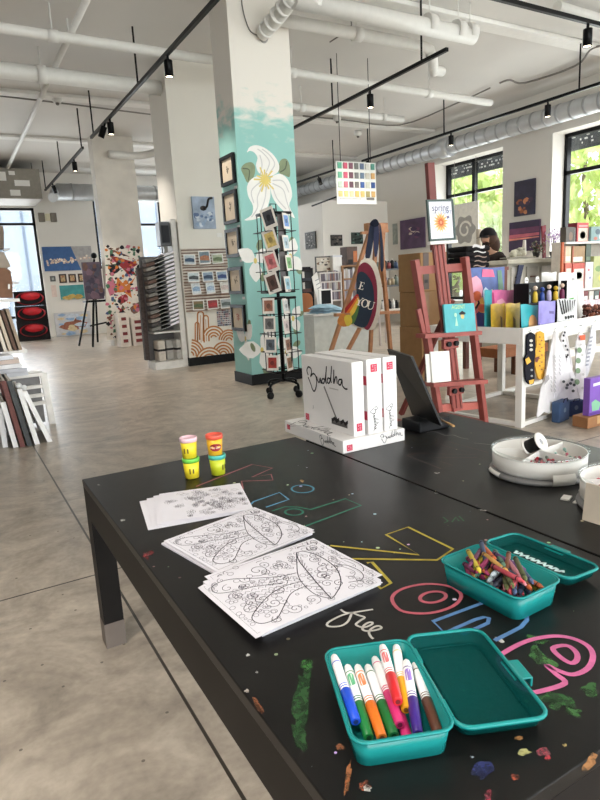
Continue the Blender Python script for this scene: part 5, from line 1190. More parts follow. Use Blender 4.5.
for i in range(5):
    m = MB().box((.18 + .03 * (i % 2), yb_ + .06 - .02 * (i % 3), zt_ + .018 + .036 * i), (.64 - .05 * i, .22, .033), rz=(.05, -.08, .12, -.04, .1)[i])
    solo(m, 'wrapped_print', mat(((214, 214, 218), (190, 190, 196), (226, 224, 224), (200, 180, 168), (220, 222, 228))[i], .2, var=.1, scale=8), ('lowest', 'second lowest', 'middle', 'second highest', 'topmost')[i] + ' plastic wrapped print lying on the white slatted stand', 'wrapped print', 'wrapped prints on the slatted stand')
# ---------------------------------------------------------------- postcard spinner
sx_, sy_ = 2.70, 5.08
o = thing('spinner_rack', 'tall black wire card spinner on casters before the teal column', 'card spinner', (sx_, sy_, 0))
S = lambda x, y: at(x, y, Y=sy_)
z1u, z0u, z1l, z0l = S(279, 214).z, S(279, 292).z, S(279, 298).z, S(280, 371).z
MB().tube([(sx_, sy_, .14), (sx_, sy_, 1.74)], .016, 10).build('pole', BLKMETAL, o)
MB().tube([(sx_ - .03, sy_, 1.70), (sx_ - .03, sy_, 1.78), (sx_ + .03, sy_, 1.78), (sx_ + .03, sy_, 1.70)], .006, 6).build('top_loop', BLKMETAL, o)
for k in range(4):
    a = .35 + k * PI / 2; e = Vector((sx_ + .19 * math.cos(a), sy_ + .19 * math.sin(a), .085))
    l = MB().tube(smooth([(sx_, sy_, .16), (sx_ + .11 * math.cos(a), sy_ + .11 * math.sin(a), .15), (sx_ + .18 * math.cos(a), sy_ + .18 * math.sin(a), .13), e], 4), .012, 8).build('leg', BLKMETAL, o)
    MB().tube([e + Vector((-.014 * math.sin(a), .014 * math.cos(a), -.05)), e + Vector((.014 * math.sin(a), -.014 * math.cos(a), -.05))], .034, 14).build('caster', BLACK, l)
for (za, zb_, nm) in ((z0u, z1u, 'upper_basket'), (z0l, z1l, 'lower_basket')):
    m = MB(); hw = .115
    for z in (za, zb_): m.tube([(sx_ + hw * q, sy_ + hw * p, z) for q, p in ((1, 1), (-1, 1), (-1, -1), (1, -1))], .009 if z == za else .012, 6, closed=True)
    for q, p in ((1, 1), (-1, 1), (-1, -1), (1, -1), (.35, -1), (-.35, -1), (-1, .3), (-1, -.3), (1, 0), (0, 1)): m.tube([(sx_ + hw * q, sy_ + hw * p, za), (sx_ + hw * q, sy_ + hw * p, zb_)], .005, 5)
    for t in range(4):
        z = za + (zb_ - za) * (t / 4 + .02); m.tube([(sx_ + (hw + .03) * q, sy_ + (hw + .03) * p, z) for q, p in ((1, 1), (-1, 1), (-1, -1), (1, -1))], .004, 5, closed=True)
    m.build(nm, BLKMETAL, o)
MB().bb((sx_ - .012, sy_ - .1, z0u), (sx_ + .045, sy_ - .085, z1u)).build('centre_panel', mat((112, 106, 106), .5), o)
cols = [(60, 60, 66), (206, 180, 110), (206, 120, 120), (92, 66, 58), (110, 150, 206), (170, 190, 200), (120, 170, 110), (150, 190, 204), (150, 100, 80), (110, 106, 104), (96, 104, 112), (160, 60, 50), (206, 206, 204), (214, 196, 190), (150, 110, 90), (140, 104, 76)]
pos = [(268.7, 218), (270.5, 240), (271, 262), (272.5, 283), (286, 221), (286, 243), (289, 263), (287.6, 284), (268.5, 306), (269.5, 324), (270.5, 345), (272.5, 363), (286, 306), (286.5, 326), (288, 345), (289.5, 363)]
for i, (x, y) in enumerate(pos):
    left = (i // 4) % 2 == 0; up = i < 8; c_ = S(x, y)
    ang = (.30 if left and up else 0); w_, h_ = ((.125, .185) if left and up else (.115, .14))
    n_ = Vector((-.75, -.66, 0)) if left else Vector((.55, -.83, 0)); u = Vector((-n_.y, n_.x, 0)); 
    c_ = Vector((c_.x, sy_, c_.z)) + Vector((0, -.135, 0)); c_ = Vector((at(x, y, Y=c_.y).x, c_.y, at(x, y, Y=c_.y).z)); M = frame(c_, u, (0, 0, 1)) @ Matrix.Rotation(-.1, 4, 'X') @ Matrix.Rotation(ang, 4, 'Z')
    o = thing('greeting_card', '%s card on the %s side of the spinner, %s basket' % (('top', 'second', 'third', 'lowest')[i % 4], 'left' if left else 'right', 'upper' if up else 'lower'), 'greeting card', c_, group='cards on the spinner')
    p = MB().box((0, 0, 0), (w_, h_, .004), M).build('card', mat((226, 218, 208), .6), o); q = MB(); flat(q, M, [(-w_ * .36, -h_ * .34), (w_ * .36, -h_ * .34), (w_ * .36, h_ * .36), (-w_ * .36, h_ * .36)], .0028); q.build('card_picture', mat(cols[i], .6, var=.3, scale=40), p)
    q = MB(); rd = random.Random(i); flat(q, M, blob(rd, 0, 0, w_ * .22, h_ * .2), .0034); q.build('card_motif', mat(tuple(int(v * .7) for v in cols[i]), .6), p)
# ---------------------------------------------------------------- hanging swatch sign
yw = 7.0; a, b = pxr(336.5, 162, 376, 204, yw, .012)
o = thing('swatch_sign', 'hanging clear panel with rows of colour swatches near the window track', 'hanging sign', ((a.x + b.x) / 2, yw, a.z))
MB().bb(a, b).build('panel', mat((226, 226, 220), .3, var=.02), o)
SWC = ['5aa88a c8506a 7a4a5a 6a6a66 5a6a86 c8c4bc 4a8a7a'.split(), '6ab090 d05a74 6a4450 707070 64788e c4beb0 c89a5a'.split(), 'b0c0b0 c86a7a 5a3a46 6a6460 3a5a9a c8c8b8 2a4a8a'.split(), 'd8b878 e0c880 e0d0a0 d8b060 d8b870 a89a60 c8a060'.split()]
W_, H_ = b.x - a.x, b.z - a.z
for r_ in range(4):
    for c_ in range(7):
        h6 = SWC[r_][c_]; col = tuple(int(h6[k:k + 2], 16) for k in (0, 2, 4)); xx = a.x + W_ * (.085 + .83 * c_ / 6); zz = b.z - H_ * (.10 + .22 * r_)
        m = MB().bb((xx - W_ * .045, yw - .012, zz - H_ * .07), (xx + W_ * .045, yw - .0005, zz + H_ * .07)); m.build('swatch', mat(col, .5), o)
MB().bb((b.x - W_ * .26, yw - .004, a.z + H_ * .1), (b.x - W_ * .06, yw - .0005, a.z + H_ * .16)).build('sign_lettering', GREYI, o)
MB().bb((a.x + W_ * .06, yw - .004, a.z + H_ * .11), (a.x + W_ * .6, yw - .0005, a.z + H_ * .13)).build('sign_line', mat((180, 178, 174), .6), o)
for xx in (a.x + .08, b.x - .08): MB().tube([(xx, yw + .006, b.z), (xx, yw + .006, CEIL - .001)], .005, 6).build('wire', BLKMETAL, o)
# ---------------------------------------------------------------- red easel
ye = 2.95
RED = mat((150, 74, 66), .5, var=.1, scale=20); REDD = mat((112, 48, 42), .5, var=.1)
ez = lambda x, y, dy=0: at(x, y, Y=ye + dy)
o = thing('studio_easel', 'tall red stained studio easel behind the black table', 'easel', (2.87, ye + .1, 0))
MB().beam(ez(429.5, 163, .07), ez(435, 250, .06), .055, .03).build('upper_mast', REDD, o)
MB().beam(ez(437.5, 241, .035), ez(457, 410, .035), .085, .03).build('mast', RED, o)
for dx in (-4.4, 0, 4.4): MB().beam(ez(437.5 + dx, 243, .017), ez(457 + dx, 408, .017), .007, .004).build('mast_groove' if dx == 0 else 'mast_rail', REDD, o)
for (x0_, y0_, x1_, y1_) in ((414.5, 260, 440, 420), (464.5, 257, 484, 420)):
    A, B = ez(x0_, y0_, .02), ez(x1_, y1_, .02); t = (A.z - .002) / (A.z - B.z); MB().beam(A, A + (B - A) * t, .034, .05).build('side_upright', RED, o)
MB().beam(ez(414, 271, .045), ez(467, 266.5, .045), .025, .05).build('crossbar', RED, o)
def tray(xl, yl, xr_, yr_, name): MB().beam(ez(xl, yl, -.03), ez(xr_, yr_, -.03), .09, .026).build(name, RED, o)
tray(420.5, 336, 477, 332.5, 'upper_tray'); tray(429, 384.5, 483, 381, 'lower_tray')
for (x, y, w_, h_) in ((450, 343.5, .13, .065), (455.5, 390, .13, .06)):
    c_ = ez(x, y, -.005); k = MB().box(c_, (w_, .03, h_)).build('clamp_block', RED, o, bevel=.004)
    for dx in (-.032, .032): q = c_ + Vector((dx, -.015, 0)); MB().tube([q, q + Vector((0, -.02, 0))], .017, 12).build('knob', BLACK, k)
MB().beam(ez(438, 408, .06), ez(481, 405, .06), .04, .05).build('base_beam', mat((186, 100, 88), .5), o)
for (x, y) in ((441, 420), (484, 420)): A = at(x, y, Y=ye); A.z = .03; MB().beam(A, A + Vector((-.02, .62, 0)), .04, .058).build('foot_beam', RED, o)
MB().beam(ez(452, 300, .09), Vector((2.85, ye + .55, .06)), .035, .03).build('back_strut', REDD, o)
MB().beam(ez(418, 309, .01), ez(424, 335, .01), .022, .03).build('side_peg', RED, o)
# sign, book and cards it holds
PV = [ez(426, 200, -.005), ez(452.3, 199.5, -.005), ez(453.8, 240, -.02), ez(427, 241.5, -.02)]
M = frame((PV[0] + PV[2]) / 2, PV[1] - PV[0], PV[0] - PV[3]); w_ = (PV[1] - PV[0]).length; h_ = (PV[0] - PV[3]).length
def spring(p, M, w, h, l):
    m = MB(); m.text('spring', w * .30, M @ Matrix.Translation((0, h * .33, l)), .0004); m.build('sign_lettering', mat((84, 84, 112), .6), p)
    m = MB(); m.text('CRAFT', w * .17, M @ Matrix.Translation((w * .22, h * .2, l)), .0004); m.build('sign_lettering', mat((150, 160, 190), .6), p)
    m = MB(); m.text('make', w * .10, M @ Matrix.Translation((-w * .28, h * .2, l)), .0004); m.build('sign_lettering', mat((150, 150, 160), .6), p)
    for (r0, r1, n, c, dz) in ((.36, .2, 16, (240, 196, 130), 0), (.27, .14, 14, (232, 150, 84), .0006), (.15, .09, 12, (196, 96, 56), .0012)):
        m = MB(); flat(m, M, [((r0 if i % 2 else r1) * w * math.cos(PI * i / n) - .02 * w, (r0 if i % 2 else r1) * w * math.sin(PI * i / n) - h * .06) for i in range(2 * n)], l + dz); m.build('sunflower_petals', mat(c, .6), p)
    m = MB(); flat(m, M, ell(-.02 * w, -h * .06, .05 * w, .05 * w, 12), l + .0018); m.build('sunflower_heart', mat((232, 150, 110), .6), p)
    m = MB(); flat(m, M, blob(random.Random(3), w * .3, h * .07, w * .08, h * .05), l); m.build('small_logo', mat((110, 100, 130), .6), p)
    for i in range(2): m = MB(); flat(m, M, [(-w * .36, -h * (.36 + .06 * i)), (w * .36, -h * (.36 + .06 * i)), (w * .36, -h * (.38 + .06 * i)), (-w * .36, -h * (.38 + .06 * i))], l); m.build('sign_line', mat((196, 200, 214), .6), p)
o = framed(M, w_, h_, mat((66, 84, 80), .5), mat((232, 232, 240), .5, var=.01), 'framed white poster with orange sunflower clipped on the red easel mast', 'sign', 'poster_frame', bar=.012, th=.014, art=spring)
m = MB(); m.box((0, -h_ / 2 - .012, .01), (w_ * 1.05, .018, .03), M); m.build('clip_ledge', WHITE, o)
BK = [ez(441.5, 304.5, -.03), ez(472, 303, -.03), ez(476.5, 331, -.055), ez(446, 333, -.055)]
M = frame((BK[0] + BK[2]) / 2, BK[1] - BK[0], BK[0] - BK[3]); w_ = (BK[1] - BK[0]).length; h_ = (BK[0] - BK[3]).length
o = thing('picture_book', 'turquoise picture book with a small dark figure on the red easel tray', 'book', M.translation)
m = MB().box((0, 0, 0), (w_, h_, .016), M).build('cover', mat((62, 168, 176), .4, var=.12, scale=14), o, bevel=.002)
q = MB(); q.text('AGENT', h_ * .2, M @ Matrix.Translation((-.01, h_ * .38, .009)), .0004); q.build('title_lettering', mat((190, 220, 130), .5), m)
q = MB(); flat(q, M, ell(.02, .01, .016, .018, 14), .0092); q.build('figure_face', mat((214, 190, 120), .6), m); q = MB(); flat(q, M, [(-.01, .03), (.02, .045), (.05, .03), (.045, .02), (-.005, .02)], .0095); q.build('figure_hat', DARK, m); q = MB(); flat(q, M, [(-.05, -.05), (-.035, .015), (-.025, -.05)], .0093); flat(q, M, ell(-.04, .02, .012, .014, 12), .0094); q.build('cover_motif', mat((170, 220, 190), .6), m)
CD = [ez(429, 352, -.03), ez(447.5, 351, -.03), ez(451.5, 381, -.06), ez(430, 383, -.06)]
M = frame((CD[0] + CD[2]) / 2, CD[1] - CD[0], CD[0] - CD[3]); w_ = (CD[1] - CD[0]).length; h_ = (CD[0] - CD[3]).length
o = thing('note_card', 'white note pad with faint lines on the lower tray of the red easel', 'note pad', M.translation); p = MB().box((0, 0, 0), (w_, h_, .012), M).build('pad', WHITE, o)
for i in range(6): q = MB(); flat(q, M, [(-w_ * .35, h_ * (.3 - .1 * i)), (w_ * .3, h_ * (.3 - .1 * i)), (w_ * .3, h_ * (.285 - .1 * i)), (-w_ * .35, h_ * (.285 - .1 * i))], .0066); q.build('text_line', mat((196, 198, 206), .6), p)
m = MB().box((-w_ * .55, -.004, -.012), (w_ * .3, h_ * .92, .006), M); solo(m, 'note_card', WHITE, 'white card peeping out left behind the note pad on the red easel', 'card')
# ---------------------------------------------------------------- stacked cardboard boxes
for i, (y0_, y1_) in enumerate(((253, 292.5), (293, 329), (329.5, 388))):
    a, b = pxr(403.5 - i * 3, y0_, 446, y1_, 4.5, .5)
    b.x = at(447, 300, Y=4.5).x; a.x = at(421, 300, Y=4.5).x + .008 * (i % 2); b.y = 4.83
    zt3 = [at(405, q, Y=4.5).z for q in (253, 293, 329.5)] + [0.001]; b.z = zt3[i] - .001; a.z = zt3[i + 1]
    o = thing('cardboard_box', ('uppermost brown cardboard box of the stack behind the red easel', 'middle brown cardboard box of the stack behind the red easel', 'lowest brown cardboard box of the stack behind the red easel')[i], 'cardboard box', ((a.x + b.x) / 2, 4.75, a.z), group='cardboard boxes behind the red easel')
    MB().bb(a, b).build('carton', CARD, o, bevel=.006)
    xm = (a.x + b.x) / 2 - .1
    MB().bb((xm - .035, a.y - .002, a.z + .02), (xm + .035, a.y + .001, b.z - .002)).build('tape', mat((72, 50, 36) if i != 1 else (140, 104, 66), .4), o)
    MB().bb((xm - .02 if i != 1 else xm - .01, a.y - .0025, a.z + .08), (xm + .02, a.y - .0021, a.z + .11)).build('hand_hole', DARK, o)
# ---------------------------------------------------------------- wooden easel with pennant
WOOD = mat((176, 122, 84), .6, var=.15, scale=16); yw2 = 5.9
we = lambda x, y, dy=0: at(x, y, Y=yw2 + dy)
o = thing('wooden_easel', 'light wooden easel hung with a pennant and navy scarf', 'easel', (4.3, yw2, 0))
def leg(x0_, y0_, x1_, y1_, dy, nm='leg', w_=.04):
    A, B = we(x0_, y0_, dy), we(x1_, y1_, dy); t = (A.z - .001) / (A.z - B.z); MB().beam(A, A + (B - A) * t, w_, .04).build(nm, WOOD, o)
leg(371, 228, 331, 351, -.1); leg(380, 232, 391, 356, -.1); leg(376, 232, 370, 356, .35); leg(364, 320, 347, 352, .2, 'rear_leg')
a, b = we(367, 231, -.12), we(387, 223, -.12); MB().bb((a.x, yw2 - .14, a.z), (b.x, yw2 - .06, b.z)).build('head_block', WOOD, o, bevel=.004); MB().beam(we(361, 233, -.13), we(388, 231, -.13), .03, .03).build('top_bar', WOOD, o)
MB().beam(we(335, 315, -.13), we(399, 312, -.13), .06, .035).build('ledge', WOOD, o)
MB().beam(we(383, 232, -.06), we(378, 312, -.06), .05, .03).build('centre_mast', WOOD, o)
p0 = we(366, 300, -.24); n_ = (p0 - CAMP).normalized()
zf = lambda l: [(330 + x / 5.33, 210 + y / 5.33) for x, y in l]
def cloth(pts, lift, m_, name, par, th=.006):
    m = MB(); Q = smooth([onp(x, y, p0 - n_ * lift, n_) for x, y in zf(pts)], 3, True); m.slab(Q, th, n_); return m.build(name, m_, par)
o = thing('pennant', 'round-topped pennant in navy, maroon and cream with rainbow stripes on the wooden easel', 'pennant', p0)
cloth([(160, 280), (185, 260), (215, 260), (245, 285), (266, 350), (278, 430), (268, 530), (245, 620), (205, 640), (110, 610), (90, 560), (130, 480), (150, 350)], 0, mat((228, 218, 204), .8), 'border_cloth', o)
cloth([(148, 320), (165, 288), (192, 280), (225, 310), (248, 380), (252, 470), (242, 560), (208, 636), (180, 625), (150, 560), (140, 420)], .008, mat((132, 38, 62), .8), 'maroon_band', o)
cloth([(140, 372), (158, 330), (190, 338), (222, 385), (235, 450), (230, 520), (200, 612), (165, 625), (120, 600), (120, 540), (140, 470)], .016, mat((34, 48, 66), .8), 'navy_field', o)
for i, (c_, l) in enumerate((((176, 46, 44), [(55, 555), (100, 500), (140, 450), (152, 462), (130, 510), (95, 555)]), ((226, 120, 48), [(80, 558), (115, 508), (146, 462), (154, 478), (125, 540), (98, 562)]), ((232, 190, 70), [(97, 562), (122, 518), (150, 472), (156, 492), (128, 560), (110, 572)]), ((84, 120, 62), [(112, 572), (132, 545), (155, 495), (150, 545), (130, 600), (110, 606)]))): cloth(l, .024 + .002 * i, mat(c_, .8), 'rainbow_stripe', o, .003)
R3 = RAX.to_3x3(); Mt = Matrix.Translation(onp(*zf([(168, 404)])[0], p0 - n_ * .026, n_)) @ RAX.to_4x4()
def serif(ch, cx, cy, s_, M, par):
    """serif capitals built from bars"""
    m = MB(); t = .17 * s_; th = .06 * s_
    def bar(x0_, y0_, x1_, y1_): flat(m, M, [(cx + x0_, cy + y0_), (cx + x1_, cy + y0_), (cx + x1_, cy + y1_), (cx + x0_, cy + y1_)], .002)
    def rib(pts, w_): m.ribbon([M @ Vector((cx + x, cy + y, .002)) for x, y in pts], w_, M.to_3x3() @ Vector((0, 0, 1)))
    h = s_ / 2
    if ch == 'E': bar(-.22 * s_, -h, -.22 * s_ + t, h); bar(-.34 * s_, h - th, .3 * s_, h); bar(-.34 * s_, -h, .32 * s_, -h + th); bar(-.1 * s_, -th / 2, .16 * s_, th / 2); bar(.24 * s_, h - .22 * s_, .3 * s_, h); bar(.26 * s_, -h, .32 * s_, -h + .24 * s_); bar(.12 * s_, -.12 * s_, .17 * s_, .12 * s_)
    if ch == 'Y': bar(-t / 2, -h, t / 2, 0); rib([(-.34 * s_, h), (0, -.02 * s_)], t); rib([(.34 * s_, h), (0, -.02 * s_)], th); bar(-.46 * s_, h - th, -.18 * s_, h); bar(.2 * s_, h - th, .46 * s_, h); bar(-.2 * s_, -h, .2 * s_, -h + th)
    if ch == 'O':
        P0 = ell(0, 0, .44 * s_, h, 24); P1 = ell(0, 0, .26 * s_, h * .86, 24); m.add([M @ Vector((cx + x, cy + y, .002)) for x, y in P0 + P1], [(i, (i + 1) % 24, 24 + (i + 1) % 24, 24 + i) for i in range(24)])
    if ch == 'U': bar(-.34 * s_, -.2 * s_, -.34 * s_ + t, h); bar(.3 * s_, -.2 * s_, .3 * s_ + th, h); rib([(-.34 * s_ + t / 2, -.2 * s_), (-.16 * s_, -.42 * s_), (0, -.46 * s_), (.18 * s_, -.42 * s_), (.33 * s_, -.2 * s_)], th * 1.4); bar(-.46 * s_, h - th, -.06 * s_, h); bar(.2 * s_, h - th, .46 * s_, h)
    m.build('letter', mat((238, 232, 220), .7), par)
rot = Matrix.Rotation(-.27, 4, 'Z')
serif('E', 0, 0, .085, Mt @ rot, o)
for i, ch in enumerate('YOU'): x_, y_ = zf([(156 + i * 30, 487 + i * 11)])[0]; serif(ch, 0, 0, .095, Matrix.Translation(onp(x_, y_, p0 - n_ * .028, n_)) @ RAX.to_4x4() @ rot, o)
NAVY = mat((40, 48, 70), .8, var=.15)
p0 = we(376, 240, -.2); n_ = (p0 - CAMP).normalized()
o = thing('navy_scarf', 'navy ribbons hanging over the head of the wooden easel', 'scarf', p0)
cloth([(215, 75), (240, 55), (252, 70), (232, 160), (212, 255), (188, 250), (200, 160)], .0, NAVY, 'ribbon_tail', o, .01); cloth([(238, 70), (258, 72), (262, 140), (252, 235), (238, 245), (232, 160)], .012, mat((52, 56, 86), .8), 'ribbon_tail', o, .01); cloth([(262, 80), (272, 90), (284, 200), (286, 310), (270, 320), (268, 200)], .0, NAVY, 'ribbon_tail', o, .01)
cloth([(212, 76), (228, 52), (250, 50), (262, 78), (240, 90)], .02, mat((30, 34, 50), .8), 'ribbon_knot', o, .02)
m = MB(); rd = random.Random(3); p0 = we(340, 322, -.18); n_ = (p0 - CAMP).normalized()
o = thing('rainbow_windsock', 'small orange and yellow bunched fabric beside the pennant', 'fabric', p0)
cloth([(48, 570), (70, 552), (110, 575), (112, 610), (70, 622), (40, 600)], .0, mat((206, 130, 60), .8, var=.2), 'orange_fold', o, .03); cloth([(75, 570), (108, 560), (118, 600), (90, 620)], .01, mat((224, 196, 70), .8), 'yellow_fold', o, .02)
# ================================================================== RIGHT SIDE : WHITE DISPLAY TABLE AND SHOP
TH = math.radians(9); WO = Vector((3.335, 2.795, 0)); WU = Vector((math.cos(TH), math.sin(TH), 0)); WV = Vector((-math.sin(TH), math.cos(TH), 0))
W = lambda x, y, d=0: onp(x, y, WO + WV * d, WV)
L_ = lambda a, b, z: WO + WU * a + WV * b + Vector((0, 0, z))
MW = frame(WO, WU, WV)
TW = mat((238, 235, 228), .45, var=.02)
o = thing('display_table', 'white display table with hanging socks and bandanas, right of the red easel', 'table', WO, TH)
LEN, DEP = 2.0, .8
for nm, (a0, b0, a1, b1) in (('front_panel', (0, 0, LEN, .022)), ('back_panel', (0, DEP - .022, LEN, DEP)), ('end_panel', (0, .0225, .022, DEP - .0225)), ('end_panel', (LEN - .022, .0225, LEN, DEP - .0225))): MB().bb((a0, b0, .582), (a1, b1, .694), MW).build(nm, TW, o, bevel=.002)
MB().bb((.0225, .0225, .586), (LEN - .0225, DEP - .0225, .606), MW).build('tray_floor', TW, o)
for a in (0, .93, LEN - .05):
    for b in (0, DEP - .05):
        if (a, b) == (.93, 0): continue
        MB().bb((a, b, 0), (a + .048, b + .05, .5815), MW).build('leg', TW, o)
for (a0, b0, a1, b1) in ((.05, .005, LEN - .052, .04), (.05, DEP - .045, .928, DEP - .008), (.98, DEP - .045, LEN - .052, DEP - .008), (.005, .052, .04, DEP - .052), (.94, .042, .975, DEP - .052)): MB().bb((a0, b0, .004), (a1, b1, .034), MW).build('stretcher', TW, o)
TRZ = .607
def pouch(c4, d, th, m_, name, label, cat, group=None, deco=None, base=True):
    """soft pack whose front shows the four corners c4 (tl, tr, br, bl) of the photo at depth d behind the table front"""
    P = [W(x, y, d) for x, y in c4]
    if base:
        dz = min(P[2].z, P[3].z); 
        if dz < TRZ + .002:
            for q in (2, 3): P[q].z = max(P[q].z, TRZ + .002)
        else:
            for q in (2, 3): P[q].z = TRZ + .002
    def fn(sgn):
        def f(u, v):
            a = P[0].lerp(P[1], u); b = P[3].lerp(P[2], u); p = b.lerp(a, v)
            bulge = th * (math.sin(PI * min(1, max(0, u))) ** .6) * (1 - v) ** .5 * (.35 + .65 * (1 - v)) if v < 1 else 0
            return p + WV * (sgn * bulge * .5 + .0006 * sgn) + Vector((0, 0, .003 * math.sin(9 * u + v * 5)))
        return f
    c = (P[2] + P[3]) / 2; c.z = min(p.z for p in P)
    o = thing(name, label, cat, c, group=group)
    m = MB(); m.grid(fn(-1), 12, 8); m.grid(fn(1), 12, 8); m.build('pack', m_, o)
    if deco:
        n_ = -WV
        for nm, col, pts in deco:
            q = MB(); q.add([fn(-1)(u, v) + n_ * .003 for u, v in pts], [tuple(range(len(pts)))]); q.build(nm, mat(col, .5), o)
    return o
def el2(cx, cy, rx, ry, n=14): return ell(cx, cy, rx, ry, n)
pouch([(490.7, 304), (505, 303.4), (505, 326), (491.3, 326.5)], .36, .05, mat((206, 170, 52), .45, var=.2, scale=20), 'snack_pouch', 'mustard yellow pouch at the left corner of the white table', 'pouch', 'pouches on the white table', [('dark_fold', (120, 90, 30), [(.5, .1), (.62, .1), (.7, .55), (.55, .6)])])
pouch([(505.6, 303.4), (520, 303), (520, 325.5), (505.6, 326)], .24, .05, mat((196, 160, 46), .45, var=.2, scale=20), 'snack_pouch', 'second mustard yellow pouch, next to the teal one', 'pouch', 'pouches on the white table', [('dark_fold', (120, 90, 30), [(.35, .1), (.5, .1), (.55, .5), (.4, .6)])])
pouch([(520.5, 304), (538, 305.5), (537, 326), (522, 327)], .12, .05, mat((44, 166, 176), .4, var=.1), 'snack_pouch', 'teal pouch with an orange round picture on the white table', 'pouch', 'pouches on the white table', [('round_picture', (226, 170, 110), el2(.62, .35, .3, .33))])
pouch([(538.7, 301), (555.5, 301), (554.5, 322.5), (538.3, 325)], .06, .05, mat((134, 124, 196), .45, var=.15), 'snack_pouch', 'lavender pouch beside the teal one on the white table', 'pouch', 'pouches on the white table', [('pale_band', (176, 170, 216), [(.05, .05), (.95, .05), (.95, .3), (.05, .35)]), ('dark_mark', (84, 70, 140), [(.55, .62), (.85, .62), (.85, .7), (.55, .7)])])
pouch([(486, 290.5), (519.5, 289.5), (519, 302), (487, 304)], .46, .04, mat((216, 110, 160), .5, var=.15), 'pink_pouch', 'pink flowered pouch behind the yellow pouches', 'pouch', None, [('flower_print', (238, 170, 190), el2(.4, .5, .2, .3, 9)), ('flower_print', (240, 200, 190), el2(.65, .4, .08, .2, 9)), ('flower_print', (176, 50, 110), [(.02, .1), (.25, .1), (.2, .95), (.02, .95)])])
pouch([(484.5, 290), (492, 290), (492, 303), (484.5, 304)], .42, .04, mat((40, 150, 160), .5), 'teal_pouch', 'teal pack at the left of the pink flowered pouch', 'pouch')
fl = [('printed_blossom', (228, 160, 180), el2(.18, .68, .17, .2, 9)), ('printed_blossom', (232, 200, 90), el2(.33, .42, .2, .13, 9)), ('printed_blossom', (214, 80, 130), [(.35, .85), (.7, .85), (.66, .97), (.38, .97)]), ('printed_blossom', (226, 214, 110), el2(.58, .52, .09, .13, 9)), ('printed_blossom', (190, 214, 230), el2(.42, .55, .09, .14, 8)), ('printed_leaf', (70, 120, 90), [(.78, .6), (.95, .65), (.9, .95), (.78, .95)]), ('printed_blossom', (110, 70, 160), [(.8, .2), (.98, .2), (.98, .58), (.82, .55)]), ('printed_blossom', (206, 206, 140), el2(.86, .55, .05, .1, 8)), ('printed_blossom', (232, 140, 150), el2(.12, .4, .1, .12, 8))]
pouch([(467, 268), (504.5, 267), (504, 291), (469, 296)], .66, .10, mat((58, 84, 150), .5, var=.3, scale=14), 'floral_tote', 'blue floral tote bag at the back left of the white table', 'tote bag', None, fl)
o = thing('paper_lantern', 'orange paper lantern ornament at the left end of the white table', 'lantern', L_(.06, .56, TRZ))
for i, (x, y, r_) in enumerate(((477, 296, .035), (482, 308, .03), (474, 309, .02))): p = W(x, y, .53 + .03 * i); MB().ball(p, (r_, r_, r_ * 1.1), 8, 6).build('lantern_globe', mat(((226, 110, 70), (232, 130, 84), (120, 80, 110))[i], .6, var=.2), o)
MB().tube([W(477, 296, .55), W(479, 303, .56), L_(.06, .56, TRZ + .002)], .008, 6).build('lantern_stem', DARK, o)
# little figures in a black case
a0 = W(518, 284, .34); b0 = W(556, 303, .34)
o = thing('display_case', 'black open case of small toys behind the lavender pouch', 'display case', (a0 + b0) / 2)
u0 = (a0 - WO).dot(WU); u1 = (b0 - WO).dot(WU); zt_ = a0.z
MB().bb((u0, .36, TRZ + .0005), (u1, .375, zt_), MW).build('case_back', BLACK, o); MB().bb((u0, .25, TRZ + .0005), (u1, .3595, TRZ + .012), MW).build('case_base', BLACK, o)
for q in (u0, u1 - .012): MB().bb((q, .25, TRZ + .0125), (q + .012, .3595, zt_), MW).build('case_side', BLACK, o)
zsh = W(537, 302.5, .28).z; MB().bb((u0 + .0125, .25, zsh - .008), (u1 - .0125, .3595, zsh), MW).build('case_shelf', BLACK, o)
tc = [((150, 170, 180), 'grey blue'), ((226, 190, 60), 'yellow'), ((40, 70, 150), 'dark blue'), ((190, 180, 220), 'pale lilac'), ((220, 180, 50), 'golden'), ((120, 40, 80), 'plum')]
for i, (c_, nm) in enumerate(tc):
    q = u0 + .03 + (u1 - u0 - .06) * i / 5; b_ = .275; z = zsh + .0005; hh = (zt_ - zsh) * (.8 + .12 * (i % 2))
    o = thing('toy_figure', '%s little toy figure in the black case on the white table' % nm, 'toy figure', L_(q, b_, z), group='toys in the black case')
    m = MB(); m.lathe([(.014, 0), (.021, .01), (.018, hh * .5), (.010, hh * .62)], Matrix.Translation(L_(q, b_, z)), 10); m.build('figure_body', mat(c_, .5), o); MB().ball(L_(q, b_, z + hh * .8), .018, 8, 6).build('figure_head', mat((226, 200, 180) if i % 2 else c_, .5), o)
for i, (x, y) in enumerate(((526, 282.5), (537, 282.5))):
    p = W(x, y, .37); o = thing('toy_mask', 'round white tag with dark eyes on the black case, %s' % ('left', 'right')[i], 'tag', p); M = frame(L_((p - WO).dot(WU), .368, zt_ + .0), WU, (0, 0, 1)); k = MB().lathe([(.026, 0), (.026, .006)], M @ Matrix.Translation((0, .02, -.003)), 16).build('tag_disc', WHITE, o)
    for dx in (-.009, .009): q = MB(); flat(q, M, ell(dx, .02, .005, .006, 8), .0045); q.build('eye', DARK, k)
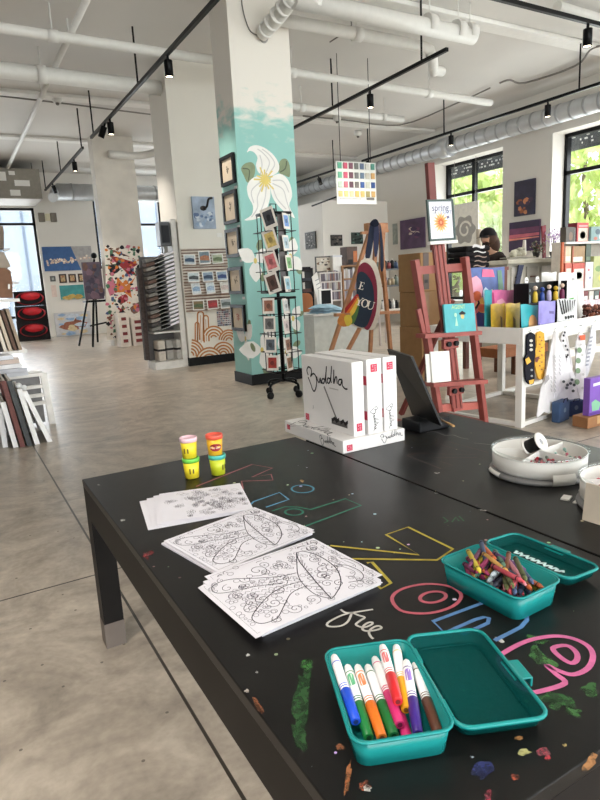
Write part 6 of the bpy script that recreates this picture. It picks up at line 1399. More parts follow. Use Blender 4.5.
# white boxes and tote with green print
pouch([(541.5, 272.5), (556.5, 272), (556, 284), (543, 286)], .5, .06, mat((234, 232, 228), .6), 'white_gift_bag', 'plain white gift bag behind the toy case', 'bag', None, [('bag_line', (190, 188, 184), [(.6, .55), (.85, .55), (.85, .62), (.6, .62)])])
pouch([(558.8, 272.5), (576.5, 272.5), (578, 300), (557.5, 300)], .3, .06, mat((238, 237, 234), .6), 'white_tote', 'white bag with a green and dark printed square on the white table', 'bag', None, [('green_print', (80, 160, 60), [(.28, .35), (.72, .38), (.74, .52), (.28, .5)]), ('dark_print', (60, 70, 62), [(.26, .2), (.74, .2), (.74, .36), (.28, .34)]), ('bag_line', (170, 168, 164), [(.66, .85), (.85, .85), (.85, .9), (.66, .9)])])
pouch([(577, 280), (583, 282), (586, 303), (578, 303)], .32, .05, mat((222, 220, 218), .6), 'white_gift_bag', 'white bag leaning right of the green print bag', 'bag')
zb_ = [('black_stripe', (30, 30, 32), [(.06 + .13 * i, .98 - .05 * (i % 2)), (.12 + .13 * i, .98), (.2 + .1 * i, .55 + .03 * i), (.13 + .1 * i, .55)]) for i in range(7)] + [('black_stripe', (34, 34, 36), blob(random.Random(i), .3 + .14 * (i % 4), .12 + .16 * (i // 4), .08, .07, 7)) for i in range(12)]
pouch([(557, 299), (577, 299), (576, 322), (559.5, 323)], .05, .05, mat((226, 226, 226), .7), 'zebra_scarf', 'black and white patterned scarf bundle on the white table edge', 'scarf', None, zb_)
rd = random.Random(6); o = thing('dried_flower_bunch', 'dark red brown dried flower bunch at the right edge of the white table', 'dried flowers', L_(1.0, .12, TRZ)); m = MB(); m2 = MB()
c_ = W(596, 312, .12)
for i in range(70): p = c_ + WU * rd.uniform(-.14, .2) + WV * rd.uniform(-.05, .06) + Vector((0, 0, rd.uniform(-.05, .06))); (m if i % 3 else m2).ball(p, rd.uniform(.012, .022), 6, 4)
m.build('flower_heads', mat((84, 44, 36), .8, var=.4), o)['kind'] = 'stuff'; m2.build('pale_heads', mat((150, 90, 70), .8, var=.3), o)['kind'] = 'stuff'; MB().bb(c_ + Vector((-.1, -.03, -.09)), c_ + Vector((.12, .03, -.045))).build('flower_box', mat((70, 50, 40), .7), o)
pouch([(584, 300), (602, 299), (602, 306), (585, 307)], .4, .05, mat((226, 190, 196), .6, var=.2, scale=30), 'pink_pouch', 'pale pink packs at the right end of the white table', 'pouch')
# socks and bandanas on hooks
def hook(x, y, lab):
    p = W(x, y, -.001); o = thing('wall_hook', lab, 'hook', p, group='small hooks on the white table front'); MB().tube([p, p - WV * .016, p - WV * .022 + Vector((0, 0, .012))], .003, 6).build('hook_wire', STEEL, o); return o
for x, y, lab in ((528, 331, 'hook holding the dark sock'), (536.5, 329.5, 'hook holding the yellow sock'), (553, 329, 'hook holding the widest white bandana'), (564, 327, 'hook holding the spotted bandana'), (579.5, 325.5, 'hook holding the bandana with green circles'), (593.5, 321, 'hook holding the narrow grey white bandana')): hook(x, y, 'small ' + lab + ' on the white table front')
def drape(pts, d, m_, name, label, cat, deco=(), th=.006, wave=.012, group=None):
    """hanging cloth: outline in the photo, with folds running down"""
    xs = [p[0] for p in pts]; ys = [p[1] for p in pts]
    def lift(x): return d + wave * math.sin((x - min(xs)) * .55)
    Q = smooth([W(x, y, lift(x)) for x, y in pts], 2, True)
    c = W(sum(xs) / len(xs), max(ys), d); o = thing(name, label, cat, c, group=group)
    m = MB(); m.slab(Q, th, WV); bm = bmesh.new()
    m.build('cloth', m_, o)
    for nm, col, l in deco:
        q = MB()
        for p_ in l: q.add([W(x, y, d - wave - .0015) for x, y in p_], [tuple(range(len(p_)))])
        q.build(nm, mat(col, .8), o)
    return o
sk = lambda l: [(515 + x / 6.67, 310 + y / 6.67) for x, y in l]
drape(sk([(85, 165), (135, 165), (135, 300), (128, 345), (132, 440), (125, 490), (95, 495), (72, 455), (70, 345), (66, 320), (82, 290)]), -.024, mat((34, 34, 42), .9, var=.2, scale=60), 'sock', 'dark sock with pale print and yellow toe on the white table front', 'sock', [('sock_print', (200, 196, 186), [sk(ell(108, y, 12, 10, 8)) for y in (205, 235, 265)]), ('yellow_heel', (226, 176, 70), [sk([(68, 330), (92, 312), (108, 345), (80, 365)]), sk([(92, 470), (130, 460), (122, 490), (98, 496)])]), ('sock_print', (150, 150, 150), [sk(ell(112, y, 9, 8, 7)) for y in (400, 440)])], wave=.004, th=.012, group='socks on the white table')
drape(sk([(148, 155), (195, 155), (198, 300), (196, 440), (180, 462), (155, 455), (132, 345), (140, 300), (134, 270), (146, 240)]), -.024, mat((222, 168, 60), .9, var=.2, scale=60), 'sock', 'yellow sock with small dark print on the white table front', 'sock', [('sock_print', (150, 90, 60), [sk(ell(165 + 14 * (i % 2), 180 + i * 24, 6, 5, 6)) for i in range(10)]), ('brown_heel', (110, 60, 50), [sk([(134, 318), (165, 308), (150, 350), (136, 345)])])], wave=.004, th=.012, group='socks on the white table')
WC = mat((226, 222, 222), .9, var=.03)
drape(sk([(258, 150), (275, 150), (320, 260), (345, 340), (395, 420), (410, 500), (412, 560), (380, 605), (325, 640), (305, 690), (262, 650), (225, 690), (195, 680), (160, 710), (148, 700), (175, 520), (205, 440), (235, 280)]), -.05, WC, 'bandana', 'large white bandana with black paw prints hanging on the white table', 'bandana', [('dark_print', (60, 62, 64), [sk(ell(x, y, 11, 10, 8)) for x, y in ((325, 478), (350, 500), (380, 465), (395, 500), (345, 520), (388, 540), (370, 490))]), ('grey_print', (176, 172, 172), [sk([(262 + dx, 300 + i * 28), (268 + dx, 300 + i * 28), (276 + dx, 322 + i * 28), (270 + dx, 322 + i * 28)]) for i in range(9) for dx in (0, -26 if i > 4 else 30)]), ('grey_print', (160, 156, 156), [sk([(205, 440), (225, 430), (230, 460), (196, 500)])])], group='bandanas on the white table')
drape(sk([(312, 180), (325, 140), (345, 145), (362, 240), (385, 380), (370, 400), (345, 330), (310, 235)]), -.026, WC, 'bandana', 'narrow white bandana with black spots between the larger ones', 'bandana', [('black_spot', (44, 44, 46), [sk(ell(x, y, 7, 9, 8)) for x, y in ((325, 170), (322, 205), (338, 240), (350, 265), (352, 300), (345, 312), (332, 150))])], group='bandanas on the white table')
drape(sk([(428, 150), (445, 150), (468, 190), (470, 300), (472, 420), (476, 560), (470, 630), (450, 650), (436, 600), (400, 615), (385, 590), (405, 520), (402, 420), (408, 300), (402, 250)]), -.040, WC, 'bandana', 'white bandana with green circles and an orange clip', 'bandana', [('green_circle', (120, 146, 112), [sk(ell(x, y, 17, 19, 12)) for x, y in ((422, 338), (420, 405), (430, 268), (415, 480))]), ('orange_clip', (226, 96, 60), [sk([(430, 170), (470, 165), (468, 200), (440, 202)])]), ('grey_print', (190, 186, 182), [sk(ell(x, y, 8, 9, 8)) for x, y in ((450, 300), (455, 430), (450, 520), (440, 230))])], group='bandanas on the white table')
drape(sk([(515, 100), (532, 105), (540, 160), (535, 280), (510, 360), (485, 440), (470, 440), (462, 360), (478, 250), (500, 180)]), -.028, mat((214, 212, 216), .9, var=.05), 'bandana', 'narrow grey white bandana hanging rightmost on the white table', 'bandana', [('grey_print', (150, 152, 160), [sk([(500 - i * 4, 180 + i * 26), (520 - i * 4, 175 + i * 26), (518 - i * 4, 188 + i * 26), (498 - i * 4, 192 + i * 26)]) for i in range(8)])], group='bandanas on the white table')
# things on the floor under it
def floorbag(x0_, y0_, x1_, y1_, c_, label, yaw=0):
    B = at((x0_ + x1_) / 2, y1_, z=.001); w_ = (at(x1_, (y0_ + y1_) / 2, Y=B.y) - at(x0_, (y0_ + y1_) / 2, Y=B.y)).x; h_ = at((x0_ + x1_) / 2, y0_, Y=B.y).z
    M = Matrix.Translation(B + Vector((0, w_ * .2, 0))) @ Matrix.Rotation(yaw, 4, 'Z')
    o = thing('shopping_bag', label, 'bag', B, group='blue bags under the white table')
    MB().bb((-w_ / 2, -w_ * .2, 0), (w_ / 2, w_ * .2, h_ * .9), M).build('bag_body', mat(c_, .7, var=.12), o, bevel=.008)
    MB().tube([M @ Vector(p) for p in ((-w_ * .2, -w_ * .21, h_ * .85), (-w_ * .15, -w_ * .23, h_), (w_ * .15, -w_ * .23, h_), (w_ * .2, -w_ * .21, h_ * .85))], .004, 6).build('handle', mat((30, 40, 60), .7), o)
    q = MB(); flat(q, M @ Matrix.Translation((0, -w_ * .202, h_ * .5)) @ Matrix.Rotation(PI / 2, 4, 'X'), ell(0, 0, w_ * .12, w_ * .12, 10), .001); q.build('bag_logo', mat((110, 130, 150), .6), o)
floorbag(557, 399, 571, 421.5, (56, 80, 116), 'blue shopping bag on the floor, left of the pair under the bandanas', .2); floorbag(570.5, 399, 583, 416, (50, 74, 112), 'blue shopping bag on the floor, right of the pair under the bandanas', -.25)
B = at(592, 428, z=.001); a, b = pxr(588, 411.5, 640, 430, B.y, .12); a.z = .001
o = thing('cardboard_box', 'low brown cardboard box on the floor under the white table', 'cardboard box', B); MB().bb(a, b).build('carton', mat((150, 104, 66), .8), o, bevel=.004); MB().bb((a.x + .1, a.y - .001, a.z + .02), (a.x + .16, a.y + .001, b.z - .001)).build('tape', mat((190, 150, 100), .4), o)
a2, b2 = pxr(590, 374, 640, 411, B.y + .02, .05); a2.z = b.z + .001
o = thing('purple_carton', 'purple printed carton standing on the low brown box', 'carton', a2); MB().bb(a2, b2).build('carton', mat((126, 84, 180), .5, var=.08), o, bevel=.003)
M = NX(Vector((a2.x, a2.y - .0005, a2.z))); hh = b2.z - a2.z
for nm, c_, l in (('white_lettering', (232, 226, 240), [(.03, .78), (.14, .8), (.14, .88), (.03, .86)]), ('green_print', (130, 190, 150), [(.03, .12), (.1, .12), (.12, .3), (.06, .42), (.02, .36)]), ('pale_print', (190, 200, 230), [(.12, .1), (.2, .1), (.2, .36), (.13, .3)]), ('dark_band', (90, 50, 140), [(.0, .02), (.3, .02), (.3, .09), (.0, .09)])): q = MB(); flat(q, M, [(x, y * hh) for x, y in l]); q.build(nm, mat(c_, .5), o)
a, b = pxr(500, 346, 548, 355, 4.3, .3); o = thing('wooden_bench', 'brown wooden bench beyond the white table legs', 'bench', ((a.x + b.x) / 2, 4.45, 0))
MB().bb(a, b).build('bench_seat', mat((140, 84, 48), .7, var=.15), o, bevel=.004)
for xx in (b.x - .06, b.x - .5):
    for yy in (4.31, 4.54): MB().bb((xx, yy, 0), (xx + .05, yy + .05, a.z - .0005)).build('leg', mat((96, 60, 40), .7), o)
# ---------------------------------------------------------------- counters and shelves behind
GC = mat((176, 172, 160), .6, var=.05)
a, b = pxr(505, 258.5, 575, 263, 5.2, .5); ct = b.z
o = thing('shop_counter', 'grey shop counter below the sunset picture', 'counter', ((a.x + b.x) / 2, 5.4, 0))
MB().bb((a.x, 5.15, ct - .05), (b.x, 5.75, ct)).build('worktop', mat((190, 186, 170), .5), o, bevel=.004); MB().bb((a.x + .06, 5.22, 0), (b.x - .04, 5.7, ct - .0505)).build('counter_body', GC, o)
for i in range(4): xx = a.x + .12 + i * (b.x - a.x - .22) / 4; k = MB().bb((xx, 5.2, ct - .36), (xx + .2, 5.2195, ct - .09)).build('front_door', mat((150, 146, 138) if i % 2 else (196, 192, 184), .5), o, bevel=.003); MB().bb((xx + .06, 5.185, ct - .22), (xx + .14, 5.1995, ct - .205)).build('handle', mat((92, 60, 50), .5), k)
q = at(518, 275, Y=5.15); o = thing('knit_strip', 'dark blue and white patterned strip hanging on the counter front', 'fabric strip', q); m = MB(); m.slab([at(519, 265, Y=5.15), at(524, 265, Y=5.15), at(519, 287, Y=5.15), at(515, 287, Y=5.15)], .01, (0, 1, 0)); m.build('strip_cloth', mat((60, 66, 90), .8, var=.5, scale=80), o)
o = thing('stone_ornament', 'pale carved ornament on the counter before the sunset picture', 'ornament', at(517, 258, Y=5.4))
m = MB(); rd = random.Random(12)
for i in range(16): p = at(512 + rd.uniform(0, 12), 252 + rd.uniform(-3, 5), Y=5.4 + rd.uniform(-.06, .06)); m.ball(p, (rd.uniform(.03, .05), .04, rd.uniform(.02, .04)), 7, 5)
m.build('ornament_mass', mat((186, 182, 164), .7, var=.2), o); MB().bb(at(510, 258.3, Y=5.34), at(526, 257, Y=5.5)).build('ornament_base', mat((150, 146, 132), .7), o); MB().tube([at(524, 254, Y=5.45), at(524.5, 240, Y=5.45)], [.03, .018], 8).build('pale_tower', mat((206, 200, 190), .5), o)
def bouquet(c, r, cols, seed, name, label, pot):
    rd = random.Random(seed); o = thing(name, label, 'plant', pot); ms = [MB() for q in cols]
    for i in range(110):
        v = Vector((rd.gauss(0, .45), rd.gauss(0, .35), rd.gauss(0, .45))); 
        if v.length > 1: v.normalize()
        p = c + v * r; s_ = rd.uniform(.012, .026); E_ = Euler((rd.uniform(0, 6), rd.uniform(0, 6), 0)).to_matrix().to_4x4(); E_.translation = p
        ms[i % len(cols)].add([(-s_, 0, 0), (0, -s_ * .6, s_ * .3), (s_, 0, 0), (0, s_ * .6, s_ * .3)], [(0, 1, 2, 3)], M=E_)
    for q, col in zip(ms, cols): q.build('leaves', mat(col, .7, var=.2), o)
    MB().lathe([(.03, 0), (.045, .05), (.05, .08)], Matrix.Translation(pot), 12).build('pot', mat((60, 56, 54), .6), o); MB().tube([pot + Vector((0, 0, .07)), c], .008, 6).build('stem', mat((90, 84, 60), .7), o)
bouquet(at(538, 248, Y=5.45), .10, [(96, 104, 80), (150, 146, 130), (120, 80, 70), (70, 76, 62)], 3, 'dried_plant', 'grey green dried plant in the middle of the shop counter', at(536, 257.5, Y=5.45))
bouquet(at(554, 238, Y=5.5), .13, [(176, 150, 190), (206, 180, 210), (150, 120, 170), (190, 176, 200)], 4, 'lavender_bouquet', 'lilac bouquet at the right end of the shop counter', at(553, 257.5, Y=5.5))
o = thing('dark_ornament', 'small dark round ornament under the lilac bouquet', 'ornament', at(555.5, 257, Y=5.3)); MB().ball(at(555.5, 250, Y=5.3), (.045, .04, .065), 12, 8).build('ornament_body', mat((26, 24, 28), .4), o); MB().bb(at(551.5, 258.3, Y=5.27), at(560, 256.8, Y=5.36)).build('ornament_foot', mat((110, 106, 110), .5), o)
o = thing('red_fan', 'dark red folded card behind the lilac bouquet', 'card', at(543, 229, Y=5.6)); m = MB(); m.slab([at(542, 226, Y=5.6), at(546, 225, Y=5.6), at(546, 258, Y=5.6), at(543.5, 258, Y=5.6)], .02, (0, 1, 0)); m.build('card_face', mat((130, 30, 46), .6), o)
# right hand shelf unit with boxed goods
Ys = 4.7
zA = at(590, 241.5, Y=Ys).z; zB = at(590, 262, Y=Ys).z; zC = at(590, 288, Y=Ys).z; xl = at(562, 250, Y=Ys).x; xr_ = xl + 1.2
o = thing('product_shelf', 'shelf unit of boxed goods and books at the right edge', 'shelf', ((xl + xr_) / 2, Ys + .2, 0))
for z in (zA, zC): MB().bb((xl + .05, Ys - .02, z - .022), (xr_, Ys + .14, z)).build('shelf_board', TW, o)
MB().bb((xl, Ys + .02, 0), (xl + .03, Ys + .14, zA + .0)).build('end_post', mat((196, 188, 176), .6, var=.1), o); MB().bb((xl, Ys - .004, 0), (xl + .03, Ys + .0195, zA)).build('front_trim', mat((186, 92, 52), .6, var=.1), o)
MB().bb((xl + .05, Ys + .145, 0), (xr_, Ys + .155, zA)).build('shelf_back', mat((150, 142, 130), .6), o)
MB().bb((xl + .05, Ys - .0, 0), (xr_, Ys + .14, .08)).build('plinth', TW, o)
def boxed(x0_, y0_, x1_, y1_, zbase, Y, dep, c_, label, group, deco, name='boxed_book', cat='book', spine=None):
    a, b = pxr(x0_, y0_, x1_, y1_, Y, dep); b.z = max(b.z, zbase + .04); a.z = zbase + .0005
    o = thing(name, label, cat, ((a.x + b.x) / 2, Y, a.z), group=group); MB().bb(a, b).build('cover', mat(c_, .5, var=.12, scale=18), o, bevel=.002)
    M = NX(Vector((a.x, Y - .0006, a.z))); w_ = b.x - a.x; h_ = b.z - a.z
    for nm, col, l in deco: q = MB(); flat(q, M, [(x * w_, y * h_) for x, y in l]); q.build(nm, mat(col, .5), o)
    if spine: MB().bb((a.x - .004, a.y - .002, a.z), (a.x - .0002, b.y, b.z)).build('spine', mat(spine, .5), o)
R4 = lambda a, b, c, d: [(a, b), (c, b), (c, d), (a, d)]
boxed(577, 222.5, 588.5, 240, zA, Ys + .05, .12, (190, 60, 60), 'red spined picture book standing on top of the right shelf', 'books on the right shelf top', [('cover_picture', (206, 196, 180), R4(.12, .05, .95, .72)), ('cover_lettering', (226, 150, 150), R4(.15, .78, .9, .86)), ('cover_motif', (120, 150, 110), el2(.5, .35, .25, .2, 9))], spine=(120, 22, 40))
boxed(566, 227, 575.5, 241, zA, Ys + .06, .08, (74, 66, 56), 'dark curved card standing left of the red book', 'books on the right shelf top', [('cover_motif', (120, 90, 70), el2(.5, .4, .2, .3, 8)), ('cover_edge', (150, 150, 150), R4(.9, .0, .98, .9))])
boxed(591, 226.5, 604, 246, zA, Ys + .02, .1, (120, 150, 150), 'teal grey picture book right of the red book', 'books on the right shelf top', [('cover_motif', (60, 86, 96), el2(.5, .65, .2, .2, 9)), ('cover_motif', (190, 110, 90), el2(.35, .2, .15, .12, 8)), ('cover_motif', (190, 200, 200), el2(.75, .3, .15, .2, 8))])
boxed(562.5 + 2, 246, 571, 262, zB - .0, Ys, .1, (196, 176, 146), 'tan box under the top board of the right shelf', 'boxes on the right shelf', [('red_edge', (176, 70, 50), R4(0, .0, .12, 1)), ('pale_panel', (226, 214, 196), R4(.2, .1, .9, .4))], 'gift_box', 'box')
boxed(572.5, 246, 585, 262, zB, Ys, .1, (150, 116, 70), 'olive brown box in the middle under the top board', 'boxes on the right shelf', [('pale_panel', (226, 214, 196), R4(.05, .05, .8, .35)), ('red_edge', (176, 70, 50), R4(0, 0, .07, 1))], 'gift_box', 'box')
boxed(586, 244, 591, 262, zB, Ys, .1, (50, 66, 44), 'dark green narrow box under the top board', 'boxes on the right shelf', [('pale_panel', (90, 110, 80), R4(.1, .1, .9, .3))], 'gift_box', 'box')
boxed(565, 263, 571.5, 287.5, zC, Ys - .01, .1, (190, 90, 70), 'narrow red and grey box on the lower board', 'boxes on the lower right shelf', [('pale_panel', (196, 190, 180), R4(.15, .05, .9, .8))], 'gift_box', 'box')
boxed(572.5, 263, 584.5, 287.5, zC, Ys - .01, .1, (190, 76, 60), 'red framed box with a green picture on the lower board', 'boxes on the lower right shelf', [('pale_panel', (206, 200, 190), R4(.1, .03, .92, .78)), ('green_picture', (70, 140, 90), el2(.5, .52, .3, .14, 10))], 'gift_box', 'box')
boxed(585.5, 262, 593, 288, zC, Ys - .02, .1, (214, 206, 206), 'white speckled box right of the red framed one', 'boxes on the lower right shelf', [('speckle', (190, 90, 100), el2(.4, .7, .12, .05, 7)), ('speckle', (110, 120, 170), el2(.6, .4, .12, .05, 7))], 'gift_box', 'box')
boxed(593.5, 256, 606, 288, zC, Ys - .02, .1, (176, 180, 120), 'green yellow printed box at the far right edge', 'boxes on the lower right shelf', [('speckle', (120, 150, 90), el2(.4, .6, .3, .1, 8)), ('speckle', (226, 210, 90), el2(.6, .3, .2, .1, 8))], 'gift_box', 'box')
zD = zC - .18
MB().bb((xl + .05, Ys - .02, zD - .02), (xr_, Ys + .14, zD)).build('shelf_board', TW, bpy.data.objects['product_shelf'])
for i in range(5):
    x0_ = 578 + i * 5.5; boxed(x0_, 291, x0_ + 4.6, 303, zD, Ys - .01, .09, ((190, 186, 180), (120, 60, 60), (206, 200, 190), (90, 100, 96), (176, 60, 64))[i], ('grey', 'dull red', 'cream', 'slate', 'bright red')[i] + ' small box on the lowest visible board of the right shelf', 'small boxes on the right shelf', [('label_panel', (232, 230, 226), R4(.15, .3, .85, .6))], 'gift_box', 'box')
# rolled rug, paper tube, person
o = thing('striped_blanket', 'folded black blanket with white stripes beside the person', 'blanket', at(476, 268, Y=5.0))
m = MB(); a, b = pxr(466, 245.5, 490, 268, 5.0, .3); Mb = frame(Vector(((a.x + b.x) / 2, a.y, (a.z + b.z) / 2)), (1, 0, 0), (0, 1, 0)); w_ = b.x - a.x; h_ = b.z - a.z
for i in range(4): z = a.z + h_ * (i + .5) / 4; m = MB().box((Mb.translation.x + .01 * (i % 2), a.y + .15, z), (w_, .3, h_ / 4 - .002)); m.build('blanket_fold', mat((24, 22, 24), .9, var=.3), o, bevel=.02)
for i in range(5): z = a.z + h_ * (.06 + .21 * i); MB().add([(a.x + w_ * (.3 + .05 * math.sin(i)) + (w_ * .5) * t / 6, a.y - .004, z + (.012 if i < 4 else .03) * (1 + dz) + .01 * math.sin(t)) for dz in (0, -1) for t in range(7)], [(t, t + 1, 8 + t, 7 + t) for t in range(6)]).build('white_stripe', mat((206, 204, 204) if i > 2 else (150, 130, 120), .8), o)
q = (a.z - .02)
sh = thing('stock_table', 'dark side table carrying the striped blanket', 'table', ((a.x + b.x) / 2, 5.15, 0)); MB().bb((a.x - .05, 5.0 - .05, a.z - .04), (b.x + .25, 5.4, a.z - .001)).build('tabletop', mat((110, 60, 50), .6), sh)
for xx in (a.x - .04, b.x + .19):
    for yy in (4.96, 5.34): MB().bb((xx, yy, 0), (xx + .05, yy + .05, a.z - .0405)).build('leg', mat((96, 54, 46), .6), sh)
p = at(479, 246, Y=6.3); o = thing('cardboard_tube', 'pale cardboard tube standing behind the person in the cap', 'tube', (p.x, 6.3, 0)); pt = at(479, 229, Y=6.3); MB().lathe([(.04, .001), (.04, pt.z), (.034, pt.z), (.034, pt.z - .1), (.0001, pt.z - .1)], Matrix.Translation((p.x, 6.3, 0)), 18, cap=False).build('tube_wall', mat((196, 184, 168), .8), o)
# ---------------------------------------------------------------- the person
def skin(name, verts, edges, radii, m_, parent, root=0, sub=2):
    me = bpy.data.meshes.new(name); me.from_pydata([tuple(v) for v in verts], edges, []); me.materials.append(m_)
    ob = bpy.data.objects.new(name, me); COL.objects.link(ob); ob.parent = parent; ROOT[ob.name] = ROOT[parent.name]
    ob.modifiers.new('skin', 'SKIN').use_smooth_shade = True
    for i, r in enumerate(radii): s_ = me.skin_vertices[0].data[i]; s_.radius = r if isinstance(r, tuple) else (r, r); s_.use_root = (i == root)
    sb = ob.modifiers.new('sub', 'SUBSURF'); sb.levels = sb.render_levels = sub
    return ob
hp = at(491, 243, X=6.5)
pr = thing('person', 'person in a black cap and dark jacket looking left behind the shop tables', 'person', (6.5, hp.y, 0), math.radians(192))   # local +x is forward
# local frame: x forward, y left, z up
V = [(0, 0, .84), (.0, 0, .98), (.02, 0, 1.14), (.03, 0, 1.26), (.05, 0, 1.335), (.075, 0, 1.40)]; E_ = [(0, 1), (1, 2), (2, 3), (3, 4), (4, 5)]; Rr = [(.15, .12), (.145, .11), (.165, .115), (.15, .10), (.05, .05), (.052, .052)]
def chain(start, pts, rs):
    i = start
    for p, r in zip(pts, rs): V.append(p); Rr.append(r); E_.append((i, len(V) - 1)); i = len(V) - 1
    return i
for s_ in (1, -1):
    e = chain(3, [(.02, .17 * s_, 1.25), (.0, .21 * s_, 1.0), (.16, .19 * s_, .86), (.20, .185 * s_, .83)], [.055, .042, .030, .026])
    h = chain(e, [(.245, .18 * s_, .81)], [(.030, .018)])
    for k, (dy, L) in enumerate(((.030, .050), (.010, .060), (-.010, .056), (-.028, .044))): chain(h, [(.275, .18 * s_ + dy, .80), (.275 + L * .6, .18 * s_ + dy, .79), (.275 + L, .18 * s_ + dy, .77)], [.009, .0085, .007])
    chain(e, [(.22, .18 * s_ - .04 * s_, .815), (.255, .18 * s_ - .055 * s_, .80)], [.010, .008])
    chain(0, [(.0, .09 * s_, .78), (.02, .095 * s_, .44), (-.01, .095 * s_, .075), (.10, .10 * s_, .035), (.16, .105 * s_, .03)], [.088, .060, .045, .036, .028])
SKN = mat((196, 150, 124), .6, var=.04)
bod = skin('body', V, E_, Rr, SKN, pr)
hd = MB(); c = Vector((.085, 0, 1.50))
def headf(u, v):
    a = 2 * PI * u; b = PI * v; x = math.cos(a) * math.sin(b); y = math.sin(a) * math.sin(b); z = math.cos(b)
    jaw = 1 - .22 * max(0, -z); nose = .022 * math.exp(-((y / .14) ** 2)) * math.exp(-(((z + .12) / .16) ** 2)) if x > 0 else 0
    eye = -.008 * math.exp(-(((abs(y) - .38) / .14) ** 2)) * math.exp(-(((z - .08) / .10) ** 2)) if x > 0 else 0
    mouth = -.004 * math.exp(-((y / .25) ** 2)) * math.exp(-(((z + .48) / .05) ** 2)) if x > 0 else 0
    return c + Vector((.094 * x * jaw + nose + eye + mouth, .074 * y * jaw, .112 * z))
hd.grid(headf, 28, 20)
def loc(mb, nm, m_, par): return mb.build(nm, m_, par, world=False)
h_ = loc(hd, 'head', SKN, pr)
for s_ in (1, -1): loc(MB().ball((.166, .03 * s_, 1.512), (.006, .011, .007), 8, 6), 'eye', mat((60, 46, 40), .3), h_); loc(MB().ball((.08, .077 * s_, 1.49), (.02, .01, .03), 8, 6), 'ear', SKN, h_)
loc(MB().ball((.172, 0, 1.447), (.008, .022, .006), 8, 6), 'mouth', mat((150, 88, 80), .5), h_)
HR = mat((70, 46, 32), .8, var=.3, scale=60)
hr = MB(); hr.ball((.045, 0, 1.51), (.118, .108, .118), 16, 12); hr.ball((-.02, 0, 1.41), (.10, .12, .14), 14, 10); hr.ball((-.02, 0, 1.32), (.06, .10, .09), 12, 8)
loc(hr, 'hair', HR, pr); bd = MB(); bd.ball((.13, 0, 1.425), (.05, .05, .045), 12, 8); loc(bd, 'beard', mat((44, 34, 30), .9, var=.3, scale=60), pr)
cp = MB(); cp.grid(lambda u, v: Vector((.075, 0, 1.53)) + Vector((.122 * math.cos(2 * PI * u) * math.sin(PI / 2 * v), .108 * math.sin(2 * PI * u) * math.sin(PI / 2 * v), .115 * math.cos(PI / 2 * v))), 20, 8)
cap_ = loc(cp, 'cap', mat((26, 24, 26), .8), pr); br = MB(); br.grid(lambda u, v: Vector((.17 + .12 * v * math.sin(PI * (.15 + .7 * u)), -.085 + .17 * u, 1.532 - .02 * v - .010 * (abs(u - .5) * 2) ** 2)), 10, 5); br.grid(lambda u, v: Vector((.17 + .12 * v * math.sin(PI * (.15 + .7 * u)), -.085 + .17 * u, 1.526 - .02 * v - .010 * (abs(u - .5) * 2) ** 2)), 10, 5); loc(br, 'cap_brim', mat((30, 28, 30), .8), cap_)
JK = mat((44, 34, 32), .9, var=.15)
V = [(0, 0, .80), (.0, 0, .98), (.02, 0, 1.14), (.03, 0, 1.26), (.045, 0, 1.32)]; E_ = [(0, 1), (1, 2), (2, 3), (3, 4)]; Rr = [(.175, .145), (.165, .13), (.185, .135), (.17, .118), (.075, .075)]
for s_ in (1, -1): chain(3, [(.02, .175 * s_, 1.25), (.0, .212 * s_, 1.0), (.15, .19 * s_, .87)], [.072, .06, .046])
skin('jacket', V, E_, Rr, JK, pr)
V = [(0, 0, .82)]; E_ = []; Rr = [(.165, .13)]
for s_ in (1, -1): chain(0, [(.0, .09 * s_, .76), (.02, .095 * s_, .44), (-.005, .095 * s_, .11)], [.105, .078, .066])
skin('trousers', V, E_, Rr, mat((46, 50, 62), .9, var=.1), pr)
for s_ in (1, -1): sm_ = MB(); sm_.ball((.06, .098 * s_, .036), (.135, .052, .036), 14, 8); loc(sm_, 'shoe', mat((40, 38, 38), .6), pr)
# ---------------------------------------------------------------- walls of pictures
def on_right(ya, yb, za, zb): return NL(Vector((XR - .001, (ya + yb) / 2, (za + zb) / 2))), yb - ya, zb - za
def sunset(p, M, w, h, l):
    for i, (y0_, y1_, c_) in enumerate(((.28, .5, (56, 40, 70)), (.08, .28, (110, 60, 90)), (-.05, .08, (190, 96, 110)), (-.12, -.05, (226, 140, 120)), (-.5, -.12, (60, 40, 70)))): q = MB(); flat(q, M, [(-w / 2, y0_ * h), (w / 2, (y0_ + .04) * h if i else y0_ * h), (w / 2, y1_ * h), (-w / 2, y1_ * h)], l + .0003 * i); q.build('sunset_band', mat(c_, .6, var=.25, scale=6), p)
M, w_, h_ = on_right(7.21, 7.86, 1.37, 1.885); canvas(M, w_, h_, mat((70, 46, 76), .6, var=.2), 'wide purple and pink sunset painting on the pier, lower of two', sunset)
M, w_, h_ = on_right(7.33, 7.76, 1.98, 2.57); canvas(M, w_, h_, mat((44, 40, 62), .6, var=.35, scale=6), 'dark night scene canvas on the pier between windows, upper of two', splash([(150, 90, 60), (70, 50, 70), (196, 130, 90)], 14, 5, .08, .2, (-.4, .4, -.45, .0)))
M, w_, h_ = on_right(10.12, 10.92, 1.62, 2.24); canvas(M, w_, h_, mat((84, 62, 92), .6, var=.3, scale=6), 'dark purple painting with a pale bird left of the window banner', splash([(206, 190, 176), (110, 70, 100), (70, 50, 86)], 10, 6, .08, .16, (-.1, .3, -.2, .2)))
M, w_, h_ = on_right(11.05, 11.2, 1.75, 2.2); canvas(M, w_, h_, mat((150, 156, 150), .6, var=.2), 'narrow grey green panel near the back corner', None, th=.02)
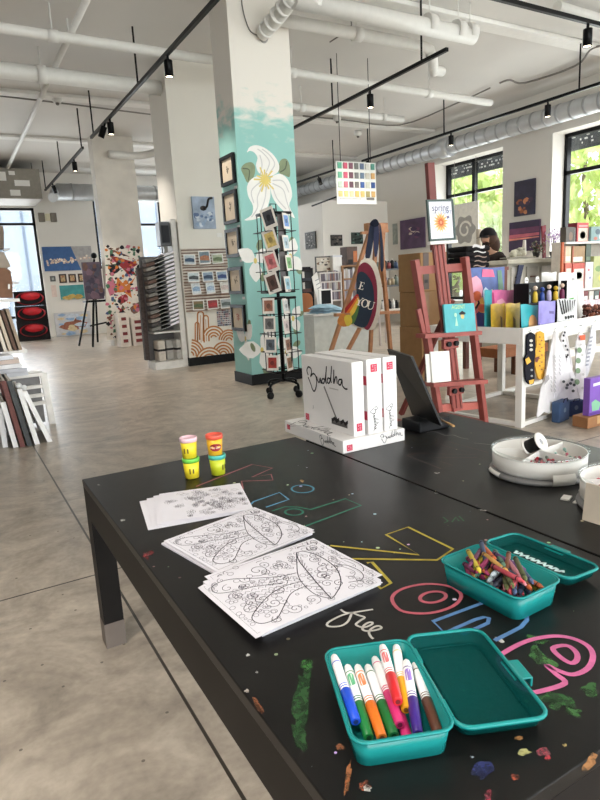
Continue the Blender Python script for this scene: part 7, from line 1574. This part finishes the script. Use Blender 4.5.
for i, (x0_, y0_, x1_, y1_, lab) in enumerate(((330.5, 235, 341.5, 246, 'square dark print on the back partition, left of two'), (351, 232.5, 362, 244, 'square dark green print on the back partition, right of two'))):
    a, b = pxr(x0_, y0_, x1_, y1_, 11.4); canvas(NX(Vector(((a.x + b.x) / 2, 11.399, (a.z + b.z) / 2))), b.x - a.x, b.z - a.z, mat(((64, 60, 58), (50, 64, 60))[i], .6, var=.4, scale=10), lab, splash([(110, 100, 92), (34, 36, 38)] if i == 0 else [(90, 120, 110), (30, 40, 40)], 12, 3 + i, .1, .2))
a = at(306.5, 240, X=7.24); b = at(316.5, 240, X=7.24); za, zb2 = at(311, 249, X=7.24).z, at(311, 232, X=7.24).z
canvas(NL(Vector((7.239, (a.y + b.y) / 2, (za + zb2) / 2))), abs(a.y - b.y), zb2 - za, mat((70, 68, 66), .6, var=.3), 'tall black and grey print on the side of the back partition', splash([(150, 146, 140), (30, 30, 30), (110, 106, 100)], 30, 9, .06, .1))
# banner in the window
PB = [at(452, 206, X=9.15), at(478.5, 200, X=9.15), at(478.5, 246, X=9.15), at(452, 250, X=9.15)]
ya, yb = PB[1].y, PB[0].y; zb2 = PB[0].z; za = PB[2].z - .12; M = NL(Vector((9.15, (ya + yb) / 2, (za + zb2) / 2))); w_ = yb - ya; h_ = zb2 - za
o = thing('window_banner', 'white banner with grey flower and pale swirl hanging in the far window', 'banner', M.translation)
p = MB().box((0, 0, 0), (w_, h_, .008), M).build('banner_cloth', mat((242, 238, 228), .8), o); MB().tube([M @ Vector((-w_ * .52, h_ * .5, 0)), M @ Vector((w_ * .52, h_ * .5, 0))], .012, 8).build('banner_rod', WHITE, o)
for s_ in (-.4, .4): MB().tube([M @ Vector((w_ * s_, h_ * .5, 0)), M @ Vector((w_ * s_, WHEAD - M.translation.z - .002, 0))], .004, 5).build('cord', GREYC, o)
q = MB(); flat(q, M, [((.37 + .045 * math.cos(6 * t)) * w_ * math.cos(t), (.37 + .045 * math.cos(6 * t)) * w_ * math.sin(t) - .02 * h_) for t in [2 * PI * i / 48 for i in range(48)]], .0045); q.build('grey_flower', mat((170, 166, 160), .8), p)
q = MB(); q.ribbon([M @ Vector((w_ * (.24 - .006 * i) * math.cos(.3 + i * .28), w_ * (.24 - .006 * i) * math.sin(.3 + i * .28) - .02 * h_, .0055)) for i in range(26)], .045, (-1, 0, 0)); q.build('pale_swirl', mat((236, 232, 222), .8), p)
q = MB(); flat(q, M, [(-w_ * .48, -h_ * .48), (w_ * .48, -h_ * .48), (w_ * .48, -h_ * .36), (-w_ * .48, -h_ * .4)], .0045); q.build('orange_foot', mat((226, 176, 110), .8), p)
# ---------------------------------------------------------------- counter and shelves beyond the teal column
Yc = 7.2
a, b = pxr(314.5, 312, 372, 356, Yc, .7); zc = b.z
o = thing('checkout_counter', 'pale grey checkout counter beyond the teal column', 'counter', ((a.x + b.x) / 2, Yc + .3, 0)); MB().bb((a.x, Yc, 0), (b.x, Yc + .7, zc - .03)).build('counter_body', mat((190, 192, 186), .6), o, bevel=.004); MB().bb((a.x - .02, Yc - .02, zc - .0295), (b.x + .02, Yc + .72, zc)).build('worktop', mat((206, 206, 200), .5), o, bevel=.003)
o = thing('folded_shirt', 'pale blue folded shirt heaped on the checkout counter', 'shirt', at(326, 310, Y=Yc + .15))
cb = at(326, 310, Y=Yc + .15)
for i, (dx, w2_, z_, c_) in enumerate(((0, .46, .0, (140, 172, 190)), (.02, .42, .035, (160, 190, 206)), (-.03, .34, .07, (150, 182, 200)))): MB().grid(lambda u, v, dx=dx, w2_=w2_, z_=z_: Vector((cb.x + dx + (u - .5) * w2_, Yc + .02 + v * .3, zc + .003 + z_ + .05 * math.sin(PI * u) ** .5 * math.sin(PI * v) ** .5 + .008 * math.sin(14 * u + 6 * v))), 14, 8).build('shirt_fold', mat(c_, .9, var=.1), o)
o = thing('price_board', 'white leaning price card on the checkout counter', 'sign', at(318, 300, Y=Yc + .4)); m = MB(); m.slab([at(312, 277, Y=Yc + .4), at(317, 272, Y=Yc + .4), at(324, 300, Y=Yc + .4), at(319, 310.5, Y=Yc + .4)], .012, (0, 1, 0)); m.build('board', WHITE, o)
m = MB()
for i in range(5): m.ribbon([at(315 + i * 1.1, 281 + i * 4, Y=Yc + .396), at(319.5 + i * .8, 278.5 + i * 4, Y=Yc + .396)], .012, (0, -1, 0))
m.build('text_line', mat((150, 150, 156), .6), o)
a, b = pxr(319, 289, 332.5, 302.5, Yc + .38, .04); o = thing('card_terminal', 'white tablet stand with a black screen on the checkout counter', 'tablet', a); a.z = zc + .001; MB().bb(a, b).build('tablet_body', WHITE, o, bevel=.006); MB().bb((a.x + .04, a.y - .004, a.z + (b.z - a.z) * .35), (b.x - .03, a.y - .0003, b.z - .02)).build('screen', BLACK, o)
Yk = 9.2
def bookcase(x0_, y0_, x1_, rows, m_, label, per, seed, gname):
    a, b = pxr(x0_, y0_, x1_, 300, Yk, .3); a.z = 0
    o = thing('bookcase', label, 'bookcase', ((a.x + b.x) / 2, Yk + .15, 0))
    for xx in (a.x, b.x - .025): MB().bb((xx, Yk, 0), (xx + .025, Yk + .3, b.z)).build('side', m_, o)
    MB().bb((a.x + .0255, Yk + .28, 0), (b.x - .0255, Yk + .3, b.z - .0255)).build('back', m_, o); MB().bb((a.x + .0255, Yk, b.z - .025), (b.x - .0255, Yk + .3, b.z)).build('top', m_, o)
    rd = random.Random(seed); k = 0
    for yy in rows:
        z = at((x0_ + x1_) / 2, yy, Y=Yk).z; MB().bb((a.x + .0255, Yk, z - .025), (b.x - .0255, Yk + .279, z)).build('shelf', m_, o)
        for i in range(per):
            w_ = (b.x - a.x - .06) / per; x = a.x + .03 + i * w_; hh = rd.uniform(.15, .19); c_ = rd.choice(((206, 204, 206), (176, 170, 180), (150, 140, 150), (190, 180, 170), (110, 100, 110), (160, 120, 110)))
            solo(MB().bb((x + .002, Yk + .02, z + .0005), (x + w_ - .006, Yk + .2, z + hh)), 'paint_box', mat(c_, .6), 'small upright pack filed on the shelves of the %s bookcase' % gname, 'pack', 'packs in the %s bookcase' % gname)
    return a, b
A1, B1 = bookcase(320, 272, 342, (281, 290.5, 300), mat((214, 206, 200), .6), 'white bookcase of small packs beyond the checkout counter', 12, 3, 'white')
A2, B2 = bookcase(343, 265, 364, (278, 289, 300), mat((164, 120, 82), .6, var=.1), 'tan wooden bookcase behind the wooden easel leg', 8, 4, 'tan')
a, b = pxr(306, 256.5, 331, 270, Yk + .12, .03); a.z = B1.z + .001; a.x = B1.x - (B1.x - A1.x) * .98; b.x = a.x + .34; b.z = at(318, 256.5, Y=Yk + .12).z
framed(NX(Vector(((a.x + b.x) / 2, Yk + .15, (a.z + b.z) / 2))), b.x - a.x, b.z - a.z, mat((60, 58, 58), .5), mat((206, 196, 180), .5, var=.2, scale=8), 'wide dark framed picture on top of the white bookcase', name='framed_picture', art=splash([(120, 90, 70), (226, 220, 210), (70, 60, 60)], 14, 2, .08, .2))
a, b = pxr(334, 254, 346, 262, Yk + .1, .2); a.z = B2.z + .001 if False else B1.z + .001; a.x = B1.x - .0 - .02; 
o = thing('storage_box', 'white lidded box beside the framed picture on the bookcase', 'storage box', a); a, b = pxr(333, 257, 342, 271, Yk + .05, .2); a.z = B1.z + .001; MB().bb(a, b).build('box_body', WHITE, o, bevel=.005); MB().bb((a.x - .005, a.y - .005, b.z + .0003), (b.x + .005, b.y + .005, b.z + .03)).build('box_lid', mat((214, 216, 222), .5), o)
a, b = pxr(347, 246.5, 357.5, 264.5, Yk + .05, .22); a.z = B2.z + .001
o = thing('storage_box', 'dark brown patterned box on top of the tan bookcase', 'storage box', a); MB().bb(a, b).build('box_body', mat((84, 64, 56), .6, var=.3, scale=10), o, bevel=.005); MB().bb((a.x + (b.x - a.x) * .6, a.y - .004, a.z + .05), (b.x - .01, a.y - .0003, b.z - .08)).build('orange_label', mat((190, 110, 60), .6), o); MB().bb((a.x + .02, a.y - .004, a.z + .02), (a.x + .12, a.y - .0003, a.z + .1)).build('dark_label', DARK, o)
# black rack and orange chair at the column edge
a, b = pxr(302, 268, 314, 318, 8.72, .25); o = thing('magazine_rack', 'black slotted rack just right of the teal column', 'rack', ((a.x + b.x) / 2, 8.85, 0))
for xx in (a.x, b.x - .02): MB().bb((xx, 8.72, 0), (xx + .02, 8.97, b.z)).build('side', BLACK, o)
for i in range(7): z = .15 + (b.z - .2) * i / 6; MB().bb((a.x + .0205, 8.72, z), (b.x - .0205, 8.97, z + .02)).build('slot_shelf', DARK, o); MB().bb((a.x + .03, 8.74, z + .021), (b.x - .03, 8.9, z + .07)).build('folder_pile', mat(((40, 36, 40), (90, 60, 56), (60, 60, 66))[i % 3], .7), o)
cp = at(304.5, 303, Y=8.15); o = thing('bentwood_chair', 'orange brown chair back showing right of the teal column', 'chair', (cp.x, 8.15, 0))
M = frame(Vector((cp.x, 8.15, cp.z)), (1, 0, 0), (0, 0, 1)); CW = mat((176, 104, 52), .5, var=.1)
MB().prism(rrect(.28, .30, .1, 5), .02, M).build('backrest', CW, o, bevel=.004); MB().box((cp.x, 8.34, .45), (.36, .36, .03)).build('seat', CW, o, bevel=.02)
for sx2 in (-.15, .15):
    for yy in (8.18, 8.48): MB().tube([(cp.x + sx2, yy, 0), (cp.x + sx2 * .9, yy, .435)], .014, 8).build('leg', BLKMETAL, o)
    MB().tube([(cp.x + sx2 * .8, 8.2, .4651), (cp.x + sx2 * .8, 8.18, cp.z)], .012, 8).build('back_post', BLKMETAL, o)
# shelf of bottles seen between pennant and boxes
Yb2 = 7.6
a, b = pxr(379, 267, 404, 269, Yb2, .3); xa, xb = a.x, b.x + .25
zz = [at(392, y, Y=Yb2).z for y in (268.5, 285, 309)]
o = thing('bottle_shelf', 'dark shelf of paint bottles behind the pennant', 'shelf', ((xa + xb) / 2, Yb2 + .15, 0))
for z in zz: MB().bb((xa, Yb2, z - .025), (xb, Yb2 + .3, z)).build('shelf_board', mat((84, 84, 84) if z != zz[2] else (214, 206, 196), .5), o)
for xx in (xa, xb - .02, (xa + xb) / 2 - .04): MB().bb((xx, Yb2 + .301, 0), (xx + .02, Yb2 + .32, zz[0] + .02)).build('post', mat((190, 176, 170), .5), o)
for xx in (xa, xb - .02): MB().bb((xx, Yb2 + .02, 0), (xx + .02, Yb2 + .05, zz[2] - .0255)).build('leg', mat((190, 176, 170), .5), o)
rd = random.Random(9); nn = 0
for lv, z in enumerate(zz):
    for i in range(10):
        x = xa + .05 + (xb - xa - .1) * i / 9; r_ = .034; hh = rd.uniform(.10, .16); c_ = rd.choice(((40, 40, 42), (206, 200, 196), (120, 130, 120), (150, 70, 70), (60, 80, 110), (190, 170, 140), (226, 224, 220)))
        o = thing('paint_bottle', 'paint bottle on the %s board of the shelf behind the pennant' % ('top', 'middle', 'lowest')[lv], 'bottle', (x, Yb2 + .1, z), group='paint bottles on the %s board' % ('top', 'middle', 'lowest')[lv])
        MB().lathe([(r_, z + .0005), (r_, z + hh * .7), (r_ * .45, z + hh * .85)], Matrix.Translation((x, Yb2 + .1, 0)), 10).build('bottle_body', mat(c_, .4), o); MB().lathe([(r_ * .5, z + hh * .851), (r_ * .5, z + hh)], Matrix.Translation((x, Yb2 + .1, 0)), 8).build('bottle_cap', mat((60, 58, 58) if i % 2 else (226, 220, 214), .4), o)
